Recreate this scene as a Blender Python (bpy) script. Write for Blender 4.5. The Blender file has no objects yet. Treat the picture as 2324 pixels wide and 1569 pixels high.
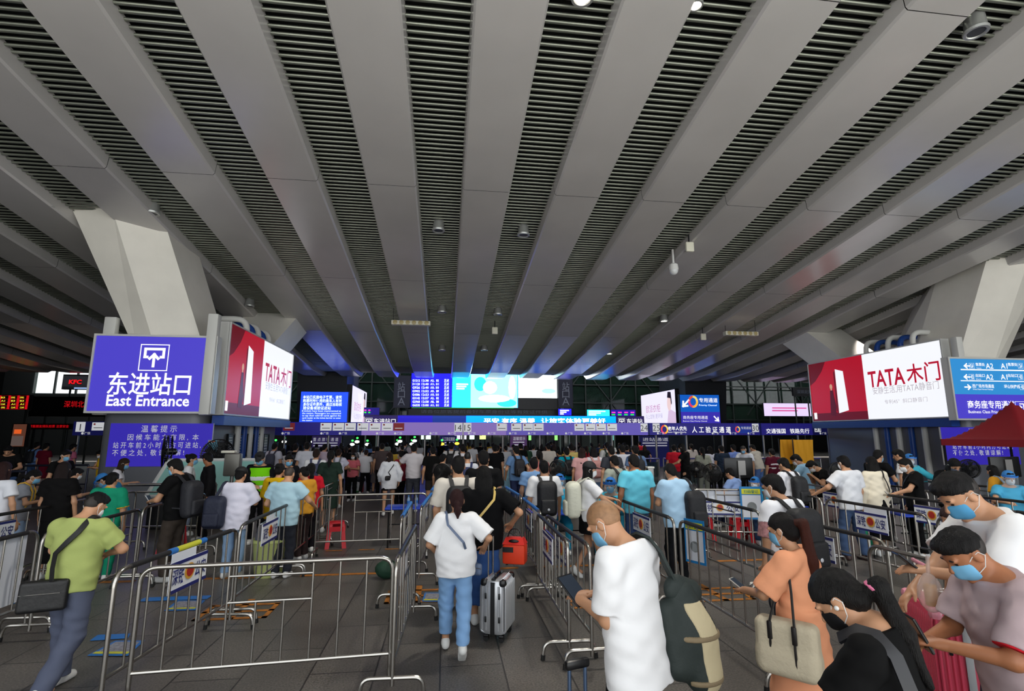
import bpy, math, random
import numpy as np
from math import sin, cos, pi, radians, atan2, sqrt
from mathutils import Vector, Matrix
random.seed(7)
scn = bpy.context.scene
COL = scn.collection
# ---------------------------------------------------------------- camera
IW, IH = 2324, 1569
FPX, PITCH, YAW, CAMZ = 1166.0, radians(9.73), radians(7.3), 2.2
cd = bpy.data.cameras.new('camera'); cd.sensor_width = 36; cd.lens = FPX / IW * 36
cd.clip_start = .05; cd.clip_end = 500
cam = bpy.data.objects.new('camera', cd); COL.objects.link(cam)
cam.location = (0, 0, CAMZ); cam.rotation_euler = (pi / 2 + PITCH, 0, -YAW)
scn.camera = cam
# ---------------------------------------------------------------- sky, exposure
w = bpy.data.worlds.new('sky'); scn.world = w; w.use_nodes = True
bg = w.node_tree.nodes['Background']; bg.inputs[0].default_value = (.93, .97, 1, 1); bg.inputs[1].default_value = 2.25
vs = scn.view_settings; vs.view_transform = 'Standard'; vs.look = 'None'; vs.gamma = 1; vs.use_curve_mapping = False
vs.exposure = 0.0
scn.cycles.max_bounces = 6; scn.cycles.diffuse_bounces = 3; scn.cycles.glossy_bounces = 3
scn.cycles.transparent_max_bounces = 8; scn.cycles.caustics_reflective = False; scn.cycles.caustics_refractive = False
scn.cycles.sample_clamp_indirect = 4
sd = bpy.data.lights.new('sun', 'SUN'); sd.energy = 15; sd.angle = radians(2); sd.color = (1, .98, .95)
sun = bpy.data.objects.new('sun', sd); COL.objects.link(sun); sun.location = (0, -30, 40); sun.rotation_euler = (radians(27), 0, radians(12))   # high behind the viewer, on the open forecourt
# the hall's own downlights and lamps are built with their fittings below
# ---------------------------------------------------------------- pixel -> place helpers (used to survey positions)
_f = np.array([sin(YAW) * cos(PITCH), cos(YAW) * cos(PITCH), sin(PITCH)])
_r = np.array([cos(YAW), -sin(YAW), 0.]); _u = np.cross(_r, _f); _c = np.array([0, 0, CAMZ])
_hf = np.array([sin(YAW), cos(YAW), 0.])
def ray(x, y): return _f * FPX + _r * (x - IW / 2) - _u * (y - IH / 2)
def atz(x, y, z): r = ray(x, y); return Vector(_c + r * ((z - CAMZ) / r[2]))
def atv(x, y, v): r = ray(x, y); return Vector(_c + r * (v / r[1]))
def atu(x, y, u): r = ray(x, y); return Vector(_c + r * (u / r[0]))
def atd(x, y, d): r = ray(x, y); return Vector(_c + r * (d / (r @ _hf)))
# ---------------------------------------------------------------- materials
def lin(c): return tuple((x / 255 / 12.92 if x / 255 <= .04045 else ((x / 255 + .055) / 1.055) ** 2.4) for x in c[:3]) + (1,)
MATS = {}
def M(name, col, rough=.55, metal=0, emit=0, bump=0, bs=60, var=0, vs=4, stretch=None, spec=.5, alpha=1, trans=0, coat=0):
    if name in MATS: return MATS[name]
    m = bpy.data.materials.new(name); m.use_nodes = True; nt = m.node_tree; b = nt.nodes['Principled BSDF']
    c = lin(col); b.inputs['Base Color'].default_value = c; b.inputs['Roughness'].default_value = rough
    b.inputs['Metallic'].default_value = metal; b.inputs['Specular IOR Level'].default_value = spec
    if alpha < 1: b.inputs['Alpha'].default_value = alpha
    if trans: b.inputs['Transmission Weight'].default_value = trans
    if coat: b.inputs['Coat Weight'].default_value = coat; b.inputs['Coat Roughness'].default_value = .12
    if emit:
        b.inputs['Emission Color'].default_value = c; b.inputs['Emission Strength'].default_value = emit
        b.inputs['Base Color'].default_value = tuple(x * .25 for x in c[:3]) + (1,); b.inputs['Specular IOR Level'].default_value = min(spec, .2)
    if bump or var:
        tc = nt.nodes.new('ShaderNodeTexCoord'); src = tc.outputs['Object']
        if stretch:
            mp = nt.nodes.new('ShaderNodeMapping'); mp.inputs['Scale'].default_value = stretch
            nt.links.new(src, mp.inputs['Vector']); src = mp.outputs['Vector']
    if bump:
        n = nt.nodes.new('ShaderNodeTexNoise'); n.inputs['Scale'].default_value = bs; n.inputs['Detail'].default_value = 3
        nt.links.new(src, n.inputs['Vector'])
        bp = nt.nodes.new('ShaderNodeBump'); bp.inputs['Strength'].default_value = min(1, bump); bp.inputs['Distance'].default_value = .02
        nt.links.new(n.outputs['Fac'], bp.inputs['Height']); nt.links.new(bp.outputs['Normal'], b.inputs['Normal'])
    if var:
        n = nt.nodes.new('ShaderNodeTexNoise'); n.inputs['Scale'].default_value = vs; n.inputs['Detail'].default_value = 5
        nt.links.new(src, n.inputs['Vector'])
        r = nt.nodes.new('ShaderNodeMapRange'); r.inputs[1].default_value = .3; r.inputs[2].default_value = .7
        r.inputs[3].default_value = 1 - var; r.inputs[4].default_value = 1 + var
        nt.links.new(n.outputs['Fac'], r.inputs[0])
        mx = nt.nodes.new('ShaderNodeMix'); mx.data_type = 'RGBA'; mx.blend_type = 'MULTIPLY'; mx.inputs[0].default_value = 1
        mx.inputs[6].default_value = c; nt.links.new(r.outputs[0], mx.inputs[7]); nt.links.new(mx.outputs[2], b.inputs['Base Color'])
    MATS[name] = m; return m
steel = M('brushed_steel', (176, 172, 166), .26, 1)
steel_dull = M('satin_steel', (150, 148, 146), .42, 1)
dark_rail = M('dark_rubber_sleeve', (34, 33, 34), .45)
rubber = M('black_rubber', (18, 18, 18), .7)
white_paint = M('white_paint', (228, 228, 226), .4)
ink_white = M('white_sign_lettering', (255, 255, 255), .5, emit=1.0)
flat_white = M('white_print', (235, 235, 238), .5)
navy_ink = M('navy_print', (32, 40, 110), .5)
grey_ink = M('grey_print', (150, 150, 155), .5)
dark_metal = M('dark_metal', (30, 31, 34), .4, .6)
black_plastic = M('black_plastic', (16, 16, 18), .35)
glass = M('tinted_glass', (120, 150, 145), .05, alpha=.28)
# ---------------------------------------------------------------- mesh builder
class MB:
    def __init__(s): s.v, s.f = [], []
    def add(s, v, f):
        n = len(s.v); s.v += [tuple(p) for p in v]; s.f += [tuple(i + n for i in q) for q in f]; return s
    def hexa(s, p): return s.add(p, [(0, 3, 2, 1), (4, 5, 6, 7), (0, 1, 5, 4), (1, 2, 6, 5), (2, 3, 7, 6), (3, 0, 4, 7)])
    def box(s, c, d, R=None):
        x, y, z = d[0] / 2, d[1] / 2, d[2] / 2
        p = [Vector(q) for q in ((-x, -y, -z), (x, -y, -z), (x, y, -z), (-x, y, -z), (-x, -y, z), (x, -y, z), (x, y, z), (-x, y, z))]
        if R is not None: p = [R @ q for q in p]
        return s.hexa([q + Vector(c) for q in p])
    def rbox(s, c, d, b=.02):   # box with chamfered edges
        import bmesh
        bm = bmesh.new(); bmesh.ops.create_cube(bm, size=1)
        for q in bm.verts: q.co = Vector((q.co.x * d[0], q.co.y * d[1], q.co.z * d[2]))
        bmesh.ops.bevel(bm, geom=bm.edges[:], offset=min(b, min(d) * .45), segments=2, profile=.5, affect='EDGES')
        bm.verts.index_update(); s.add([Vector(c) + q.co for q in bm.verts], [[q.index for q in f.verts] for f in bm.faces]); bm.free(); return s
    def prism(s, a, b):   # two matching loops
        n = len(a); return s.add(list(a) + list(b), [tuple(range(n))[::-1], tuple(range(n, 2 * n))] + [(i, (i + 1) % n, n + (i + 1) % n, n + i) for i in range(n)])
    def tube(s, pts, r, n=8, cap=True):
        pts = [Vector(p) for p in pts]; rr = r if hasattr(r, '__len__') else [r] * len(pts); vv = []; pn = None
        for i, p in enumerate(pts):
            t = (pts[min(i + 1, len(pts) - 1)] - pts[max(i - 1, 0)]).normalized()
            if pn is None: a = Vector((0, 0, 1)) if abs(t.z) < .9 else Vector((1, 0, 0)); nn = t.cross(a).normalized()
            else: nn = (pn - t * pn.dot(t)).normalized()
            pn = nn; bn = t.cross(nn)
            vv += [p + (nn * cos(2 * pi * k / n) + bn * sin(2 * pi * k / n)) * rr[i] for k in range(n)]
        ff = [(i * n + k, i * n + (k + 1) % n, (i + 1) * n + (k + 1) % n, (i + 1) * n + k) for i in range(len(pts) - 1) for k in range(n)]
        if cap: ff += [tuple(range(n))[::-1], tuple(range((len(pts) - 1) * n, len(pts) * n))]
        return s.add(vv, ff)
    def lathe(s, prof, n=16, c=(0, 0, 0)):
        vv = [(c[0] + r * cos(2 * pi * k / n), c[1] + r * sin(2 * pi * k / n), c[2] + z) for r, z in prof for k in range(n)]
        m = len(prof); ff = [(i * n + k, i * n + (k + 1) % n, (i + 1) * n + (k + 1) % n, (i + 1) * n + k) for i in range(m - 1) for k in range(n)]
        return s.add(vv, ff + [tuple(range(n))[::-1], tuple(range((m - 1) * n, m * n))])
    def ball(s, c, r, n=12):
        r = r if hasattr(r, '__len__') else (r, r, r); m = n // 2; vv = []
        for i in range(1, m):
            for k in range(n): vv.append((c[0] + r[0] * sin(pi * i / m) * cos(2 * pi * k / n), c[1] + r[1] * sin(pi * i / m) * sin(2 * pi * k / n), c[2] + r[2] * cos(pi * i / m)))
        vv += [(c[0], c[1], c[2] + r[2]), (c[0], c[1], c[2] - r[2])]; t = len(vv) - 2
        ff = [(i * n + k, (i + 1) * n + k, (i + 1) * n + (k + 1) % n, i * n + (k + 1) % n) for i in range(m - 2) for k in range(n)]
        ff += [(t, k, (k + 1) % n) for k in range(n)] + [(t + 1, (m - 2) * n + (k + 1) % n, (m - 2) * n + k) for k in range(n)]
        return s.add(vv, ff)
    def mesh(s, name, mat, smooth=False):
        me = bpy.data.meshes.new(name); me.from_pydata(s.v, [], s.f); me.update()
        if mat: me.materials.append(mat)
        if smooth:
            me.shade_smooth()
            if smooth != 'all': me.set_sharp_from_angle(angle=radians(40))
        return me
    def build(s, name, mat, parent=None, smooth=False, loc=None):
        return link(name, s.mesh(name, mat, smooth), parent, loc)
def link(name, data, parent=None, loc=None):
    o = bpy.data.objects.new(name, data); COL.objects.link(o)
    if parent is not None: o.parent = parent
    if loc is not None: o.location = loc
    return o
def tag(o, label=None, cat=None, group=None, kind=None):
    if label: o['label'] = label
    if cat: o['category'] = cat
    if group: o['group'] = group
    if kind: o['kind'] = kind
    return o
def thing(name, label, cat, loc=(0, 0, 0), rz=0, group=None):
    o = link(name, None, None, loc); o.rotation_euler = (0, 0, rz); o.empty_display_size = .1
    return tag(o, label, cat, group)
def dup(o, parent=None):
    c = o.copy(); COL.objects.link(c)
    if parent is not None: c.parent = parent
    for ch in o.children: dup(ch, c)
    return c
def rounded(pts, r, n=5):   # polyline with filleted corners
    pts = [Vector(p) for p in pts]; out = [pts[0]]
    for a, b, c in zip(pts, pts[1:], pts[2:]):
        d1, d2 = (a - b).normalized(), (c - b).normalized(); k = min(r, (a - b).length * .49, (c - b).length * .49)
        p, q = b + d1 * k, b + d2 * k
        out += [(p * (1 - t) ** 2 + b * 2 * t * (1 - t) + q * t * t) for t in [i / n for i in range(n + 1)]]
    return out + [pts[-1]]
_TX = {}
def text(s, mat, org, ux, uz, size, parent=None, name='lettering', bold=.012, width=None, align='c', lift=.006):
    """flat lettering: its baseline box is centred (or left) at org, reading along ux, up along uz"""
    k = (s, bold)
    if k not in _TX:
        c = bpy.data.curves.new('txt', 'FONT'); c.body = s; c.offset = bold; c.resolution_u = 2
        o = bpy.data.objects.new('txt', c); COL.objects.link(o)
        me = bpy.data.meshes.new_from_object(o.evaluated_get(bpy.context.evaluated_depsgraph_get()))
        co = np.zeros(len(me.vertices) * 3); me.vertices.foreach_get('co', co)
        fa = [tuple(p.vertices) for p in me.polygons]
        bpy.data.objects.remove(o); bpy.data.curves.remove(c); bpy.data.meshes.remove(me)
        _TX[k] = (co.reshape(-1, 3), fa)
    co, fa = _TX[k]
    if not len(co): return None
    lo, hi = co.min(0), co.max(0); sx = size
    if width: sx = width / (hi[0] - lo[0])
    ox = (lo[0] + hi[0]) / 2 if align == 'c' else lo[0]
    ux, uz, org = Vector(ux).normalized(), Vector(uz).normalized(), Vector(org); nn = ux.cross(uz)
    b = MB(); b.add([org + nn * lift + ux * ((p[0] - ox) * sx) + uz * ((p[1] - .36) * size) for p in co], fa)
    return b.build(name, mat, parent)
# ================================================================ SETTING
def floor_mat():
    m = bpy.data.materials.new('granite_paving'); m.use_nodes = True; nt = m.node_tree; b = nt.nodes['Principled BSDF']
    tc = nt.nodes.new('ShaderNodeTexCoord'); mp = nt.nodes.new('ShaderNodeMapping'); mp.inputs['Rotation'].default_value = (0, 0, pi / 2)
    nt.links.new(tc.outputs['Object'], mp.inputs['Vector'])
    br = nt.nodes.new('ShaderNodeTexBrick'); br.offset = 0.5; br.inputs['Scale'].default_value = 1
    br.inputs['Brick Width'].default_value = 1.2; br.inputs['Row Height'].default_value = .6; br.inputs['Mortar Size'].default_value = .008
    br.inputs['Color1'].default_value = lin((98, 93, 88)); br.inputs['Color2'].default_value = lin((86, 82, 78)); br.inputs['Mortar'].default_value = lin((42, 40, 39))
    nt.links.new(mp.outputs['Vector'], br.inputs['Vector'])
    n1 = nt.nodes.new('ShaderNodeTexNoise'); n1.inputs['Scale'].default_value = 55; n1.inputs['Detail'].default_value = 4
    n2 = nt.nodes.new('ShaderNodeTexNoise'); n2.inputs['Scale'].default_value = 1.1; n2.inputs['Detail'].default_value = 6
    for n in (n1, n2): nt.links.new(tc.outputs['Object'], n.inputs['Vector'])
    def mul(a, fac, lo, hi):
        r = nt.nodes.new('ShaderNodeMapRange'); r.inputs[1].default_value = .32; r.inputs[2].default_value = .68; r.inputs[3].default_value = lo; r.inputs[4].default_value = hi
        nt.links.new(fac, r.inputs[0]); x = nt.nodes.new('ShaderNodeMix'); x.data_type = 'RGBA'; x.blend_type = 'MULTIPLY'; x.inputs[0].default_value = 1
        nt.links.new(a, x.inputs[6]); nt.links.new(r.outputs[0], x.inputs[7]); return x.outputs[2]
    o = mul(mul(br.outputs['Color'], n1.outputs['Fac'], .55, 1.4), n2.outputs['Fac'], .72, 1.2)
    nt.links.new(o, b.inputs['Base Color'])
    r = nt.nodes.new('ShaderNodeMapRange'); r.inputs[3].default_value = .3; r.inputs[4].default_value = .55; nt.links.new(n2.outputs['Fac'], r.inputs[0]); nt.links.new(r.outputs[0], b.inputs['Roughness'])
    bp = nt.nodes.new('ShaderNodeBump'); bp.inputs['Strength'].default_value = .15; bp.inputs['Distance'].default_value = .01; nt.links.new(n1.outputs['Fac'], bp.inputs['Height']); nt.links.new(bp.outputs['Normal'], b.inputs['Normal'])
    return m
FL, FR, FB, FF = -46., 52., 62., -60.
fl = MB().box(((FL + FR) / 2, (FB + FF) / 2, -.1), (FR - FL, FB - FF, .2)).build('floor', floor_mat()); tag(fl, 'dark grey granite slab paving of the station hall and forecourt', 'floor', kind='structure')
fc = MB().box((3, -31, .004), (FR - FL + 40, 58, .012)).build('forecourt_pavement', M('pale_forecourt_concrete', (190, 190, 186), .8, var=.08, vs=.5)); tag(fc, 'pale concrete forecourt paving in the open air', 'pavement', kind='structure')
# ---- roof: slab, ribs and louvres
ZV = [-6, 1, 7.2, 13.4, 19.6, 25.8, 32, 35, 37.6, 38.6, 39.3, 39.7]
ZZ = [10.9, 10.5, 9.8, 8.88, 8.06, 7.2, 6.6, 6.33, 6.26, 6.3, 6.62, 7.2]
def zc(v): return float(np.interp(v, ZV, ZZ))
def ceil_at(x, y, dz=0.):   # place on the roof underside seen at a pixel
    lo, hi = 1., 60.
    for _ in range(60):
        m = (lo + hi) / 2; p = atv(x, y, m)
        if p.z > zc(m) + dz: hi = m
        else: lo = m
    return atv(x, y, lo)
rib_m = M('grey_roof_cladding', (194, 191, 189), .23, var=.05, vs=.6, spec=.85)
slat_m = M('louvre_slat', (150, 154, 142), .42, .75)
void_m = M('roof_void', (12, 12, 12), .95)
sl = MB()
for a, b in zip(ZV[:-2], ZV[1:-1]):
    sl.hexa([(FL, a, zc(a) + .9), (FR, a, zc(a) + .9), (FR, b, zc(b) + .9), (FL, b, zc(b) + .9), (FL, a, zc(a) + 1.5), (FR, a, zc(a) + 1.5), (FR, b, zc(b) + 1.5), (FL, b, zc(b) + 1.5)])
sl.box(((FL + FR) / 2, -6.2, 11.6), (FR - FL, .4, 2.2)).box(((FL + FR) / 2, 39.9, 8.2), (FR - FL, .3, 2.6))
sl.box(((FL + FR) / 2, 51, 15.2), (FR - FL, 23, .4))  # unseen roof over the back hall, added to keep the sky's light out
ceiling = tag(sl.build('ceiling', void_m), 'ribbed grey concourse roof sloping down away from the viewer', 'ceiling', kind='structure')
PER, RW, RD = 2.6, .65, .4
segs = [(-6, 1), (1, 7.2), (7.2, 13.4), (13.4, 19.6), (19.6, 25.8), (25.8, 32), (32, 39.7)]
for k in range(-17, 20):
    uc = 1.0 + PER * k
    b = MB()
    for a, e in segs:
        vv = [a + .008] + [x for x in ZV if a < x < e] + [e - .008]
        prof = [(-RW - .05, RD), (-RW - .012, .05), (-RW + .03, 0), (RW - .03, 0), (RW + .012, .05), (RW + .05, RD)]
        pts = [(uc + x, v, zc(v) + z) for v in vv for x, z in prof]; n = len(prof)
        b.add(pts, [(i * n + j, i * n + j + 1, (i + 1) * n + j + 1, (i + 1) * n + j) for i in range(len(vv) - 1) for j in range(n - 1)])
    b.build('rib', rib_m, ceiling)
    b = MB(); v = -5.9; x0, x1 = uc + RW + .045, uc + PER - RW - .045
    step = .165
    while v < 38.5:
        z = zc(v) + RD - .06; r = .042
        b.add([(x, v + r * cos(t), z + r * .8 * sin(t)) for x in (x0, x1) for t in [pi * q / 3 + pi / 6 for q in range(6)]], [(i, (i + 1) % 6, 6 + (i + 1) % 6, 6 + i) for i in range(6)])
        v += step
    if k < 19: b.build('louvre_panel', slat_m, ceiling, smooth='all')
# ---- far and side walls
wall_m = M('dark_facade', (20, 23, 23), .6, var=.1, vs=.3); frame_m = M('green_steel_frame', (34, 44, 42), .45)
blank_wall_m = M('blank_wall_dark', (8, 8, 10), .4)
def wall(n, c, d, m, lab): return tag(MB().box(c, d).build(n, m), lab, 'wall', kind='structure')
wall('wall_left', (FL, 28, 6), (.4, 68, 12.5), blank_wall_m, 'dark side wall of the hall')  # out of view, added to shut out daylight from the left
wall('wall_right', (FR, 28, 6), (.4, 68, 12.5), wall_m, 'grey side wall of the hall')
wall('wall_blocking_front', ((FL - 15) / 2, -5.2, 6), (FL * -1 - 15, .5, 12), blank_wall_m, 'unseen dark wall added to block daylight left of the entrance')  # light blocker behind the camera, added to keep the left hall dark
wall('wall_blocking_side', (-15.2, 4.6, 6), (.4, 19, 12), blank_wall_m, 'unseen dark side wall added to block daylight left of the entrance')  # out-of-frame return wall, added to stop forecourt light reaching the left hall
wall('wall_blocking_front.001', ((30 + FR) / 2, -5.2, 6), (FR - 30, .5, 12), blank_wall_m, 'unseen dark wall added to block daylight right of the entrance')  # light blocker behind the camera, added to dim the right side
# far wall with glazed openings: (u0, u1, z0, z1)
OPEN = [(-3, 20, .6, 3.6), (30.5, 44, 5.8, 11.0), (-43, -30.5, 6.3, 8.8)]
def wall_with_holes(v, th, u0, u1, z0, z1, holes):
    us = sorted({u0, u1} | {h[i] for h in holes for i in (0, 1)}); zs = sorted({z0, z1} | {h[i] for h in holes for i in (2, 3)}); b = MB()
    for a, c in zip(us, us[1:]):
        for e, g in zip(zs, zs[1:]):
            mu, mz = (a + c) / 2, (e + g) / 2
            if any(h[0] < mu < h[1] and h[2] < mz < h[3] for h in holes): continue
            b.box((mu, v, mz), (c - a, th, g - e))
    return b
tag(wall_with_holes(60, .5, FL, FR, 0, 16, OPEN).build('wall_back', wall_m), 'far end wall of the hall with glazed openings', 'wall', kind='structure')
n = 0
for (u0, u1, z0, z1) in OPEN:
    n += 1; g = MB(); f = MB(); nu = max(2, round((u1 - u0) / 2.1)); nz = max(1, round((z1 - z0) / 2))
    g.box(((u0 + u1) / 2, 59.9, (z0 + z1) / 2), (u1 - u0, .02, z1 - z0))
    for i in range(nu + 1): f.box((u0 + (u1 - u0) * i / nu, 59.8, (z0 + z1) / 2), (.16, .18, z1 - z0))
    for i in range(nz + 1): f.box(((u0 + u1) / 2, 59.8, z0 + (z1 - z0) * i / nz), (u1 - u0, .16, .14))
    o = tag(f.build('window_%d' % n, frame_m), 'dark framed glazing in the far end wall', 'window', kind='structure')
    g.build('pane', M('far_pane', (64, 92, 78), .05, alpha=.93) if n == 1 else M('clear_far_pane', (130, 170, 150), .05, alpha=.25), o)
# steel glazing grid between roof edge and signs
gf = MB()
for u in np.arange(-20, 50, 2.6): gf.box((u, 50, 6.5), (.12, .15, 9))
for z in (3.6, 5.2, 7, 9, 11): gf.box((15, 50, z), (72, .12, .1))
for u in np.arange(-18.7, 48, 5.2): gf.box((u, 50.1, 7), (.09, .1, 7.4), Matrix.Rotation(radians(38), 3, 'Y'))
for u in np.arange(-16.1, 48, 5.2): gf.box((u, 50.1, 7), (.09, .1, 7.4), Matrix.Rotation(radians(-38), 3, 'Y'))
o = tag(gf.build('window_4', frame_m), 'dark steel glazing grid with diagonal braces behind the signs', 'window', kind='structure')
MB().box((15, 50.2, 7.4), (72, .02, 7.6)).build('pane', M('dark_green_glass', (38, 56, 48), .08, alpha=.72), o)
# ---- columns
conc = M('cream_column_paint', (244, 240, 230), .5, var=.04, vs=1.2)
clad = M('grey_column_cladding', (112, 114, 120), .4, .2); clad_dark = M('dark_panel_cladding', (58, 60, 66), .45, .2)
AX = 5.85
def column(lab, mirror, vo=0.):
    fx = (lambda p: (2 * AX - p[0], p[1] + vo, p[2])) if mirror else (lambda p: (p[0], p[1] + vo, p[2]))
    col = thing('column', lab, 'column', fx((-8.7, 20.5, 0))); col['kind'] = 'structure'; L = col.location
    loc = lambda ps: [Vector(fx(p)) - L for p in ps]
    def pr(a, c): 
        a, c = loc(a), loc(c)
        return (a[::-1], c[::-1]) if mirror else (a, c)
    b = MB(); r = []
    for (cx, cy, q) in ((-9.95, 17.35, 2), (-7.75, 17.35, 3), (-7.75, 23.9, 0), (-9.95, 23.9, 1)):
        r += [(cx + .35 * cos(pi / 2 * q + t * pi / 8), cy + .35 * sin(pi / 2 * q + t * pi / 8)) for t in range(5)]
    b.prism(*pr([(x, y, 0) for x, y in r], [(x, y, 2.8) for x, y in r])); b.build('base', clad, col, smooth=True)
    b = MB(); b.prism(*pr([(-10.1, 17.2, 2.8), (-7.4, 17.2, 2.8), (-7.4, 24, 2.8), (-10.1, 24, 2.8)], [(-10.0, 17.3, 5), (-7.6, 17.3, 5), (-7.6, 23.8, 5), (-10.0, 23.8, 5)])); b.build('core', clad_dark, col)
    s = zc(19 + vo) - zc(19)
    def up(p, z): return (p[0], p[1], z)
    A, B, C2, D, X = atv(284, 745, 17.05), atv(448, 745, 17.05), atv(491, 712, 18.9), Vector((-8.4, 21.3, 5)), atv(338, 745, 16.75)
    A2, B2, C3, D2, X2 = atv(181, 514, 16.3), atv(381, 528, 16.6), atv(453, 584, 18.6), Vector((-10.2, 20.6, 8.8)), atv(275, 540, 16.1)
    def ext(p, q, f): return q + (q - p) * f
    lo = [A, X, B, C2, D, Vector((-10.3, 19.3, 5))]; hi = [A2, X2, B2, C3, D2, Vector((-11.6, 18.9, 8.8))]
    lo2 = [l + (l - h) * .3 for l, h in zip(lo, hi)]; hi2 = [ext(l, h, .30) for l, h in zip(lo, hi)]
    for q in hi2: q.z += s
    b = MB(); b.prism(*pr(lo2, hi2)); b.build('branch', conc, col)
    b = MB(); lo = [(-10, 21.2, 4.6), (-7.7, 21.2, 4.6), (-7.7, 23.4, 4.6), (-10, 23.4, 4.6)]; hi = [(-8.9, 25.4, 8.6 + s), (-6.6, 25.4, 8.6 + s), (-6.6, 27.6, 8.4 + s), (-8.9, 27.6, 8.4 + s)]
    b.prism(*pr(lo, hi)); b.build('branch', conc, col)
    return col
COLA = column('cream leaning column rising behind the blue East Entrance sign', False)
COLB = column('cream leaning column rising behind the directional sign near the red canopy', True)
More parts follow.
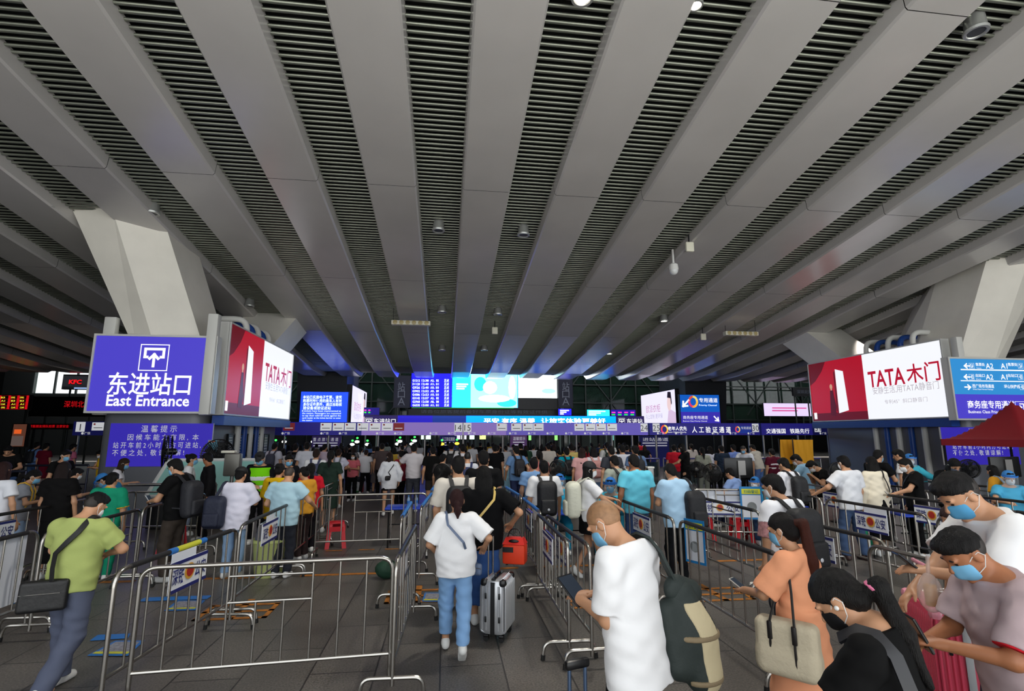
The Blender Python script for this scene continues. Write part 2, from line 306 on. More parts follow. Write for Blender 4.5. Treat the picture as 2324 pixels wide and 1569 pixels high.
# ================================================================ SIGNS
def E_(n, c, e=1.0): return M(n, c, .35, emit=e)
class Board:
    """flat sign: lower-left corner, reading direction ux, seen on a vertical plane; px() surveys a point on its plane"""
    def __init__(s, name, label, cat, mode, k, pl, pr, pb, pt, depth=.2, mat=None, frame=None, fw=.07, group=None, zb=None, zt=None, bname='housing', hold=None):
        s.mode, s.k = mode, k
        s.ux = {'v': Vector((1, 0, 0)), 'u+': Vector((0, 1, 0)), 'u-': Vector((0, -1, 0))}[mode]; s.uz = Vector((0, 0, 1)); s.n = s.ux.cross(s.uz)
        a, b = s.w(pl, pb), s.w(pr, pb); t = s.w(pl, pt)
        s.z0 = a.z if zb is None else zb; s.h = (t.z if zt is None else zt) - s.z0; s.wd = (b - a).dot(s.ux)
        s.o = thing(name, label, cat, (a.x, a.y, s.z0), 0, group); s.L = Vector((a.x, a.y, s.z0))
        R = Matrix((s.ux, -s.n, s.uz)).transposed()
        MB().box(s.p(s.wd / 2, s.h / 2, -depth / 2 - .012), (s.wd, depth, s.h), R).build(bname, frame or white_paint, s.o)
        s.rect(fw, fw, s.wd - fw, s.h - fw, mat, 'panel', .004)
        if frame is not None or fw > .03:
            b = MB()
            for (x0, y0, x1, y1) in ((0, 0, s.wd, fw), (0, s.h - fw, s.wd, s.h), (0, fw, fw, s.h - fw), (s.wd - fw, fw, s.wd, s.h - fw)):
                b.box(s.p((x0 + x1) / 2, (y0 + y1) / 2, .01), (x1 - x0, .06, y1 - y0), R)
            b.build('frame', frame or white_paint, s.o)
        yc = s.w(pl, pb).y
        if hold is None: hold = 'post' if mode == 'v' and yc > 28 and s.z0 > .3 else ''
        if hold:
            for x in (s.wd * .15, s.wd * .85): MB().tube([s.p(x, -s.z0, -depth - .08), s.p(x, s.h * .9, -depth - .08)], .07, 8).build('support_post', frame_m, s.o)
    def w(s, x, y): return atv(x, y, s.k) if s.mode == 'v' else atu(x, y, s.k)
    def p(s, x, y, z=0): return s.ux * x + s.uz * y + s.n * z
    def px(s, x, y): q = s.w(x, y) - s.L; return q.dot(s.ux), q.z
    def rect(s, x0, y0, x1, y1, mat, name='print', z=.008, par=None):
        return MB().add([s.p(x0, y0, z), s.p(x1, y0, z), s.p(x1, y1, z), s.p(x0, y1, z)], [(0, 1, 2, 3)]).build(name, mat, par or s.o)
    def rpx(s, x0, y0, x1, y1, mat, name='print', z=.008):   # rectangle from two surveyed corners (left-top, right-bottom)
        a, b = s.px(x0, y0), s.px(x1, y1); return s.rect(a[0], b[1], b[0], a[1], mat, name, z)
    def poly(s, pts, mat, name='print', z=.010):
        return MB().add([s.p(x, y, z) for x, y in pts], [tuple(range(len(pts)))]).build(name, mat, s.o)
    def strokes(s, segs, wd, mat, name='pictogram', z=.012):   # pictogram drawn with bars (local m)
        b = MB()
        for (x0, y0), (x1, y1) in segs:
            d = Vector((x1 - x0, y1 - y0)); q = Vector((-d.y, d.x)).normalized() * wd / 2; e = d.normalized() * wd / 2
            b.add([s.p(x0 - e.x + q.x, y0 - e.y + q.y, z), s.p(x0 - e.x - q.x, y0 - e.y - q.y, z), s.p(x1 + e.x - q.x, y1 + e.y - q.y, z), s.p(x1 + e.x + q.x, y1 + e.y + q.y, z)], [(0, 1, 2, 3)])
        return b.build(name, mat, s.o)
    def txt(s, t, x, y, size, mat, bold=.012, width=None, align='c', name='lettering'):
        return text(t, mat, s.p(x, y, .026), s.ux, s.uz, size, s.o, name, bold, width, align)
    def tpx(s, t, x0, x1, y, hp, mat, bold=.012, name='lettering'):   # text spanning pixels x0..x1 around row y, em height hp pixels
        a, b = s.px(x0, y), s.px(x1, y); u, d = s.px((x0 + x1) / 2, y - hp / 2), s.px((x0 + x1) / 2, y + hp / 2)
        return s.txt(t, (a[0] + b[0]) / 2, (u[1] + d[1]) / 2, u[1] - d[1], mat, bold, b[0] - a[0], name=name)
    def icon(s, x, y, sz, kind, mat):   # station pictograms in a rounded square
        h = sz / 2; g = [((x - h, y - h), (x + h, y - h)), ((x + h, y - h), (x + h, y + h)), ((x + h, y + h), (x - h, y + h)), ((x - h, y + h), (x - h, y - h))]
        s.strokes(g, sz * .035, mat, 'pictogram_frame')
        if kind == 'in':
            q = sz * .33; s.strokes([((x - q, y + .02 * sz), (x - q, y + q)), ((x - q, y + q), (x + q, y + q)), ((x + q, y + q), (x + q, y + .02 * sz)), ((x - q, y + .02 * sz), (x - q * .75, y + .02 * sz)), ((x + q, y + .02 * sz), (x + q * .75, y + .02 * sz))], sz * .1, mat)
            s.strokes([((x, y - .33 * sz), (x, y + .12 * sz)), ((x, y + .12 * sz), (x - .15 * sz, y - .04 * sz)), ((x, y + .12 * sz), (x + .15 * sz, y - .04 * sz))], sz * .1, mat)
        elif kind == 'out':
            q = sz * .3; s.strokes([((x - .05 * sz, y - q), (x + q, y - q)), ((x + q, y - q), (x + q, y + q)), ((x + q, y + q), (x - .05 * sz, y + q))], sz * .09, mat)
            s.strokes([((x - q, y), (x + .1 * sz, y)), ((x + .1 * sz, y), (x - .05 * sz, y + .14 * sz)), ((x + .1 * sz, y), (x - .05 * sz, y - .14 * sz))], sz * .09, mat)
        else:
            s.strokes([((x - .28 * sz, y + .2 * sz), (x - .05 * sz, y + .3 * sz)), ((x + .25 * sz, y + .28 * sz), (x + .25 * sz, y - .1 * sz)), ((x - .25 * sz, y - .25 * sz), (x + .2 * sz, y - .25 * sz)), ((x - .05 * sz, y + .05 * sz), (x + .1 * sz, y - .1 * sz))], sz * .11, mat)
    def arrow(s, x, y, sz, ang, mat):
        c_, s_ = cos(ang), sin(ang); R = lambda a, b: (x + a * c_ - b * s_, y + a * s_ + b * c_)
        s.strokes([(R(-.5 * sz, 0), R(.45 * sz, 0)), (R(.45 * sz, 0), R(.05 * sz, .33 * sz)), (R(.45 * sz, 0), R(.05 * sz, -.33 * sz))], sz * .2, mat, 'arrow')
sign_blue = E_('lit_violet_sign', (76, 66, 196), .95); panel_blue = M('violet_panel', (64, 50, 196), .4, emit=.6)
lit_white = E_('lit_poster_white', (238, 240, 246), 1.05); lit_red = E_('lit_poster_red', (168, 16, 36), 1.0); lit_dred = E_('lit_poster_dark_red', (104, 8, 20), .8)
lit_ink_red = E_('poster_red_ink', (176, 14, 44), 1.0); lit_ink_grey = E_('poster_grey_ink', (176, 170, 176), 1.0); skin_ink = E_('poster_skin_ink', (206, 160, 130), .9)
sky_blue = E_('lit_sky_blue_sign', (52, 140, 206), .95); alu = M('white_aluminium_frame', (226, 226, 222), .35)
blue_trim = M('royal_blue_trim', (24, 74, 160), .4)
V0 = 16.6
s = Board('entrance_sign', 'blue backlit East Entrance sign with up arrow pictogram on the cream column', 'sign', 'v', V0, 191, 479, 938, 757, .25, sign_blue, alu, .06)
x, y = s.px(350, 812); a = s.px(318, 812); s.icon(x, y, 2 * (x - a[0]), 'in', ink_white)
s.tpx('东进站口', 246, 434, 873, 54, ink_white, .012); s.tpx('East Entrance', 243, 431, 909, 35, ink_white, .02)
def corner_post(label, p, zt, sx=.3, sy=.3, zb=2.75):
    b = MB().rbox((0, 0, (zt - zb) / 2), (sx, sy, zt - zb), .03); tag(b.build('corner_post', alu, None, True, (p[0], p[1], zb)), label, 'post')
corner_post('white aluminium post at the left edge of the East Entrance sign', (-10.3, 17.0), 5.75, .34, .22)
corner_post('white aluminium post between the East Entrance sign and the red door advert', (-7.17, 16.62), 5.85, .3, .26)
def ad(label, mode, k, mirror_px):
    if mode == 'u+': pl, pr, pb, pt = 503, 655.5, 947, 718
    else: pl, pr, pb, pt = 1846, 2163, 958, 825
    s = Board('advert_lightbox', label, 'advertisement', mode, k, pl, pr, pb, pt, .3, lit_white, alu, .05, zb=2.78, zt=5.78)
    W, H = s.wd, s.h; rx = s.px(590 if mode == 'u+' else 1966, 900)[0]
    s.rect(.05, .05, rx, H - .05, lit_red, 'red_picture', .008)
    s.poly([(.05, H - .05), (.05, H - 1.15), (.45, H - .95), (.95, H - .5), (1.25, H - .05)], lit_dred, 'red_curtain', .011)
    s.rect(.05, .05, rx, .42, lit_dred, 'red_floor', .010)
    dx = rx * .52
    s.poly([(dx - .12, .5), (dx - .02, .4), (dx - .02, 2.45), (dx - .12, 2.35)], lit_dred, 'door_edge', .012)
    s.poly([(dx, .38), (dx + .62, .5), (dx + .5, 2.35), (dx, 2.5)], lit_white, 'white_door', .012)
    s.poly([(dx - .55, .3), (dx - .2, .25), (dx - .12, .7), (dx - .22, 1.2), (dx - .25, 1.5), (dx - .45, 1.5), (dx - .48, 1.15)], E_('poster_gown', (92, 6, 22), .7), 'gown', .014)
    s.poly([(dx - .36 + .09 * cos(t * pi / 6), 1.68 + .13 * sin(t * pi / 6)) for t in range(12)], skin_ink, 'figure_face', .014)
    s.poly([(dx - .42, 1.45), (dx - .3, 1.45), (dx - .33, 1.58), (dx - .39, 1.58)], skin_ink, 'figure_neck', .013)
    cx = (rx + W) / 2
    tt = dict(bold=.02)
    s.txt('TATA', cx - .75, H * .60, .98, lit_ink_red, .02, 1.85); s.txt('木门', cx + 1.0, H * .60, .82, lit_ink_red, .012, 1.45)
    s.txt('安静生活,用TATA静音门', cx + .05, H * .42, .34, lit_ink_grey, 0.0, 3.1); s.txt('专利45°  斜口静音门', cx + .05, H * .25, .2, lit_ink_grey, 0, 2.0)
    s.rect(.14, .14, .34, .46, ink_white, 'white_tag', .015)
    R = Matrix((s.ux, -s.n, s.uz)).transposed()
    MB().box(s.p(W / 2, -.17, -.1), (W, .36, .3), R).build('blue_base_strip', blue_trim, s.o)
    return s
ad('long lightbox advert of a red room and white door beside the East Entrance sign', 'u+', -6.98, 0)
ad('long lightbox advert of a red room and white door near the red canopy', 'u-', 18.72, 1)
corner_post('white aluminium post between the red door advert and the directional sign', (18.86, 16.62), 5.75, .26, .26)
# arched pipes behind each advert
for sx, vv, nm in ((-7.32, (19.6, 20.2, 20.8, 21.4, 22.0), 'the East Entrance column side'), (19.05, (18.6, 19.2, 19.8, 20.4, 21.0), 'the red canopy column side')):
    for i, v in enumerate(vv):
        d = -1 if sx < 0 else 1; wht = i % 2 == 0
        b = MB().tube(rounded([(0, 0, 0), (0, 0, 6.35 - .1 * (i % 2)), (d * 1.2, 0, 6.35 - .1 * (i % 2)), (d * 1.6, 0, 5.6)], .4), .11, 10)
        o = b.build('arched_pipe', alu if wht else blue_trim, None, True, (sx, v, 0))
        tag(o, '%s arched pipe on %s, %s from viewer' % ('white' if wht else 'blue', nm, ('first', 'second', 'third', 'fourth', 'fifth')[i]), 'pipe', 'arched pipes on the columns')
# notices on the column bases
s = Board('notice_board', 'violet notice panel with five rows of white Chinese text under the East Entrance sign', 'sign', 'v', 16.96, 239, 475, 1060, 961, .06, panel_blue, fw=.001)
nw = M('panel_white_print', (236, 236, 250), .5, emit=.45)
s.tpx('温 馨 提 示', 322, 403, 974, 17, nw, .004); s.tpx('因 候 车 能 力 有 限 ,  本', 291, 452, 993, 15, nw, .004)
s.tpx('站 开 车 前 2 小 时 内 方 可 进 站 ,', 258, 457, 1011, 15, nw, .004); s.tpx('不 便 之 处 ,  敬 请 谅 解 !', 256, 419, 1028, 15, nw, .004); s.tpx('深圳北站', 412, 446, 1045, 10, nw, .01)
s = Board('notice_board', 'violet notice panel with white Chinese text half hidden behind the red canopy', 'sign', 'v', 16.96, 2146, 2318, 1056, 970, .06, panel_blue, fw=.001)
s.tpx('温 馨 提 示', 2196, 2262, 980, 15, nw, .0); s.tpx('站 开 车 前 2 小 时 内 方 可 进 站 ,', 2160, 2296, 1014, 13, nw, .01); s.tpx('不 便 之 处 ,  敬 请 谅 解 !', 2161, 2274, 1028, 13, nw, .01); s.tpx('深圳北站', 2268, 2297, 1043, 9, nw, .01)
# directional sign on the right column
s = Board('direction_sign', 'blue directional sign with white arrows and A1 A2 exits beside the advert', 'sign', 'v', 16.45, 2170, 2560, 954, 811, .25, sky_blue, alu, .06)
q = s.px(2180, 895)[1]; s.rect(.06, .06, s.wd - .06, q, sign_blue, 'violet_band', .007)
for yy in (841, 866): s.rpx(2180, yy - .6, 2400, yy + .6, ink_white, 'rule', .009)
for yy, t, k, ang in ((831, '售票处', 't', pi), (856, '出站口', 'out', pi), (879, '西广场市场通道', None, 0)):
    x, y = s.px(2194 if ang else 2196, yy); s.arrow(x, y, .24, ang, ink_white)
    if k:
        x, y = s.px(2204.5, yy); s.icon(x, y, .2, k, ink_white); s.tpx(t, 2212, 2233, yy - 3, 8, ink_white, .01); s.tpx('A2', 2235, 2252, yy, 17, ink_white, .01); s.tpx('Tickets' if k == 't' else 'Exit', 2214, 2225, yy + 5, 4, ink_white, 0)
        s.tpx('A1', 2269, 2284, yy, 17, ink_white, .01); s.tpx(t, 2285, 2307, yy - 3, 8, ink_white, .01); x, y = s.px(2315, yy); s.icon(x, y, .2, k, ink_white)
    else:
        s.tpx(t, 2205, 2254, yy - 2, 9, ink_white, .01); s.tpx('West Plaza Market Passage', 2206, 2252, yy + 5, 4, ink_white, 0); s.tpx('坪山快捷线', 2277, 2312, yy - 1, 9, ink_white, .01); x, y = s.px(2319, yy); s.icon(x, y, .2, 'out', ink_white)
s.tpx('商务座专用通道', 2194, 2301, 919, 19, ink_white, .012); s.tpx('Business Class Priority Channel', 2196, 2304, 935, 9.5, ink_white, .008)
x, y = s.px(2316, 925); s.icon(x, y, .42, 'out', ink_white)
# posters on the column sides
pale_blue = M('pale_blue_poster', (110, 178, 214), .5); paper = M('paper_white', (222, 226, 232), .5)
s = Board('poster', 'tall pale blue poster with printed lines on the grey column side', 'poster', 'u-', 19.16, 2083, 2121, 1046, 990, .02, pale_blue, fw=.001)
for i in range(9): s.rect(.12, s.h * (.88 - i * .07), s.wd - .12, s.h * (.915 - i * .07), paper if i else navy_ink, 'print_line')
s.rect(0.05, .06, s.wd - .05, .28, M('poster_green', (86, 160, 90), .5), 'green_strip')
s = Board('poster', 'white notice on a blue backing beside the yellow booth cloths', 'poster', 'u-', 19.16, 1893, 1914, 1035, 1000, .02, M('poster_blue', (46, 104, 180), .5), fw=.001)
s.rect(.12, .1, s.wd - .12, s.h * .85, paper, 'paper')
clk = M('notice_glass', (120, 132, 150), .25)
for i, (x0, x1) in enumerate(((512, 527), (535, 549), (556, 571), (577, 589), (594, 606))):
    s = Board('notice_case', '%s glazed notice case from the viewer on the dark column side' % ('first', 'second', 'third', 'fourth', 'fifth')[i], 'notice board', 'u+', -7.36, x0, x1, 1037, 985, .03, M('notice_blue', (84, 128, 196), .3) if i == 2 else clk, dark_metal, .05, group='notice cases on the column side')
    for j in range(6): s.rect(.15, s.h * (.2 + j * .12), s.wd - .15, s.h * (.24 + j * .12), paper, 'print_line')
s = Board('poster', 'small colourful poster on the silver corner of the column base', 'poster', 'v', 16.9, 470, 492, 1026, 999, .02, M('poster_sky', (120, 190, 214), .5), fw=.001)
s.rect(.02, s.h * .8, s.wd * .7, s.h - .02, M('poster_orange', (226, 120, 60), .5)); s.rect(.02, .02, s.wd * .6, s.h * .2, M('poster_green', (86, 160, 90), .5))
# ---- gate gantry
GV = 25.8; GZB, GZT = 2.12, 2.74
pur1 = E_('gantry_brightened_lavender', (136, 112, 186), .8); pur2 = E_('gantry_brightened_violet', (98, 86, 178), .8); pur3 = M('gantry_navy', (46, 42, 140), .35, emit=.5); pur4 = M('gantry_dark_navy', (34, 36, 104), .35, emit=.3)  # lavender and violet: uneven light along the navy fascia put into colour and glow
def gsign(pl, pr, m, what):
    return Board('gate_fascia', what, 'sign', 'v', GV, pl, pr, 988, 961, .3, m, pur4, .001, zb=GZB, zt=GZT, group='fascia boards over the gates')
plate_ink = M('plate_ink', (90, 90, 96), .5); plate_w = M('plate_white', (236, 238, 242), .4, emit=.55); badge_red = M('badge_red', (170, 66, 70), .5, emit=.3)
def number(s, n, px):
    x, _ = s.px(px, 970); s.rect(x - .19, .16, x + .19, .6, plate_w, 'number_plate', .012); text(n, plate_ink, s.p(x, .37, .016), s.ux, s.uz, .42, s.o, 'number', .0, None)
def plates(s, pxs, red=()):
    for p in pxs:
        x, _ = s.px(p, 970); r = p in red
        s.rect(x - .26, .22, x + .26, .58, badge_red if r else plate_w, 'notice_plate', .012)
        s.rect(x - .2, .46, x - .12, .54, badge_red, 'red_dot', .014); s.rect(x - .18, .32, x + .18, .35, plate_ink if not r else plate_w, 'print_line', .014)
def hooks(s, pxs):
    for p in pxs:
        x, _ = s.px(p, 983); s.txt('广铁', x + .04, .09, .13, plate_w, 0, name='small_logo'); s.poly([(x - .17 + .055 * cos(k * pi / 5), .09 + .055 * sin(k * pi / 5)) for k in range(10)], plate_w, 'round_logo', .014)
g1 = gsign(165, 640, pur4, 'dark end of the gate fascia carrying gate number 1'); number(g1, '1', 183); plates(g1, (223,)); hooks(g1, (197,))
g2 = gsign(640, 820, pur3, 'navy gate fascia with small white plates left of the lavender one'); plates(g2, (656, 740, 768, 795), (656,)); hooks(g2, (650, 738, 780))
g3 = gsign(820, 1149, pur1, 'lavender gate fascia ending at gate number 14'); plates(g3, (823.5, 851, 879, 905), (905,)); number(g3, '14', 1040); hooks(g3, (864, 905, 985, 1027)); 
o = number(g3, '15', 1061)
x, _ = g3.px(1051, 975); g3.rect(x - .03, 0, x + .03, g3.h, alu, 'joint_strip', .013)
plates(g3, (1147 - 8,)); hooks(g3, (1072, 1117))
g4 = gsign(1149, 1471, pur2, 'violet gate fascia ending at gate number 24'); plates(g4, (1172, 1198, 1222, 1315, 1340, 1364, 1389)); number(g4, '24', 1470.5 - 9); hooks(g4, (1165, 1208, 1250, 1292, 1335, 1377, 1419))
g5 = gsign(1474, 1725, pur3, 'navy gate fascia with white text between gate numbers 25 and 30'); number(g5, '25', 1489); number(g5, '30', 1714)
g5.tpx('老年人优先', 1515, 1558, 973, 10, ink_white, .012); g5.tpx('Senior Citizens Priority', 1515, 1557, 981, 4.5, ink_white, .0)
g5.tpx('人 工 验 证 通 道', 1570, 1658, 976, 15, ink_white, .01); g5.rpx(1668, 967, 1705, 984, M('gantry_blue_patch', (36, 64, 170), .4, emit=.5), 'blue_patch', .009); g5.tpx('专用通道', 1681, 1704, 972, 7, plate_w, 0); hooks(g5, (1500, 1541, 1624, 1664, 1705))
def ulogo(s, x, y, r):
    for c, a0, a1 in (((236, 90, 60), 100, 180), ((230, 60, 120), 180, 270), ((250, 190, 60), 270, 360), ((240, 220, 120), 0, 80)):
        pts = [(x + r * cos(radians(a0 + (a1 - a0) * t / 5)), y + 1.2 * r * sin(radians(a0 + (a1 - a0) * t / 5))) for t in range(6)]
        s.strokes(list(zip(pts, pts[1:])), r * .5, M('logo_%d' % a0, c, .5, emit=.8), 'heart_logo')
ulogo(g5, *g5.px(1508, 975), .16); ulogo(g5, *g5.px(1674, 975), .11)
g6 = gsign(1728, 1845, pur3, 'navy gate fascia reading a white slogan between gate numbers 30 and 31'); g6.tpx('交通强国', 1738, 1782, 979, 12, ink_white, .008); g6.tpx('铁路先行', 1792, 1836, 979, 12, ink_white, .008)
g7 = gsign(1848, 1886, pur4, 'short navy gate fascia at gate number 31'); number(g7, '31', 1855); hooks(g7, (1868,))
for i, px in enumerate((176, 233, 645, 745, 858, 964, 1051, 1141, 1225, 1308, 1389, 1435, 1489, 1558, 1640, 1700, 1733, 1812, 1880)):
    p = atv(px, 1000, GV + .2); o = MB().tube([(0, 0, 0), (0, 0, GZT - .05)], .055, 10).build('gantry_post', steel_dull, None, True, (p.x, GV + .2, 0)); MB().box((0, 0, .02), (.22, .22, .04)).build('base_plate', steel_dull, o)
    tag(o, 'steel post holding the gate fascia, %s from the cream leaning column' % ('1st 2nd 3rd'.split() + ['%dth' % k for k in range(4, 30)])[i], 'post', 'gantry posts')
# ---- led boards and banners beyond the gates
led_blue = E_('led_blue', (14, 12, 214), 6); led_cyan = E_('led_cyan', (24, 176, 240), 6); led_white = E_('led_white', (240, 250, 255), 6.0); led_aqua = E_('led_aqua', (120, 226, 246), 3.2); led_text = E_('led_text', (205, 222, 255), 2.2); led_green = E_('led_green', (40, 220, 70), 1.4)
blk = M('black_fascia', (14, 15, 20), .4); dim_ink = M('dim_print', (92, 96, 112), .5)
LV = 47.0
s = Board('departure_screen', 'bright LED wall with blue departure table and cyan advert beyond the gates', 'screen', 'v', LV, 933, 1266, 928, 838, .4, blk, blk, .05)
s.rpx(935, 838, 1026, 924, led_blue, 'departure_table', .02); s.rpx(1027, 838, 1175, 926, led_cyan, 'advert_picture', .02); s.rpx(1069, 838, 1174, 926, led_aqua, 'picture', .024)
s.rpx(1176, 838, 1264, 904, led_white, 'white_picture', .02); s.rpx(935, 925.5, 1166, 927.5, led_green, 'green_strip', .024)
def blob(s, x, y, rx, ry, m, name='picture_shape', z=.03, n=14):
    c = s.px(x, y); e = s.px(x + rx, y - ry); s.poly([(c[0] + (e[0] - c[0]) * cos(2 * pi * t / n), c[1] + (e[1] - c[1]) * sin(2 * pi * t / n)) for t in range(n)], m, name, z)
blob(s, 1112, 880, 16, 14, led_white); blob(s, 1122, 905, 36, 8, led_white, z=.028); blob(s, 1162, 880, 8, 26, led_white, z=.028); blob(s, 1245, 888, 16, 6, led_aqua, z=.03); blob(s, 1090, 872, 14, 16, led_cyan, z=.027); blob(s, 1150, 915, 22, 9, led_cyan, z=.026)
rows = [('G1212', '12:38', 'A2、B2'), ('D1120', '12:40', 'A11、B11'), ('G926', '12:40', 'A10、B10'), ('G902', '12:52', 'A9、B9'), ('G4586', '12:53', 'A10、B10'), ('G3142', '12:57', 'A2、B2'), ('G2968', '12:58', 'A8、B8'), ('G6535', '13:00', 'A11、B11')]
for i, (a, b_, c) in enumerate(rows):
    yy = 864 + i * 8
    for t, x0, x1 in ((a, 936, 953), (b_, 957, 973), (c, 977, 996), ('正点', 1008, 1019)): s.tpx(t, x0, x1, yy, 7, led_text, .02, 'departure_row')
[s.rpx(1036, 871 + 5 * i, 1062 - 4 * i, 874 + 5 * i, led_white, 'print_line', .03) for i in range(3)]
s = Board('slogan_fascia', 'long black fascia with dim grey Chinese text below the LED wall', 'sign', 'v', 46.6, 926, 1280, 943, 929, .3, blk, blk, .03)
s.tpx('请各位旅客提前备好车票身份证等有效证件供', 955, 1242, 935, 9, dim_ink, 0)
s = Board('slogan_screen', 'low wide blue LED strip with white slogan just above the gate fascia', 'screen', 'v', 43, 827, 1462, 964, 942, .3, E_('strip_violet', (44, 34, 90), .9), blk, .03)
s.rpx(903, 943, 982, 962, E_('strip_blue', (38, 30, 190), 1.0)); s.rpx(982, 943, 1060, 962, E_('strip_dark', (30, 60, 160), .8), z=.010); s.rpx(1058, 943, 1398, 963, E_('strip_cyan', (0, 96, 232), 4.5), z=.012)
s.tpx('东进站口', 848, 898, 957, 14, ink_white, .01); s.tpx('平安 有序 温馨', 1098, 1214, 956, 13, led_white, .01); s.tpx('让旅客体验更美好', 1228, 1374, 956, 13, led_white, .01)
x, y = s.px(837, 957); s.icon(x, y, .55, 'in', ink_white); s.tpx('东进站', 1422, 1458, 957, 13, ink_white, .01); x, y = s.px(1411, 957); s.icon(x, y, .55, 'in', ink_white)
for x0, x1, lab in ((892, 930, 'left of the LED wall'), (1267, 1301, 'right of the LED wall')):
    s = Board('hanging_banner', 'dark navy vertical banner for gate A ' + lab, 'banner', 'v', 46.8, x0, x1, 926, 852, .2, M('banner_navy', (20, 22, 48), .45), blk, .02)
    xm = (x0 + x1) / 2
    for t, yy, h in (('站', 878, 21), ('口', 895, 20), ('A', 911, 24)): s.tpx(t, xm - 8, xm + 8, yy, h, M('banner_grey', (126, 130, 146), .5), 0)
    s.tpx('Entrance A', xm - 9, xm + 9, 921, 4, dim_ink, 0)
for x0, x1, y0, y1, m, lab in ((1267, 1297, 928, 943, led_blue, 'small blue LED table right of the black fascia'), (1332, 1384, 930, 945, led_cyan, 'small cyan LED advert beyond the gates right of the fascia'), (1386, 1443, 930, 946, E_('led_indigo', (40, 20, 150), 1.2), 'small indigo LED screen with magenta and green marks right of centre'), (825, 861, 925, 946, E_('led_navy', (30, 24, 120), 1.0), 'small LED screen with pink and green marks beside the left lightbox')):
    s = Board('small_screen', lab, 'screen', 'v', 45.5, x0, x1, y1, y0, .15, m, blk, .02)
    if x0 in (1386, 825):
        k = (x1 - x0) / 4
        for i in range(4):
            if x0 == 825 and i > 1: continue
            s.rpx(x0 + 2 + k * i, y0 + 5, x0 + k * (i + .75), y0 + 8, E_('led_magenta', (230, 60, 190), 1.3), 'pink_bar', .02); s.rpx(x0 + 2 + k * i, y0 + 10, x0 + k * (i + .7), y0 + 13, led_green, 'green_bar', .02)
    else: [s.rpx(x0 + 4, y0 + 3 + 4 * i, x0 + (x1 - x0) * (.8 - .2 * i), y0 + 5 + 4 * i, led_white, 'print_line', .02) for i in range(3)]
# ---- second row columns with their own signs
for sd_, x0 in ((0, 0), (1, 1)):
    u = -9 if not sd_ else 20.7
    o = tag(MB().prism([(u - 1.6, 39.4, 0), (u + 1.6, 39.4, 0), (u + 1.6, 44, 0), (u - 1.6, 44, 0)], [(u - 1.8, 38.8, 8), (u + 1.8, 38.8, 8), (u + 1.8, 44, 8), (u - 1.8, 44, 8)]).build('column', clad_dark), 'dark far column behind the %s' % ('blue e-ticket text sign' if not sd_ else 'blue priority channel sign'), 'column', kind='structure')
FV = 38.2
s = Board('ticket_notice_sign', 'blue lit sign full of white text behind the left end of the gate fascia', 'sign', 'v', FV, 677, 788, 968, 888, .25, E_('lit_royal_blue', (30, 62, 206), 2.2), blk, .04)
for i, t in enumerate(('本站已实施电子客票，请凭', '购票时所使用的乘车人有效', '身份证件原件，通过自助核', '验设备或验证进站')): s.tpx(t, 688, 776 - (25 if i == 3 else 0), 902 + i * 8.2, 8.2, led_text, .01)
for i, t in enumerate(('E-tickets have been implemented at', 'the station. Passengers are requested', 'to tap their valid ID cards against the', 'card reader at the ticket barrier to enter', 'the station')): s.tpx(t, 686, 774 if i < 4 else 709, 933 + i * 5.3, 5.2, led_text, .0)
def portrait_ad(lab, mode, u, pl, pr, pb, pt):
    s = Board('wardrobe_lightbox', lab, 'advertisement', mode, u, pl, pr, pb, pt, .3, E_('lit_pale_poster', (226, 222, 244), 1.15), blk, .05)
    W, H = s.wd, s.h; hx = W * .83
    s.poly([(hx - .55, .06), (W - .06, .06), (W - .1, H * .32), (hx + .3, H * .42), (hx - .2, H * .4)], E_('poster_lilac', (216, 190, 220), 1.0), 'figure_shoulders')
    s.poly([(hx + .42 * cos(t * pi / 7), H * .6 + .62 * sin(t * pi / 7)) for t in range(14)], E_('poster_pale_skin', (236, 206, 206), 1.0), 'figure_face', .012)
    s.poly([(hx - .2, H * .95), (hx + .4, H * .93), (hx + .55, H * .6), (hx + .4, H * .55), (hx + .28, H * .75), (hx - .35, H * .78)], E_('poster_hair', (40, 30, 48), .6), 'figure_hair', .014)
    s.txt('欧派衣柜', W * .38, H * .5, .75, E_('poster_pink_ink', (190, 130, 170), 1), .0, W * .42); s.txt('马上定制 更环保', W * .4, H * .26, .45, E_('poster_soft_ink', (176, 170, 200), 1), 0, W * .5)
portrait_ad('pale lightbox advert with dark-haired face facing the aisle, by the blue text sign', 'u+', -6.95, 794, 829, 968, 870)
portrait_ad('pale lightbox advert with dark-haired face beside the blue priority channel sign', 'u-', 18.72, 1457, 1537, 966, 897)
s = Board('priority_sign', 'blue and violet priority channel sign with colourful heart logo beyond the gates', 'sign', 'v', FV, 1545, 1637, 968, 895, .25, E_('lit_blue_panel', (22, 96, 200), .9), blk, .04)
q = s.px(1545, 935)[1]; s.rect(.04, .04, s.wd - .04, q, E_('lit_indigo_panel', (62, 52, 180), .9), 'violet_band', .007)
x, y = s.px(1556, 916); s.arrow(x, y, .7, radians(225), ink_white); ulogo(s, *s.px(1573, 912), .32); s.tpx('专用通道', 1586, 1628, 909, 11, ink_white, .01); s.tpx('Priority Channel', 1586, 1626, 920, 5, led_text, 0)
s.tpx('商务座专用通道', 1550, 1606, 948, 8.5, ink_white, .0); s.tpx('Business Class Priority Channel', 1550, 1604, 956, 4, ink_white, 0); x, y = s.px(1626, 951); s.arrow(x, y, .5, radians(-45), ink_white)
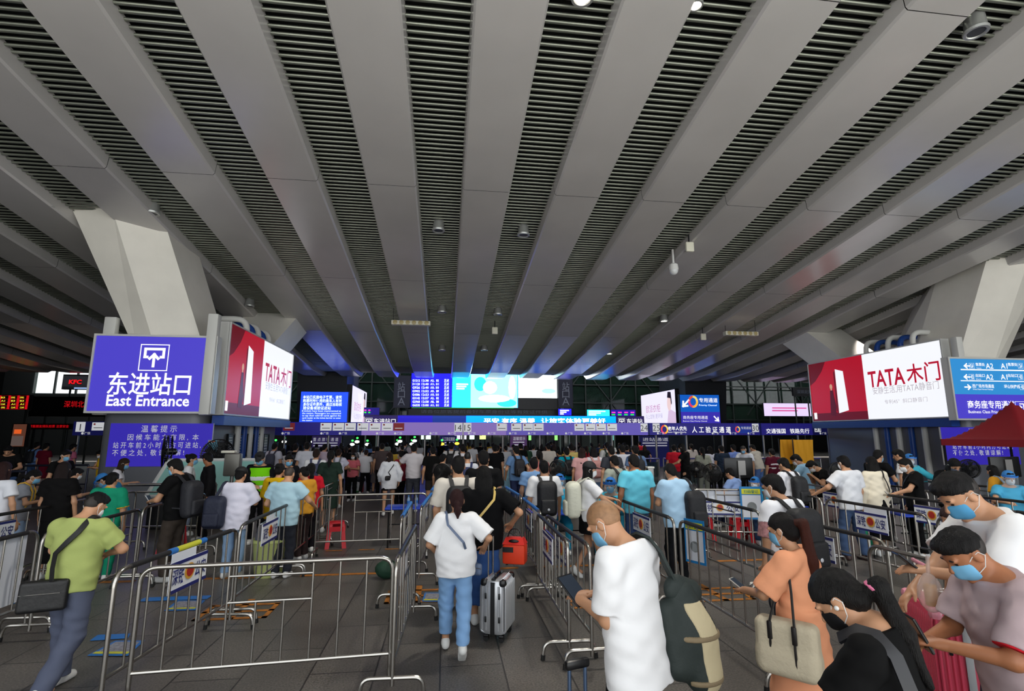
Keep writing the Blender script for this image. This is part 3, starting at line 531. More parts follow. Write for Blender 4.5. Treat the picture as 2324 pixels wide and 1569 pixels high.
# ---- dark left hall: red LED boards and shop names
red_led = E_('led_red', (235, 20, 30), .7); yel_led = E_('led_yellow', (240, 220, 60), 1.2)
s = Board('train_board', 'black departures board with red lattice and yellow digits in the dark left hall', 'screen', 'v', 40, -30, 64, 931, 896, .3, blk, blk, .03)
for i in range(5): s.rpx(-28, 898 + i * 7.6, 62, 899 + i * 7.6, red_led, 'red_line', .01)
for x in (-2, 20, 40, 61): s.rpx(x, 898, x + .8, 929, red_led, 'red_line', .01)
for i in range(4):
    for x in (3, 26, 46): s.tpx(('A1', '12:40', 'G902', 'B3')[(i + int(x)) % 4], x, x + 9, 902.5 + i * 7.6, 5, yel_led, .02)
s = Board('shop_fascia', 'black fascia with red LED station name left of the East Entrance sign', 'sign', 'v', 41, 64, 260, 946, 900, .3, blk, blk, .03); s.tpx('深圳北站', 146, 206, 918, 16, red_led, .0)
s = Board('shop_sign', 'glowing red fried chicken shop letters on a black board high in the dark left hall', 'sign', 'v', 42, 140, 215, 884, 850, .3, blk, blk, .03); s.tpx('KFC', 157, 186, 867, 13, red_led, .04); s.rpx(168, 883, 215, 880, E_('pale_led', (150, 180, 230), .8))
s = Board('ticker_screen', 'black strip with red LED ticker text above the dark left gates', 'screen', 'v', 36, 55, 162, 975, 962, .15, blk, blk, .02); s.tpx('请旅客朋友排队检票 注意安全', 60, 157, 968, 7, red_led, 0)
s = Board('shop_lightbox', 'small orange lit shop poster in the dark hall at the left edge', 'poster', 'v', 33, 22, 56, 1015, 962, .2, M('warm_shop', (120, 74, 58), .5, emit=.5), blk, .03); s.rpx(26, 990, 50, 1012, M('shop_grey', (150, 130, 124), .5, emit=.3)); s.rpx(33, 975, 48, 985, M('shop_orange', (230, 96, 40), .5, emit=.9))
s = Board('pink_screen', 'pale pink LED screen with magenta lettering beyond the right gates', 'screen', 'v', 49, 1734, 1842, 945, 915, .15, E_('led_pale_pink', (214, 196, 236), 1.2), blk, .02); [s.rpx(1752, 925 + 6 * i, 1830 - 20 * i, 928 + 6 * i, E_('led_rose', (214, 70, 140), 1), 'print_line', .02) for i in range(2)]
s = Board('station_name_sign', 'dark sign with pale station name high behind the right advert', 'sign', 'v', 48, 1800, 1843, 899, 880, .15, blk, blk, .02); s.tpx('深圳北站', 1808, 1842, 890, 9, dim_ink, 0)
# tall violet floor banners beyond the gates
for x0, x1, y0, y1, v, c, lab, tx in ((705, 772, 990, 1016, 31, (74, 60, 124), 'violet banner with white text hanging under the left gate fascia', '重 点 旅 客 通 道'), (997, 1036, 989, 1020, 33, (44, 42, 120), 'navy banner for manual check left of gate number 15', '人工验证通道'), (1158, 1196, 988, 1012, 33, (122, 84, 146), 'purple banner with rows of white text right of gate number 15', '温馨提示'), (1452, 1520, 990, 1030, 34, (40, 44, 110), 'navy standing banner under gate number 25', '进站通道')):
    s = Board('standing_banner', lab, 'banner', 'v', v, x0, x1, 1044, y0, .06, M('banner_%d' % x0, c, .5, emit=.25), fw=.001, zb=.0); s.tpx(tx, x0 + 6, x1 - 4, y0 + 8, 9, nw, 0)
    for i in range(2): s.rpx(x0 + 6, y0 + 15 + i * 6, x1 - 6, y0 + 17 + i * 6, nw, 'print_line')

# lit screens glowing far behind the gates
for x0, x1, m, lab in ((955, 966, E_('pale_screen', (214, 244, 226), 1.6), 'narrow pale lit screen far behind the gates left of the navy banner'), (1031, 1045, lit_white, 'white lit screen, left one of the bright pair far behind the gates'), (1046, 1059, lit_white, 'white lit screen, right one of the bright pair far behind the gates'), (1065, 1077, E_('pale_screen', (214, 244, 226), 1.6), 'pale green lit screen right of gate number 15'), (1088, 1103, E_('yellow_screen', (232, 240, 150), 1.4), 'yellowish lit screen far behind the gates'), (1199, 1206, E_('green_screen', (150, 230, 130), 1.2), 'small green lit screen right of the purple banner'), (1258, 1266, E_('green_screen', (150, 230, 130), 1.2), 'small green lit screen before the far glazing'), (1388, 1396, E_('teal_screen', (120, 226, 210), 1.2), 'small teal lit screen below gate number 24'), (960, 978, E_('pale_screen', (214, 244, 226), 1.6), 'wide pale lit screen left of the navy banner')):
    s = Board('lit_screen', lab, 'screen', 'v', 54, x0, x1, 998 if x1 - x0 > 8 else 1000, 988, .1, m, blk, .02)
# ================================================================ BARRIERS
plate_board = M('plate_white_board', (226, 228, 234), .45); plate_navy = M('plate_navy_edge', (34, 40, 108), .45); gold = M('badge_gold', (214, 160, 60), .45); bred = M('badge_crest_red', (168, 44, 36), .45)
tape_blue = M('blue_tape', (40, 112, 190), .5); tape_yellow = M('yellow_tape', (206, 206, 60), .5)
def plate(parent, x0, x1, z0, z1, side, name='plate'):
    """white police plate with navy edges, characters and a crest; side -1 faces local -y, +1 faces +y"""
    w_, h_ = x1 - x0, z1 - z0; y = side * .032
    o = MB().box(((x0 + x1) / 2, y, (z0 + z1) / 2), (w_, .012, h_)).build(name, plate_board, parent)
    f = MB()
    for z in (z0 + .016, z1 - .016): f.box(((x0 + x1) / 2, y + side * .008, z), (w_, .004, .032))
    f.build('navy_edge', plate_navy, o)
    ux = (1, 0, 0) if side < 0 else (-1, 0, 0); cx, cz = (x0 + x1) / 2, (z0 + z1) / 2; g = side * -1
    text('深铁', navy_ink, (cx - g * w_ * .3, y + side * .009, cz), ux, (0, 0, 1), h_ * .56, o, 'lettering', .012, w_ * .3, lift=.003)
    text('公安', navy_ink, (cx + g * w_ * .3, y + side * .009, cz), ux, (0, 0, 1), h_ * .56, o, 'lettering', .012, w_ * .3, lift=.003)
    b = MB(); b.lathe([(.0, 0), (h_ * .27, 0), (h_ * .27, .006), (0, .006)], 16); b.v = [(cx + p[0], y + side * (.008 + p[2]), cz + .01 + p[1]) for p in b.v]; b.build('badge', gold, o)
    b = MB(); b.lathe([(.0, 0), (h_ * .2, 0), (h_ * .2, .004), (0, .004)], 16); b.v = [(cx + p[0], y + side * (.014 + p[2]), cz + .015 + p[1]) for p in b.v]; b.build('crest', bred, o)
def barrier(a, b, label, pl=None, side=-1, tape=None, sleeve=False, feet=(1, 1), paper=None, boards=None, H=1.1, group='steel crowd barriers'):
    a, b = Vector((a[0], a[1], 0)), Vector((b[0], b[1], 0)); d = b - a; L = d.length
    t = thing('crowd_barrier', label, 'barrier', a, atan2(d.y, d.x), group); R = .019
    MB().tube(rounded([(0, 0, .1), (0, 0, H), (L, 0, H), (L, 0, .1)], .13, 6), R, 10).build('frame', steel, t, True)
    MB().tube([(0, 0, .3), (L, 0, .3)], .016, 8).build('bottom_rail', steel, t, True)
    q = [L * i / 9 for i in range(1, 9)]
    for i, x in enumerate(q): MB().tube([(x, 0, .3), (x, 0, .79 if i in (3, 4) else H)], .0105, 7).build('bar', steel, t, True)
    for z in (.79, 1.0): MB().tube([(q[2], 0, z), (q[5], 0, z)], .0105, 7).build('cross_rail', steel, t, True)
    for x, on in ((0, feet[0]), (L, feet[1])):
        if not on: continue
        f = MB().tube(rounded([(x, -.27, .015), (x, -.25, .16), (x, .25, .16), (x, .27, .015)], .09, 5), .018, 8).build('foot', steel, t, True)
        for s in (-1, 1): MB().tube([(x, s * .27, 0), (x, s * .265, .05)], .022, 8).build('rubber_tip', rubber, f, True)
    if sleeve: MB().tube([(.16, 0, H), (L - .16, 0, H)], R + .005, 10).build('rail_sleeve', dark_rail, t, True)
    if tape:
        x0, x1, c = tape; MB().tube([(x0, 0, H), (x1, 0, H)], R + .008, 10).build('tape', {'b': tape_blue, 'y': tape_yellow}[c], t, True)
        if c == 'y':
            for x in (x0, x1): MB().tube([(x - .05, 0, H), (x + .05, 0, H)], R + .01, 10).build('tape_end', tape_blue, t, True)
    if pl: plate(t, q[2] + .02, q[5] - .02, .72, 1.0, side)
    if paper: MB().box((L * paper[0], side * .03, .93), (L * paper[1], .006, .3)).build('paper_sheet', M('white_card', (222, 226, 236), .6), t)
    if boards:
        o = MB().box((L * .5, side * -.04, .72), (L * .9, .01, .72)).build('white_board', M('white_card', (222, 226, 236), .6), t)
        MB().box((L * .95 - .04, side * -.05, .6), (.03, .02, .5)).build('blue_edge', tape_blue, o)
    return t
lane = {'far': 'leftmost queue lane', 'w': 'lane left of the green shirt man', 'b': 'left side of the empty pen', 'c': 'right side of the empty pen', 'e': 'right of the aisle', 'f': 'lane behind the shaven-headed man', 'g': 'lane behind the orange dress', 'h': 'lane by the white shirt man in jeans', 'i': 'lane beyond the pink suitcase', 'j': 'rightmost lane'}
# the empty pen in front
barrier((-2.47, 4.86), (-.44, 4.99), 'steel barrier closing the front of the empty pen', feet=(0, 0))
barrier((-2.62, 4.78), (-2.40, 6.68), 'steel barrier with yellow tape and police plate on the left side of the empty pen', 'p', -1, (.72, 1.2, 'y'), True, paper=(.45, .2), feet=(1, 1))
barrier((-2.43, 6.85), (-2.42, 8.85), 'steel barrier with police plate beside the pale green bin', 'p', -1, None, True, paper=(.5, .16))
barrier((-2.42, 8.95), (-2.45, 11.1), 'steel barrier with blue rail tape beside the pale blue polo man', None, -1, (.3, 1.9, 'b'))
barrier((-.40, 4.85), (-.33, 6.68), 'steel barrier with police plate on the right side of the empty pen', 'p', 1, None, True, feet=(1, 1))
barrier((-.55, 7.2), (-.52, 8.9), 'steel barrier with blue taped rail standing loose in the pen corner', None, 1, (.15, 1.5, 'b'))
barrier((-.34, 8.15), (-.22, 10.15), 'steel barrier with blue taped rail and plate at the back right of the pen', 'p', 1, (.2, 1.8, 'b'))
barrier((-2.25, 9.94), (-.30, 10.06), 'steel barrier across the back of the pen beside the red stool')
barrier((-.25, 10.3), (-.15, 12.3), 'steel barrier with blue rail beyond the back corner of the pen', None, 1, (.2, 1.8, 'b'))
barrier((-2.5, 11.3), (-2.5, 13.1), 'steel barrier narrowing the lane beyond the red stool', None, -1)
# right of the aisle: doubled line
barrier((1.44, 5.2), (1.40, 7.24), 'steel barrier nearest the shaven-headed man in the doubled line', 'p', 1, None, True)
barrier((1.27, 5.42), (1.30, 7.36), 'steel barrier with plate on the aisle side of the doubled line', 'p', 1, None, True)
barrier((1.36, 7.42), (1.36, 9.18), 'steel barrier with blue taped rail right of the silver suitcase', 'p', 1, (.25, 1.6, 'b'))
barrier((1.36, 9.3), (1.27, 11.1), 'steel barrier with blue rail where the right aisle line begins', 'p', 1, (.2, 1.6, 'b'))
# lane behind the shaven-headed man
barrier((2.98, 6.66), (2.94, 8.7), 'steel barrier with police plate just behind the shaven head', 'p', -1 * -1, None, True)
barrier((2.93, 8.75), (2.88, 10.7), 'steel barrier gripped by the woman in the black cap', None, 1)
barrier((3.06, 4.55), (3.02, 6.58), 'steel barrier with code poster between the green backpack and orange dress', None, 1, None, True)
# white-board cross barrier
gb = barrier((4.92, 10.08), (6.26, 9.76), 'steel barrier facing the viewer hung with white boards and police plate', None, -1)
for x0, x1 in ((.12, .62), (.64, 1.2)): MB().box(((x0 + x1) / 2, .03, .82), (x1 - x0, .01, .5)).build('white_board', M('white_card', (222, 226, 236), .6), gb)
plate(gb, .1, .92, .62, .88, -1)
# right lanes
barrier((4.47, 7.1), (4.43, 9.05), 'steel barrier with dark rail crossing in front of the white boards', None, 1, None, True)
barrier((4.55, 5.05), (4.45, 7.0), 'steel barrier with police plate beside the black backpack man', 'p', 1, None, True)
barrier((4.28, 3.0), (4.26, 4.95), 'steel barrier nearest the pink suitcase handle', None, 1, None, False)
barrier((6.54, 6.5), (6.48, 8.35), 'steel barrier with police plate in front of the white shirt man in jeans', 'p', 1, None, True, paper=(.45, .22))
barrier((6.47, 8.45), (6.4, 10.4), 'steel barrier behind the white shirt man in jeans', None, 1)
barrier((6.6, 4.4), (6.56, 6.4), 'steel barrier with police plate behind the brown-haired woman', 'p', 1, None, True)
barrier((8.08, 6.9), (7.98, 8.85), 'steel barrier before the blue table with police plate', 'p', 1, None, True)
barrier((7.95, 8.95), (7.9, 10.9), 'steel barrier left of the cream blouse woman', 'p', 1)
barrier((8.15, 4.9), (8.1, 6.8), 'steel barrier at the right behind the white T-shirt man', None, 1, None, True)
barrier((9.4, 7.3), (9.3, 9.3), 'steel barrier with police plate under the light-blue polo staff', 'p', 1, None, True)
barrier((9.5, 9.4), (9.4, 11.4), 'steel barrier beyond the blue table', 'p', 1)
barrier((11.5, 9.2), (11.1, 11.1), 'steel barrier with dark rail beside the yellow shirt woman', None, 1, None, True)
barrier((11.6, 7.2), (11.5, 9.1), 'steel barrier at the right edge before the water bottles', None, 1, None, True)
# left lanes
barrier((-4.68, 4.85), (-4.63, 6.85), 'steel barrier backed with white boards at the left edge', None, -1, None, True, boards=True)
barrier((-4.41, 6.6), (-4.44, 8.53), 'steel barrier just behind the green shirt man', None, -1, None, True)
barrier((-4.47, 8.64), (-4.43, 10.6), 'steel barrier beside the black T-shirt man with backpack', None, -1)
barrier((-6.1, 7.1), (-6.0, 9.1), 'steel barrier with police plate before the white T-shirt woman', 'p', -1, None, True)
barrier((-6.03, 9.2), (-5.95, 11.2), 'steel barrier before the black T-shirt long-haired woman', None, -1)
# ================================================================ OTHER FURNITURE
# tall tubular railing in front of the glass case
def railing(a, b, label, H=1.1, rails=(1.0,), posts=3, m=steel, glass_=None, cat='railing', top_m=None, group=None):
    a, b = Vector((*a, 0)), Vector((*b, 0)); d = b - a; L = d.length; t = thing('glass_railing' if glass_ else 'tube_railing', label, cat, a, atan2(d.y, d.x), group)
    MB().tube([(0, 0, H), (L, 0, H)], .035, 10).build('top_rail', top_m or m, t, True)
    for z in rails: MB().tube([(0, 0, H * z), (L, 0, H * z)], .022, 8).build('mid_rail', m, t, True)
    for i in range(posts):
        x = L * i / (posts - 1); MB().tube([(x, 0, 0), (x, 0, H)], .028, 8).build('post', m, t, True)
    if glass_:
        for i in range(posts - 1): MB().box((L * (i + .5) / (posts - 1), 0, H * .48), (L / (posts - 1) - .1, .012, H * .8)).build('glass_panel', glass_, t)
    return t
railing((-7.0, 12.5), (-5.0, 12.45), 'thick tubular steel railing in front of the tilted glass case', 1.1, (.86, .2), 2)
smoke = M('smoked_glass', (44, 60, 62), .06, alpha=.62); dark_tube = M('dark_tube', (52, 54, 70), .35, .7)
for i, (a, b, lab) in enumerate([((6.6, 21.5), (9.0, 21.3), 'first smoked glass railing section right of the aisle'), ((9.2, 21.3), (12.4, 21.0), 'second smoked glass railing section, before the red shirt man'), ((12.6, 21), (16, 20.7), 'third smoked glass railing section, before the dark tee man'), ((3.2, 24), (6.4, 23.6), 'far smoked glass railing section with blue top rail left of centre right')]):
    railing(a, b, lab, 1.15, (), 4, steel_dull, smoke, top_m=M('violet_rail', (62, 62, 120), .3, .3), group='glass railings')
for i, (a, b, lab) in enumerate([((-17.5, 15.2), (-11.2, 15.8), 'dark tube railing across the left hall nearest the viewer'), ((-17, 18.2), (-11.4, 18.6), 'dark tube railing across the left hall behind the first one')]):
    railing(a, b, lab, 1.2, (.5,), 5, dark_tube, group='dark hall railings')
# tilted glass case with white frame
t = thing('glass_case', 'white-framed case of pale green glass leaning before the grey column base', 'display case', (-6.9, 13.4, 0))
wf_ = MB(); A = [(0, 0, .75), (2.3, 0, .75), (2.2, .55, 1.55), (.15, .55, 1.55)]
for p, q in zip(A, A[1:] + A[:1]): wf_.tube([p, q], .045, 6)
wf_.build('white_frame', white_paint, t)
MB().prism(A, [(x, y + .02, z - .02) for x, y, z in A]).build('glass_top', M('pale_green_glass', (150, 204, 196), .08, spec=.7), t)
MB().box((1.15, .3, .37), (2.2, .55, .7)).build('cabinet', black_plastic, t)
def stool(x, y, label, rz=.2):
    t = thing('plastic_stool', label, 'stool', (x, y, 0), rz, 'red plastic stools'); m = M('red_plastic', (206, 16, 34), .35)
    MB().rbox((0, 0, .465), (.3, .3, .03), .012).build('seat', m, t, True)
    for sx in (-1, 1):
        for sy in (-1, 1):
            a = [(sx * .15, sy * .15, .455), (sx * .07, sy * .15, .455), (sx * .07, sy * .135, .455), (sx * .135, sy * .135, .455)][::sx * sy]
            c = [(sx * .2, sy * .2, 0), (sx * .12, sy * .2, 0), (sx * .12, sy * .18, 0), (sx * .18, sy * .18, 0)][::sx * sy]
            b = MB().prism(c, a); b.add([(sx * .15, sy * .15, .455), (sx * .15, sy * .07, .455), (sx * .2, sy * .12, 0), (sx * .2, sy * .2, 0)], [(0, 1, 2, 3)]); b.build('leg', m, t)
    for s in (-1, 1):
        MB().box((0, s * .165, .36), (.26, .012, .09)).build('apron', m, t); MB().box((s * .165, 0, .36), (.012, .26, .09)).build('apron', m, t)
    return t
stool(-2.1, 11.0, 'red plastic stool standing inside the pen by the back barrier')
stool(5.35, 10.6, 'red plastic stool under the white boards, left one', .1); stool(6.15, 10.5, 'red plastic stool under the code poster', -.1); stool(1.9, 10.9, 'red plastic stool behind the doubled barrier line', .3)
stool(-5.1, 11.0, 'red plastic stool beside the navy backpack', .1); stool(12.6, 15.0, 'red stool under the seated man in pale blue', .2)
def table(a, L, W, label, rz=0, m=None):
    t = thing('folding_table', label, 'table', (a[0], a[1], 0), rz, 'blue folding tables')
    MB().rbox((L / 2, W / 2, .735), (L, W, .035), .012).build('tabletop', m or M('blue_tabletop', (26, 66, 196), .35), t, True)
    for x in (.08, L - .08):
        for y in (.06, W - .06): MB().tube([(x, y, 0), (x, y, .72)], .016, 8).build('leg', black_plastic, t, True)
    MB().tube([(.08, W / 2, .4), (L - .08, W / 2, .4)], .012, 6).build('stretcher', black_plastic, t)
    return t
table((-1.15, 10.7), 1.7, .6, 'blue folding table with water bottles behind the pen'); table((1.55, 9.6), 1.3, .6, 'blue folding table before the seated staff in blue gowns'); table((6.4, 9.9), .9, .6, 'blue folding table beside the face shield staff'); table((8.2, 8.6), 1.7, .6, 'blue folding table among the right barriers', -.2)
def bottle(x, y, z, label):
    t = thing('water_bottle', label, 'bottle', (x, y, z), 0, 'water bottles'); MB().lathe([(.03, 0), (.033, .01), (.033, .15), (.014, .19), (.013, .205)], 12).build('body', M('water_clear', (170, 200, 226), .1, alpha=.5), t, True)
    MB().lathe([(.015, .2), (.015, .225)], 10).build('cap', tape_blue, t); MB().lathe([(.0335, .07), (.0335, .12)], 12).build('wrapper', tape_blue, t)
for x, y, lab in ((-.7, 10.85, 'left'), (-.55, 10.9, 'right')): bottle(x, y, .755, 'water bottle standing on the blue table behind the pen, %s one' % lab)
for i in range(3): bottle(11.9 + i * .12, 9.6 + .05 * i, .82, 'water bottle beside the light-blue polo staff, %s of three' % ('first', 'second', 'third')[i])
table((11.5, 9.3), 1.4, .6, 'folding table with water bottles at the right edge', .1, M('dark_tabletop', (36, 40, 52), .4)).location.z = .065
def fan(x, y, label, H=1.25, r=.36, rz=0, stand=True):
    t = thing('pedestal_fan', label, 'fan', (x, y, 0), rz, 'black pedestal fans')
    MB().lathe([(.26, 0), (.26, .03), (.05, .07)], 20).build('base', black_plastic, t, True); MB().tube([(0, 0, .05), (0, 0, H - .1)], .025, 8).build('pole', black_plastic, t)
    b = MB()
    for q in range(11): rr = r * (q + 1) / 11; b.tube([(rr * cos(2 * pi * k / 24), -.1 - .03 * cos(rr / r * 1.5), H + rr * sin(2 * pi * k / 24)) for k in range(25)], .0055 * max(1, r / .3) ** 1.6, 4, False)
    for k in range(40): b.tube([(.05 * cos(pi * k / 20), -.13, H + .05 * sin(pi * k / 20)), (r * cos(pi * k / 20), -.1, H + r * sin(pi * k / 20)), (r * cos(pi * k / 20), .06, H + r * sin(pi * k / 20)), (.05, .1, H)], .0042 * max(1, r / .3) ** 1.6, 4, False)
    b.tube([(r * cos(2 * pi * k / 28), -.03, H + r * sin(2 * pi * k / 28)) for k in range(29)], .014, 6, False)
    b.build('guard', black_plastic, t)
    for k in range(5):
        a = 2 * pi * k / 5; c = MB().prism([(0 + .05 * cos(a), -.05, H + .05 * sin(a)), (r * .85 * cos(a - .3), -.07, H + r * .85 * sin(a - .3)), (r * .85 * cos(a + .35), -.03, H + r * .85 * sin(a + .35))], [(0 + .05 * cos(a), -.04, H + .05 * sin(a)), (r * .85 * cos(a - .3), -.06, H + r * .85 * sin(a - .3)), (r * .85 * cos(a + .35), -.02, H + r * .85 * sin(a + .35))]); c.build('blade', M('fan_blade', (44, 46, 50), .35), t)
    b = MB().lathe([(.07, -.1), (.09, 0), (.08, .16), (.03, .2)], 14); b.v = [(p[0], p[2], H + p[1]) for p in b.v]; b.build('motor', black_plastic, t, True)
    return t
def at_D(px, D): p = atd(px, 985, D); return p.x, p.y
for px, D, H, r, lab in ((1006, 13.0, 1.27, .2, 'black pedestal fan facing the aisle left of the cream T-shirt man'), (1266, 12.4, 1.38, .21, 'black pedestal fan behind the staff in a blue cap'), (1578, 14.0, 1.25, .21, 'black pedestal fan turned away behind the pale blue polo man'), (1612, 13.6, 1.2, .23, 'black pedestal fan facing right behind the pale blue polo man'), (386, 13.2, 1.75, .4, 'large dark mesh fan before the violet notice panel'), (497, 13.6, 1.65, .4, 'large dark mesh fan beside the man in black left of the guard'), (2185, 13.0, 1.35, .22, 'black pedestal fan under the red canopy'), (1890, 13.5, 1.25, .22, 'black pedestal fan behind the white shirt man in jeans')):
    x, y = at_D(px, D); fan(x, y, lab, H, r, {386: -1.05, 497: .75, 1578: 2.4, 1612: -.9}.get(px, random.uniform(-.4, .4)))
# gate terminals: lit heads on black posts
lamp_w = E_('terminal_light', (250, 255, 244), 3.0); lamp_y = E_('terminal_amber', (255, 206, 60), 3.0); lamp_g = E_('terminal_green', (60, 240, 90), 2.5)
for i, (px, py, y_) in enumerate(((626, 1008, 0), (646, 1003, 0), (712, 1003, 0), (731, 1009, 0), (746, 1003, 0), (800, 1009, 0), (811, 1003, 0), (834, 1009, 0), (902, 1008, 0), (908, 1002, 0), (935, 1008, 0), (941, 1001, 0), (1003, 1008, 1), (1037, 1007, 1))):
    p = atd(px, py, 31); t = thing('gate_terminal', '%s lit gate terminal counted from the cream leaning column' % ('1st 2nd 3rd'.split() + ['%dth' % k for k in range(4, 20)])[i], 'terminal', (p.x, p.y, 0), 0, 'gate terminals'); z = p.z
    MB().rbox((0, 0, z / 2 - .1), (.2, .3, z - .2), .03).build('body', black_plastic, t, True); MB().rbox((0, -.05, z), (.3, .12, .24), .04).build('head', black_plastic, t, True)
    MB().ball((0, -.1, z), (.14, .05, .085)).build('lit_face', lamp_y if y_ else lamp_w, t, True); MB().ball((0, -.05, z + .22), (.07, .05, .06), 10).build('green_arrow', lamp_g, t, True)
# low turnstile cabinets under the fascia
for i, px in enumerate((620, 650, 690, 730, 770, 812, 850, 905, 945, 990, 1030, 1085, 1120, 1170, 1215, 1262, 1330, 1375, 1410)):
    p = atd(px, 1000, 30); o = MB().rbox((0, 0, .5), (.24, 1.5, 1.0), .04).build('gate_cabinet', steel_dull, None, True, (p.x, p.y, 0)); tag(o, '%s steel gate cabinet under the fascia from the left' % ('1st 2nd 3rd'.split() + ['%dth' % k for k in range(4, 30)])[i], 'gate', 'steel gate cabinets'); MB().rbox((0, 0, 1.02), (.2, 1.4, .03), .01).build('top_plate', black_plastic, o)
# white topped queue posts
for px, py, H, lab in ((729, 1165, 1.25, 'white square queue post behind the red stool'), (1058, 1150, 1.2, 'white square queue post left of the cream T-shirt man'), (1150, 1160, 1.2, 'pale blue square queue post where the right aisle line begins'), (700, 1160, 1.1, 'grey square queue post left of the white one by the red stool'), (1480, 1180, 1.3, 'grey steel box post between the cyan polo man and pale blue polo man')):
    p = atz(px, py, 0) if py != 1165 else atz(px, py, 0); o = MB().rbox((0, 0, H / 2), (.16, .16, H), .02).build('queue_post', {729: white_paint, 1058: white_paint, 1150: M('pale_blue_paint', (130, 176, 196), .5)}.get(px, steel_dull), None, True, (p.x, p.y, 0)); tag(o, lab, 'post'); MB().rbox((0, 0, H + .02), (.19, .19, .05), .015).build('cap', M('cap_white', (236, 236, 232), .4), o)
# monitors
for px, py, D, W_, lab in ((1670, 1062, 13.5, .78, 'black monitor back on a steel pole behind the white boards'), (2268, 1060, 13.2, .85, 'large black monitor before the violet notice panel')):
    x, y = at_D(px, D); t = thing('monitor', lab, 'monitor', (x, y, 0)); z = atd(px, py, D).z
    MB().rbox((0, 0, z), (W_, .07, .5), .02).build('screen_housing', black_plastic, t, True); MB().tube([(0, 0, 0), (0, -.03, z + .1)], .03, 8).build('pole', steel_dull, t); MB().lathe([(.25, 0), (.25, .03)], 16).build('base', steel_dull, t); MB().box((.06, -.05, z), (.2, .04, .36)).build('bracket', steel_dull, t)
# suitcases and bags on the floor
def suitcase(loc, rz, label, col, dims, ribs, metal=.0, band=None, handle=True, hz=.42, corner=None, rough=.35):
    W_, T_, H_ = dims; t = thing('suitcase', label, 'suitcase', loc, rz); m = M('case_%d_%d_%d' % col, col, rough, metal); z0 = .07
    MB().rbox((0, 0, z0 + H_ / 2), (W_, T_, H_), .05).build('shell', m, t, True)
    r = MB()
    for i in range(ribs):
        x = -W_ / 2 + W_ * (i + .5) / ribs
        for s in (-1, 1): r.tube(rounded([(x, s * T_ * .3, z0 + .03 - .0), (x, s * (T_ / 2 + .002), z0 + .04), (x, s * (T_ / 2 + .002), z0 + H_ - .05), (x, s * T_ * .3, z0 + H_ + .003)], .04, 3), W_ / ribs * .3, 6)
    n2 = max(2, int(T_ / (W_ / ribs)))
    for j in range(n2):
        y = -T_ / 2 + T_ * (j + .5) / n2
        if abs(y) < .03: continue
        for s in (-1, 1): r.tube([(s * (W_ / 2 + .002), y, z0 + .06), (s * (W_ / 2 + .002), y, z0 + H_ - .06)], T_ / n2 * .3, 6)
    r.build('shell_rib', m, t, True)
    b = MB()
    for s in (-1, 1): b.box((s * (W_ / 2 + .004), 0, z0 + H_ / 2), (.014, .045, H_ - .04))
    b.box((0, 0, z0 + H_ + .004), (W_ - .04, .045, .012)); b.build('seam_band', band or black_plastic, t)
    for s in (-1, 1):
        for q in (-1, 1):
            wq = MB().tube([(s * (W_ / 2 - .05) - .016, q * (T_ / 2 - .05), .03), (s * (W_ / 2 - .05) + .016, q * (T_ / 2 - .05), .03)], .03, 12).build('wheel', rubber, t, True); MB().rbox((s * (W_ / 2 - .05), q * (T_ / 2 - .05), .06), (.06, .06, .03), .01).build('wheel_mount', black_plastic, wq)
            MB().rbox((s * (W_ / 2 - .03), q * (T_ / 2 - .03), z0 + H_ - .03), (.08, .08, .08), .03).build('corner_guard', corner or black_plastic, t, True)
    if handle:
        hnd = MB()
        for s in (-1, 1): hnd.tube([(s * .09, T_ / 2 - .05, z0 + H_ - .02), (s * .09, T_ / 2 - .05, z0 + H_ + hz)], .009, 8)
        hnd.build('telescopic_pole', steel, t, True); MB().rbox((0, T_ / 2 - .05, z0 + H_ + hz), (.22, .03, .03), .012).build('pull_grip', corner or black_plastic, t, True)
    MB().tube(rounded([(-.09, 0, z0 + H_ + .01), (-.08, 0, z0 + H_ + .035), (.08, 0, z0 + H_ + .035), (.09, 0, z0 + H_ + .01)], .02, 3), .011, 8).build('carry_handle', black_plastic, t, True)
    for q in (-1, 1):
        for z in (.3, .72): MB().rbox((-W_ / 2 - .012, q * T_ * .28, z0 + H_ * z), (.012, .022, .06), .004).build('side_stud', black_plastic, t, True)
    return t
suitcase((.62, 6.08, 0), radians(68), 'silver ribbed suitcase with black band pulled by the walking woman in white', (196, 198, 202), (.40, .27, .56), 9, .55, rough=.3)
suitcase((3.72, 3.66, 0), radians(64), 'large pink ribbed suitcase with clear corner guards before the grey T-shirt man', (208, 70, 96), (.56, .36, .9), 17, 0, M('case_aluminium', (180, 182, 186), .3, .8), True, .26, M('clear_guard', (230, 150, 168), .08))
p = atz(1320, 1569, .72); t = thing('suitcase', 'black suitcase handle with blue tubes at the bottom edge left of the white T-shirt', 'suitcase', (atz(1315, 1497, .97).x, atz(1315, 1497, .97).y - .05, 0), .3)
MB().rbox((0, 0, .36), (.36, .24, .5), .05).build('shell', M('case_dark', (24, 26, 32), .4), t, True)
for s in (-1, 1): MB().tube([(s * .05, .05, .6), (s * .05, .05, .93)], .011, 8).build('telescopic_pole', M('blue_tube', (90, 110, 140), .3, .7), t, True)
MB().rbox((0, .05, .95), (.15, .04, .05), .015).build('pull_grip', black_plastic, t, True)
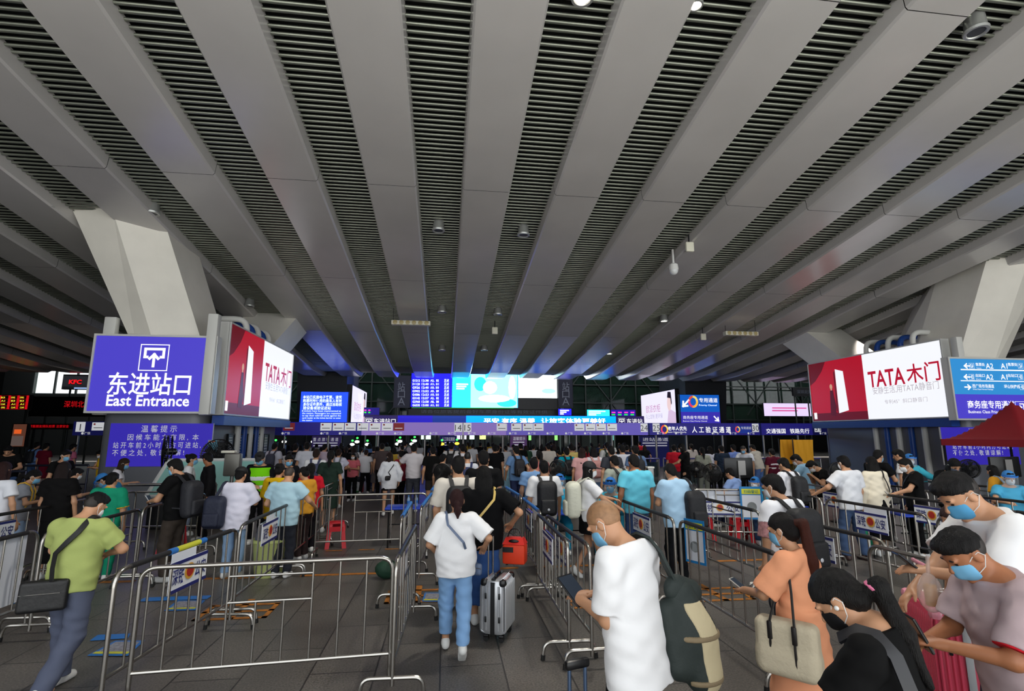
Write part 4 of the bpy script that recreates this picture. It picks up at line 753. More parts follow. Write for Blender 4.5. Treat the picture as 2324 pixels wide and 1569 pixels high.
# bin, ground objects
p = atz(625, 1290, 0); t = thing('waste_bin', 'pale green ribbed waste bin behind the left pen barrier', 'bin', (-2.72, 9.0, 0)); MB().lathe([(.19, 0), (.2, .02), (.25, .5), (.27, .52), (.27, .56), (.24, .56), (.2, .1)], 24).build('bucket', M('pale_green_plastic', (196, 206, 130), .45), t, True); MB().lathe([(.25, .5), (.2, .75), (.05, .82)], 12).build('bin_bag', M('grey_bag', (96, 96, 104), .4), t, True)
b = MB().ball((0, 0, .13), (.17, .14, .14), 14); b.v = [(x * (1 + .1 * sin(9 * z)), y, max(z, 0)) for x, y, z in b.v]; tag(b.build('green_bag', M('green_cloth', (24, 62, 44), .7, bump=.4, bs=12), None, True, (-.85, 8.6, 0)), 'small dark green cloth bag lying beside the pen corner', 'bag')
b = MB().ball((0, 0, .15), (.16, .13, .16), 14); tag(b.build('plastic_bag', M('teal_plastic', (20, 150, 110), .35, bump=.5, bs=14), None, True, tuple(atz(1967, 1240, 0))), 'teal green plastic bag on the floor beside the jeans', 'bag')
# floor paint and stickers
org = M('orange_floor_paint', (170, 106, 34), .7, var=.35, vs=9)
def paint(name, label, rects, m=org, z=.005):
    b = MB()
    for x0, y0, x1, y1 in rects: b.box(((x0 + x1) / 2, (y0 + y1) / 2, z), (abs(x1 - x0), abs(y1 - y0), .004))
    return tag(b.build(name, m), label, 'floor marking')
paint('floor_line', 'worn orange painted queue line crossing the floor left of the aisle', [(-7.2, 8.86, -4.6, 8.95), (-4.2, 8.86, -2.75, 8.95), (-2.2, 8.85, -.45, 8.94)])
paint('floor_line', 'orange painted queue line on the floor right of the aisle', [(.75, 8.9, 1.25, 8.99), (1.6, 8.9, 2.8, 8.99), (3.2, 8.9, 4.3, 8.99), (4.7, 8.9, 6.2, 8.99)])
paint('floor_line', 'faint yellow queue line on the floor behind the red stool', [(-2.2, 10.62, -1.9, 10.67), (-1.6, 10.62, -1.3, 10.67), (-1.1, 10.62, -.6, 10.67)])
def glyph(x, y, s): return [(x, y, x + s, y + .06), (x, y + s * .3, x + s, y + s * .3 + .06), (x, y + s * .6, x + s, y + s * .6 + .06), (x + s * .45, y, x + s * .55, y + s * .9), (x, y, x + .06, y + s * .65), (x + s - .06, y, x + s, y + s * .65)]
for x, y, lab in ((-2.95, 7.0, 'orange painted characters on the floor of the left lane'), (-.75, 7.35, 'orange painted characters on the floor at the pen corner'), (1.62, 6.85, 'orange painted characters on the floor behind the doubled line'), (3.35, 6.9, 'orange painted characters on the floor under the code poster')): paint('floor_lettering', lab, glyph(x, y, .85))
def sticker(cs, label, inner=True):
    c = [atz(x, y, .008) for x, y in cs]; t = thing('floor_sticker', label, 'floor sticker', c[0], 0, None); c = [q - c[0] for q in c]
    MB().prism(c, [q + Vector((0, 0, .003)) for q in c]).build('blue_sheet', tape_blue, t); m = sum(c, Vector()) / 4
    k = [m + (q - m) * .82 + Vector((0, 0, .004)) for q in c]; MB().add(k, [(0, 1, 2, 3)]).build('pale_print', M('sticker_print', (140, 140, 150), .5, var=.4, vs=30), t)
    k = [c[3] + (c[0] - c[3]) * .95, c[2] + (c[1] - c[2]) * .95, c[2] + (c[1] - c[2]) * .8, c[3] + (c[0] - c[3]) * .8]; k = [m + (q - m) * .9 + Vector((0, 0, .006)) for q in k]; MB().add(k[::-1], [(0, 1, 2, 3)]).build('yellow_strip', tape_yellow, t)
sticker([(198, 1489), (290, 1489), (328, 1455), (262, 1455)], 'blue edged floor sticker beside the green shirt man')
sticker([(372, 1387), (444, 1385), (466, 1363), (402, 1364)], 'blue edged floor sticker in the left lane')
sticker([(958, 1366), (1004, 1366), (1006, 1346), (964, 1346)], 'blue edged floor sticker left of the walking woman')
for cs, lab in (([(204, 1455), (290, 1449), (296, 1439), (222, 1442)], 'long blue arrow sticker beside the green shirt man'), ([(312, 1366), (470, 1360), (482, 1352), (330, 1357)], 'long blue arrow sticker in the left lane')):
    c = [atz(x, y, .007) for x, y in cs]; tag(MB().prism(c, [q + Vector((0, 0, .003)) for q in c]).build('floor_arrow', tape_blue), lab, 'floor sticker')
# hanging posters with yellow heading (their codes are not reproduced)
def code_poster(c0, w_, h_, rz, label):
    t = thing('health_poster', label, 'poster', c0, rz, 'blue edged posters'); MB().box((0, 0, 0), (w_, .008, h_)).build('blue_sheet', M('poster_cyan', (30, 130, 200), .5), t)
    MB().box((0, -.006, -h_ * .1), (w_ * .84, .004, h_ * .68)).build('white_area', M('white_card', (222, 226, 236), .6), t); MB().box((0, -.006, h_ * .35), (w_ * .84, .004, h_ * .16)).build('yellow_heading', M('poster_yellow', (226, 222, 40), .5), t)
    text('扫码登记', M('poster_teal_ink', (20, 130, 120), .5), (0, -.009, h_ * .35), (1, 0, 0), (0, 0, 1), h_ * .11, t)
    b = MB(); b.lathe([(w_ * .2, 0), (w_ * .22, 0)], 24); b.v = [(x, -.009, y - h_ * .12) for x, y, z in b.v]; b.build('ring_print', M('poster_grey', (170, 176, 180), .5), t)
code_poster((3.1, 6.35, .88), .3, .52, radians(-90 + 25), 'blue edged poster with yellow heading taped to the barrier by the green backpack')
code_poster((5.98, 9.76, .86), .42, .62, radians(-13), 'blue edged poster with yellow heading hung beside the white boards')
# red canopy
t = thing('canopy_tent', 'dark red pop-up canopy at the right edge before the violet notice', 'canopy', (15.7, 12.3, 0)); cm = M('canopy_red', (150, 22, 34), .7, bump=.2, bs=3); S_, zb, zt = 2.5, 1.9, 3.05
b = MB(); n = 24; P_ = lambda i, j: (S_ * i / n, S_ * j / n, zb + .12 + (zt - zb) * (max(0, 1 - max(abs(i - n / 2), abs(j - n / 2)) / (n / 2))) ** 1.45)
b.add([P_(i, j) for i in range(n + 1) for j in range(n + 1)], [(i * (n + 1) + j, (i + 1) * (n + 1) + j, (i + 1) * (n + 1) + j + 1, i * (n + 1) + j + 1) for i in range(n) for j in range(n)]); b.build('roof_cloth', cm, t, True)
b = MB()
for p, q in (((0, 0), (S_, 0)), ((S_, 0), (S_, S_)), ((S_, S_), (0, S_)), ((0, S_), (0, 0))): b.box(((p[0] + q[0]) / 2, (p[1] + q[1]) / 2, zb + .03), (abs(p[0] - q[0]) + .02, abs(p[1] - q[1]) + .02, .2))
b.build('valance', cm, t)
for x in (.04, S_ - .04):
    for y in (.04, S_ - .04): MB().box((x, y, .97), (.05, .05, 1.94)).build('leg', dark_metal, t)
# yellow cloth booths
yel = M('yellow_cloth', (222, 158, 26), .75, bump=.5, bs=3)
for x0, x1, D, lab in ((1773, 1806, 21, 'orange-yellow cloth hung on the left frame of the booth below gate 30'), (1805, 1848, 20.4, 'bright yellow cloth hung on the right frame of the booth below gate 31')):
    a, b_ = atd(x0, 1038, D), atd(x1, 1000, D); t = thing('booth_cloth', lab, 'cloth', (a.x, a.y, 0)); w_ = b_.x - a.x
    b = MB(); n = 10; b.add([(w_ * i / n, .03 * sin(i * 1.9 + j), 1.0 + j * .24) for i in range(n + 1) for j in range(5)], [(i * 5 + j, (i + 1) * 5 + j, (i + 1) * 5 + j + 1, i * 5 + j + 1) for i in range(n) for j in range(4)]); b.build('cloth', yel, t, True)
    b = MB().box((w_ / 2, .12, .5), (w_, .12, 1.0)); b.build('green_base', M('olive_panel', (84, 78, 30), .7), t)
    for x in (0, w_): MB().tube([(x, .08, 0), (x, .08, 2)], .02, 6).build('frame_post', dark_metal, t)
# ---- ceiling fittings
dl_on = E_('downlight_glow', (255, 246, 224), 9.0); dl_off = M('downlight_rim', (176, 178, 176), .35, .5)
def downlight(x, y, on, label, r=.2):
    p = ceil_at(x, y, .03); t = thing('downlight', label, 'ceiling light', p, 0, 'round ceiling downlights')
    MB().lathe([(r * .8, .45), (r * .9, .1), (r * 1.05, .05), (r, 0), (r * .78, .0), (r * .6, .05)], 20).build('housing', dl_off, t, True)
    MB().lathe([(0.001, .02), (r * .76, .02), (r * .7, .028), (.001, .028)], 20).build('lens', dl_on if on else M('downlight_dark_lens', (70, 72, 74), .2), t, True)
    if on:
        ld = bpy.data.lights.new('downlight_beam', 'SPOT'); ld.energy = 900; ld.spot_size = radians(110); ld.spot_blend = .6; ld.shadow_soft_size = .15; ld.color = (1, .95, .86)
        lo = link('downlight_beam', ld, t); lo.location = (0, 0, -.05)
for x, y, on, lab in ((995, 525, 0, 'unlit downlight in the louvre left of the central rib'), (1188, 535, 0, 'unlit downlight in the louvre right of the central rib'), (106, 471, 0, 'unlit downlight above and left of the cream column head'), (345, 486, 0, 'unlit downlight just right of the cream column head'), (2216, 75, 0, 'large unlit downlight near the top right corner'), (1905, 568, 0, 'unlit downlight two bays right of the bright one'), (566, 696, 0, 'unlit downlight above the arched pipes of the left advert'), (1003, 710, 0, 'small unlit downlight right of the left strip lamp'), (1130, 715, 0, 'small unlit downlight above the white antenna box'), (1003, 796, 0, 'far small unlit downlight left of the central rib'), (1099, 796, 0, 'far small unlit downlight right of the central rib'),
    (1736, 565, 1, 'bright oval downlight right of the dome camera'), (1507, 730, 1, 'bright downlight left of the right strip lamp'), (1383, 804, 1, 'bright downlight farthest down the bays'), (1981, 743, 1, 'bright downlight above the right advert'), (1322, -3, 1, 'bright downlight cut by the top edge'), (1579, 14, 1, 'small bright downlight near the top edge')): downlight(x, y, on, lab, .13 if y == 14 else .2)
def ceil_box(x, y, label, name, drop, kind):
    p = atv(x, y, 1); lo, hi = 1., 40.
    for _ in range(50):
        m = (lo + hi) / 2; q = atv(x, y, m)
        if q.z > zc(m) + .3 - drop: hi = m
        else: lo = m
    q = atv(x, y, lo); t = thing(name, label, {'access_point': 'antenna', 'dome_camera': 'camera', 'strip_lamp': 'lamp'}[name], q)
    if name == 'access_point':
        MB().rbox((0, 0, 0), (.28, .12, .34), .03).build('box', M('cream_plastic', (226, 224, 206), .5), t, True); MB().tube([(0, .03, .15), (0, .03, drop)], .02, 6).build('bracket', dark_metal, t)
    elif name == 'dome_camera':
        MB().tube([(0, 0, .2), (0, 0, drop)], .04, 8).build('hanger', white_paint, t, True); MB().lathe([(.09, .22), (.15, .18), (.17, .05), (.165, -.03)], 18).build('housing', white_paint, t, True); MB().ball((0, 0, -.04), (.155, .155, .16), 16).build('dome', M('milky_dome', (226, 228, 230), .2), t, True)
    else:
        MB().rbox((0, 0, 0), (1.75, .3, .2), .03).build('housing', M('cream_plastic', (226, 224, 206), .5), t, True)
        for i in range(6):
            b = MB().lathe([(.085, 0), (.1, .02), (.06, .03)], 14); b.v = [(-.7 + .28 * i + px, -.15 - pz, py) for px, py, pz in b.v]; b.build('lamp', M('amber_lens', (176, 160, 110), .3), t, True)
        for s in (-1, 1): MB().tube([(s * .8, 0, .08), (s * .8, 0, drop)], .012, 6).build('hanger', dark_metal, t)
ceil_box(1565, 561, 'cream box antenna above and right of the dome camera', 'access_point', .45, 0); ceil_box(1123, 751, 'cream box antenna hanging left of centre rib end', 'access_point', .5, 0); ceil_box(1596, 765, 'cream box antenna left of the right strip lamp', 'access_point', .5, 0)
ceil_box(1529, 612, 'white dome camera hanging from the louvre', 'dome_camera', .75, 0)
ceil_box(933, 734, 'cream strip lamp with six lenses hanging left of centre', 'strip_lamp', .7, 0); ceil_box(1681, 758, 'cream strip lamp with six lenses hanging at right', 'strip_lamp', .7, 0)

x, y = at_D(535, 12.0); t = thing('ticket_machine', 'grey steel box on a post beside the column, left of the guard', 'machine', (x, y, 0)); MB().tube([(0, 0, 0), (0, 0, 1.3)], .04, 8).build('post', steel_dull, t, True); MB().rbox((0, 0, 1.5), (.34, .2, .5), .03).build('box', M('grey_steel_box', (120, 118, 112), .45, .4), t, True); MB().rbox((-.1, -.02, 1.79), (.3, .16, .06), .02).build('lamp', M('cream_lamp', (226, 222, 206), .4), t, True); MB().lathe([(.2, 0), (.2, .02)], 14).build('base', steel_dull, t)
# ================================================================ FIGURES: smooth-blended surfaces
NP = np.float32
class Field:
    def __init__(s, lo, hi, h):
        s.lo = np.array(lo, float) - 3 * h; s.h = h; s.n = np.ceil((np.array(hi) - s.lo) / h).astype(int) + 4
        s.D = np.full(s.n, 9, NP); s.ax = [(s.lo[i] + h * np.arange(s.n[i])).astype(NP) for i in range(3)]
    def sl(s, lo, hi):
        a = np.clip(np.floor((np.array(lo) - s.lo) / s.h).astype(int), 0, s.n - 1); b = np.clip(np.ceil((np.array(hi) - s.lo) / s.h).astype(int) + 1, 1, s.n)
        return tuple(slice(int(i), int(j)) for i, j in zip(a, b))
    def pts(s, q): return s.ax[0][q[0]][:, None, None], s.ax[1][q[1]][None, :, None], s.ax[2][q[2]][None, None, :]
    def put(s, q, d, k):
        o = s.D[q]
        if k <= 0: s.D[q] = np.minimum(o, d); return
        h = np.maximum(k - np.abs(o - d), 0) / k; s.D[q] = np.minimum(o, d) - h * h * k * .25
def seg_d(f, q, g):
    X, Y, Z = f.pts(q)
    if g[0] == 'c':
        _, a, b, ra, rb, fl, nd = g; ab = b - a; L = max(ab @ ab, 1e-9)
        x, y, z = X - a[0], Y - a[1], Z - a[2]
        t = np.clip((x * ab[0] + y * ab[1] + z * ab[2]) / L, 0, 1); x = x - t * ab[0]; y = y - t * ab[1]; z = z - t * ab[2]
        if fl != 1:
            e = (x * nd[0] + y * nd[1] + z * nd[2]) * (1 / fl - 1); x = x + e * nd[0]; y = y + e * nd[1]; z = z + e * nd[2]
        return (np.sqrt(x * x + y * y + z * z) - (ra + (rb - ra) * t)) * min(1, fl ** .5)
    if g[0] == 'e':
        _, c, r, R = g; x, y, z = X - c[0], Y - c[1], Z - c[2]
        u = [(x * R[0][i] + y * R[1][i] + z * R[2][i]) / r[i] for i in range(3)]
        n = np.sqrt(u[0] ** 2 + u[1] ** 2 + u[2] ** 2); return (n - 1) * min(r) * (.5 + .5 * np.minimum(n, 2))
    _, c, hd, rd, R = g; x, y, z = X - c[0], Y - c[1], Z - c[2]   # rounded box
    u = [np.abs(x * R[0][i] + y * R[1][i] + z * R[2][i]) - (hd[i] - rd) for i in range(3)]
    m = np.maximum(u[0], np.maximum(u[1], u[2]))
    return np.sqrt(sum(np.maximum(v, 0) ** 2 for v in u)) + np.minimum(m, 0) - rd
def seg_bb(g):
    if g[0] == 'c':
        r = max(g[3], g[4]); return np.minimum(g[1], g[2]) - r, np.maximum(g[1], g[2]) + r
    r = max(g[2]) * (1 if g[0] == 'e' else 1.75); return np.array(g[1]) - r, np.array(g[1]) + r
I3 = np.eye(3)
def C(a, b, ra, rb, fl=1, nd=(0, 1, 0)): return ('c', np.array(a, float), np.array(b, float), ra, rb, fl, np.array(nd, float))
def EL(c, r, R=I3): return ('e', np.array(c, float), r, R)
def BX(c, hd, rd, R=I3): return ('b', np.array(c, float), hd, rd, R)
def shape(groups, h):
    """groups: list of (segs, k, clips); clips = planes (point, normal): kept where (p-point).normal > 0"""
    bb = [seg_bb(g) for G in groups for g in G[0]]
    F = Field(np.min([b[0] for b in bb], 0), np.max([b[1] for b in bb], 0), h)
    for segs, k, clips in groups:
        if clips:
            b2 = [seg_bb(g) for g in segs]; T = Field(np.min([b[0] for b in b2], 0), np.max([b[1] for b in b2], 0), h)
            T.lo = F.lo + np.round((T.lo - F.lo) / h) * h; T.ax = [(T.lo[i] + h * np.arange(T.n[i])).astype(NP) for i in range(3)]
        else: T = F
        for g in segs:
            lo, hi = seg_bb(g); q = T.sl(lo - .05, hi + .05); T.put(q, seg_d(T, q, g), k)
        if clips:
            X, Y, Z = T.pts((slice(None),) * 3)
            for p, n in clips: np.maximum(T.D, -((X - p[0]) * n[0] + (Y - p[1]) * n[1] + (Z - p[2]) * n[2]), out=T.D)
            o = np.round((T.lo - F.lo) / h).astype(int); s0 = np.maximum(o, 0); e0 = np.minimum(o + T.n, F.n)
            q = tuple(slice(int(a), int(b)) for a, b in zip(s0, e0)); qt = tuple(slice(int(a - c), int(b - c)) for a, b, c in zip(s0, e0, o))
            F.put(q, T.D[qt], .02)
    return F
_CO = [(i, j, k) for i in (0, 1) for j in (0, 1) for k in (0, 1)]
def nets(F, name, mat):
    D, S = F.D, F.D < 0; c = np.zeros(np.array(D.shape) - 1, np.int8); sh = c.shape
    for i, j, k in _CO: c += S[i:i + sh[0], j:j + sh[1], k:k + sh[2]]
    idx = np.argwhere((c > 0) & (c < 8)); ids = np.full(sh, -1, np.int32); ids[tuple(idx.T)] = np.arange(len(idx))
    V = {o: D[idx[:, 0] + o[0], idx[:, 1] + o[1], idx[:, 2] + o[2]] for o in _CO}; P = np.zeros((len(idx), 3)); N = np.zeros(len(idx))
    for a in _CO:
        for d in range(3):
            if a[d]: continue
            b = list(a); b[d] = 1; b = tuple(b); va, vb = V[a], V[b]; m = (va < 0) != (vb < 0)
            t = np.where(m, va / np.where(m, va - vb, 1), 0); p = np.array(a, float)[None] * np.ones((len(idx), 1)); p[:, d] += t; P[m] += p[m]; N[m] += 1
    P = (P / N[:, None] + idx) * F.h + F.lo; Q = []
    for d in range(3):
        u, v = (d + 1) % 3, (d + 2) % 3; sl = [slice(1, -1)] * 3; sl[d] = slice(0, -1); sl2 = list(sl); sl2[d] = slice(1, None)
        A, B = S[tuple(sl)], S[tuple(sl2)]; e = np.argwhere(A != B)
        if not len(e): continue
        fl = A[tuple(e.T)]; off = np.ones(3, int); off[d] = 0; e = e + off
        def cid(du, dv): q = e.copy(); q[:, u] -= du; q[:, v] -= dv; return ids[tuple(q.T)]
        q = np.stack([cid(1, 1), cid(0, 1), cid(0, 0), cid(1, 0)], 1); q[~fl] = q[~fl][:, ::-1]; Q.append(q)
    Q = np.concatenate(Q); Q = Q[(Q >= 0).all(1)]
    me = bpy.data.meshes.new(name); me.vertices.add(len(P)); me.vertices.foreach_set('co', P.astype(NP).ravel())
    me.loops.add(Q.size); me.loops.foreach_set('vertex_index', Q.ravel().astype(np.int32)); me.polygons.add(len(Q))
    me.polygons.foreach_set('loop_start', np.arange(0, Q.size, 4, dtype=np.int32)); me.update(); me.validate(); me.shade_smooth()
    me.materials.append(mat); return me
def rumple(F, amp, f, kind):
    X, Y, Z = F.pts((slice(None),) * 3); ph = random.uniform(0, 6)
    if kind == 'hair': n = np.sin(X * 170 + 2.5 * np.sin(Z * 11 + ph)) * np.sin(Y * 150 + 2 * np.sin(Z * 9 + ph)) + .6 * np.sin(X * 60 + Y * 50 + Z * 14 + ph)
    else: n = np.sin(f * (.8 * X + 1.1 * Z) + 2.2 * np.sin(7 * Z + 5 * X + ph)) * np.sin(f * .55 * (1.2 * Y - .9 * Z + .5 * X) + 1.8 * np.sin(9 * Y + 4 * Z + ph)) + .5 * np.sin(f * 1.5 * (Z - .7 * X) + 2 * np.sin(11 * X + 6 * Y))
    F.D += (amp * n).astype(NP)
CLOTHS = {'shirt', 'dress', 'jacket', 'gown', 'trousers', 'shorts', 'skirt'}
def solid(name, groups, h, mat, parent=None):
    F = shape(groups, h)
    if name == 'hair' and h < .013: rumple(F, .0022, 0, 'hair')
    elif name == 'ponytail': rumple(F, .002, 0, 'hair')
    elif name in CLOTHS and h < .014: rumple(F, .0042 if h < .009 else .0036, 34, 'cloth')
    return link(name, nets(F, name, mat), parent)
def rotx(a): return np.array([[1, 0, 0], [0, cos(a), -sin(a)], [0, sin(a), cos(a)]])
def roty(a): return np.array([[cos(a), 0, sin(a)], [0, 1, 0], [-sin(a), 0, cos(a)]])
def rotz(a): return np.array([[cos(a), -sin(a), 0], [sin(a), cos(a), 0], [0, 0, 1]])
def nrm(v): v = np.array(v, float); return v / (np.linalg.norm(v) + 1e-9)
def ik(a, t, l1, l2, pole):
    d = t - a; L = np.linalg.norm(d); L = min(L, (l1 + l2) * .995); u = nrm(d); x = (l1 * l1 - l2 * l2 + L * L) / (2 * L); y = sqrt(max(l1 * l1 - x * x, 0))
    pl = nrm(np.array(pole) - u * (np.array(pole) @ u)); return a + u * x + pl * y, a + u * L
SKIN = M('skin', (196, 146, 112), .5, var=.05, vs=8); SKIN2 = M('tanned_skin', (166, 108, 74), .5, var=.05, vs=8); SKIN3 = M('pale_skin', (218, 172, 142), .5, var=.04, vs=8)
def cloth(c): return M('cloth_%d_%d_%d' % c, c if max(c) > 45 else tuple(int(v * .6) for v in c), .85, bump=.3, bs=9, spec=.15)
def hairm(c): return M('hair_%d_%d_%d' % c, tuple(int(v * .7) for v in c), .5, bump=.6, bs=60, stretch=(6, 6, .6), spec=.22)
POSES = {
 'stand': {}, 'walk': dict(rf=(.09, .22, .075), lf=(-.08, -.27, .13), lh=(-.24, .16, .92), rh=(.26, -.06, .90), fp=(0, 35)),
 'walk2': dict(lf=(-.09, .22, .075), rf=(.08, -.27, .13), rh=(.25, .14, .90), lh=(-.26, -.08, .88), fp=(35, 0)),
 'phone': dict(lh=(-.06, .30, 1.16), rh=(.09, .31, 1.17), nod=28, lean=3), 'phone1': dict(rh=(.10, .32, 1.16), nod=22, lean=2),
 'phonel': dict(lh=(-.10, .32, 1.16), nod=22, lean=2), 'look': dict(nod=18, lean=2), 'rail': dict(rh=(.25, .36, 1.08), nod=8),
 'raill': dict(lh=(-.25, .36, 1.08), nod=8), 'lean': dict(lean=14, nod=14, lh=(-.18, .42, 1.05), rh=(.18, .42, 1.05)),
 'bags': dict(rh=(.24, .05, .84), lh=(-.24, .05, .84)), 'sit': dict(sit=.44, nod=12, lean=8, lh=(-.14, .34, .82), rh=(.14, .34, .82)),
 'sitwrite': dict(sit=.42, nod=25, lean=14, lh=(-.16, .42, .86), rh=(.2, .44, .88)), 'point': dict(rh=(.36, .5, 1.18), nod=5), 'wide': dict(rf=(.16, 0, .075), lf=(-.16, 0, .075)),
}
def skeleton(po, wf):
    k = dict(lean=0, nod=6, hyaw=0, hroll=0, lh=(-.25, .04, .86), rh=(.25, .04, .86), lf=(-.09, 0, .075), rf=(.09, .02, .075), fp=(0, 0), sit=0, le=(-.6, -.5, -.4), re=(.6, -.5, -.4), curl=.5, tw=0); k.update(po)
    J = {}; dz = -k['sit']; O = np.array([0, 0, .95 + dz]); R = rotz(radians(k['tw'])) @ rotx(-radians(k['lean']))
    J['T'] = lambda p: O + R @ (np.array(p, float) + [0, 0, dz] - O); J['R'] = R; J['k'] = k; J['dz'] = dz
    nb = J['T']((0, -.005, 1.44)); Rh = R @ rotz(radians(k['hyaw'])) @ rotx(-radians(k['nod'])) @ roty(radians(k['hroll']))
    J['Rh'] = Rh; J['hc'] = nb + Rh @ np.array([0, .025, .15]); J['H'] = lambda p: J['hc'] + Rh @ np.array(p, float)
    for s, n in ((-1, 'l'), (1, 'r')):
        sh = J['T']((s * .172 * wf, -.01, 1.385)); t = np.array(k[n + 'h'], float); el, wr = ik(sh, t, .285, .25, k[n + 'e']); J[n + 's'], J[n + 'e'], J[n + 'w'] = sh, el, wr
        hp = np.array([s * .088, 0, .90 + dz]); ft = np.array(k[n + 'f'], float)
        if k['sit']: ft = ft + [s * .05, .42, 0]
        kn, an = ik(hp, ft, .425, .41, (s * .15, 1, .1)); J[n + 'p'], J[n + 'k'], J[n + 'a'] = hp, kn, an
    return J
def hand_segs(J, n, s, near):
    w, e = J[n + 'w'], J[n + 'e']; d = nrm(w - e); pn = np.array([-s * .8, .3, -.2]) if abs(d[2]) > .7 else np.array([-s * .35, .1, -.9 if J['k'].get('palm', -1) < 0 else .9])
    pn = nrm(pn - d * (pn @ d)); sd = nrm(np.cross(d, pn)) ; th = sd if sd @ np.array([-s, .6, .4]) > 0 else -sd
    out = [C(w, w + d * .02, .027, .03, .75, pn), C(w + d * .035, w + d * .075, .034, .04, .42, pn)]
    cu = J['k']['curl']; F = []
    for i, (o, l) in enumerate(((.028, .068), (.0095, .076), (-.0095, .07), (-.028, .055))):
        b = w + d * .085 + th * o * 1.02; d1 = nrm(d + pn * cu * .6); m = b + d1 * l * .52; d2 = nrm(d + pn * cu * 1.7); t = m + d2 * l * .5
        F += [C(b - d * .01, m, .0088, .0082), C(m, t, .0082, .007)]
    b = w + d * .03 + th * .03; m = b + nrm(th * .9 + d * .8 + pn * .3) * .035; F += [C(b, m, .013, .0105), C(m, m + nrm(d + th * .3 + pn * .4) * .032, .0105, .008)]
    return out, F
def torso_segs(J, o, wf, bel=0.):
    T, nd = J['T'], J['R'] @ np.array([0, 1, 0]); t = lambda z, y=0: T((0, y, z))
    return [C(t(.90), t(1.02), .155 + o, .142 + o + bel, .66 + o, nd), C(t(1.02), t(1.22, .005), .142 + o + bel, .158 * wf + o + bel * .5, .66 + o, nd), C(t(1.22, .005), t(1.36, -.005), .158 * wf + o, .13 * wf + o, .68 + o * .5, nd),
            C(T((-.135 * wf, -.012, 1.385)), T((.135 * wf, -.012, 1.385)), .058 + o, .058 + o)]
def leg_segs(J, o, flare=0.):
    r = []
    for n in 'lr': r += [C(J[n + 'p'], J[n + 'k'], .082 + o, .056 + o + flare * .5), C(J[n + 'k'], J[n + 'a'], .054 + o + flare * .5, .036 + o + flare)]
    return r
def make_person(name, po, top, bottom, hair, shoes, mask=None, h=.014, wf=1.0, skin=SKIN, female=False, hat=None, near=False, face=True):
    wf = wf * (.93 if female else 1.0); J = skeleton(po, wf); T, H, Rh, R, dz = J['T'], J['H'], J['Rh'], J['R'], J['dz']; up = R @ np.array([0, 0, 1])
    # --- body: one continuous surface
    B = torso_segs(J, 0, wf) + [C(T((0, -.012, 1.40)), H((0, -.02, -.07)), .056 if not female else .047, .05 if not female else .043)]
    B += [EL(H((0, -.012, .03)), (.074, .094, .092), Rh), EL(H((0, .022, -.035)), (.06, .07, .082), Rh)]
    for s, n in ((-1, 'l'), (1, 'r')):
        B += [C(J[n + 's'], J[n + 'e'], .05 * (wf if not female else .82), .039 * (1 if not female else .86)), C(J[n + 'e'], J[n + 'w'], .04 * (1 if not female else .86), .026)]
    B += leg_segs(J, 0)
    for s, n in ((-1, 'l'), (1, 'r')):
        an = J[n + 'a']; B.append(C(an, an + np.array([0, .09, -.045]), .034, .025))
    Fc = [C(H((0, .088, .012)), H((0, .108, -.018)), .009, .014), EL(H((-.079, -.01, -.005)), (.010, .022, .032), Rh), EL(H((.079, -.01, -.005)), (.010, .022, .032), Rh)]
    if near: Fc += [C(H((-.045, .078, .03)), H((.045, .078, .03)), .011, .011), C(H((-.02, .088, -.055)), H((.02, .088, -.055)), .010, .010), EL(H((0, .07, -.098)), (.024, .02, .018), Rh)]
    Hd, Fi = [], []
    for s, n in ((-1, 'l'), (1, 'r')): a, b = hand_segs(J, n, s, near); Hd += a; Fi += b
    body = solid(name, [(B, .03, None), (Fc, .012, None), (Hd, .015, None), (Fi, .006, None)], h, skin)
    # --- upper garment
    kind, col = top[0], top[1]; L = top[2] if len(top) > 2 else {}
    o = L.get('o', .02); hem = L.get('hem', .84); G = []; bel = L.get('bel', .012)
    ts = torso_segs(J, o, wf, bel)
    if hem < .86: ts.insert(0, C(T((0, 0, hem - .05)), T((0, 0, 1.0)), .165 + o + L.get('fl', .0), .152 + o + bel, .70 + o, R @ np.array([0, 1, 0])))
    G.append((ts, .05, [(T((0, 0, hem)), up), (T((0, -.03, 1.455)), R @ np.array([0, -.28, -.96]))]))
    sl = L.get('sleeve', .62 if kind in ('tee', 'polo', 'dress') else 0 if kind == 'vest' else 1)
    for n in 'lr':
        S, E, W = J[n + 's'], J[n + 'e'], J[n + 'w']; d = E - S
        if kind == 'vest': continue
        if sl < 1: G.append(([C(S, S + d * min(1, sl + .25), .062 + o * .8, .066 + o * 1.0)], .02, [(S + d * sl, -nrm(d))]))
        else: G.append(([C(S, E, .062 + o * .6, .05 + o * .6), C(E, W, .05 + o * .6, .034 + o * .6)], .02, [(W - nrm(W - E) * .01, -nrm(W - E))]))
    g = solid({'dress': 'dress', 'vest': 'vest', 'gown': 'gown', 'jacket': 'jacket'}.get(kind, 'shirt'), G if kind != 'dress' else G + [([C(T((0, 0, 1.03)), np.array([0, .02, L.get('sk', .35) - .1]), .145 + o, L.get('skr', .25), .86)], .04, [((0, 0, L.get('sk', .35)), (0, 0, 1)), ((0, 0, 1.06), (0, 0, -1))])], h, cloth(col), body)
    if kind == 'polo' or L.get('collar'): solid('collar', [([C(T((0, -.02, 1.425)), T((0, -.005, 1.47)), .075, .062, .9)], 0, [(T((0, -.01, 1.475)), R @ np.array([0, -.3, -1.]))])], max(h * .7, .006), cloth(L.get('cc', col)), body)
    if L.get('stripes'):
        for z in (1.0, 1.12, 1.24): solid('stripe', [([q for q in torso_segs(J, o + .004, wf, bel)], .05, [(T((0, 0, z - .028)), up), (T((0, 0, z + .028)), -up)])], h, cloth(L['stripes']), body)
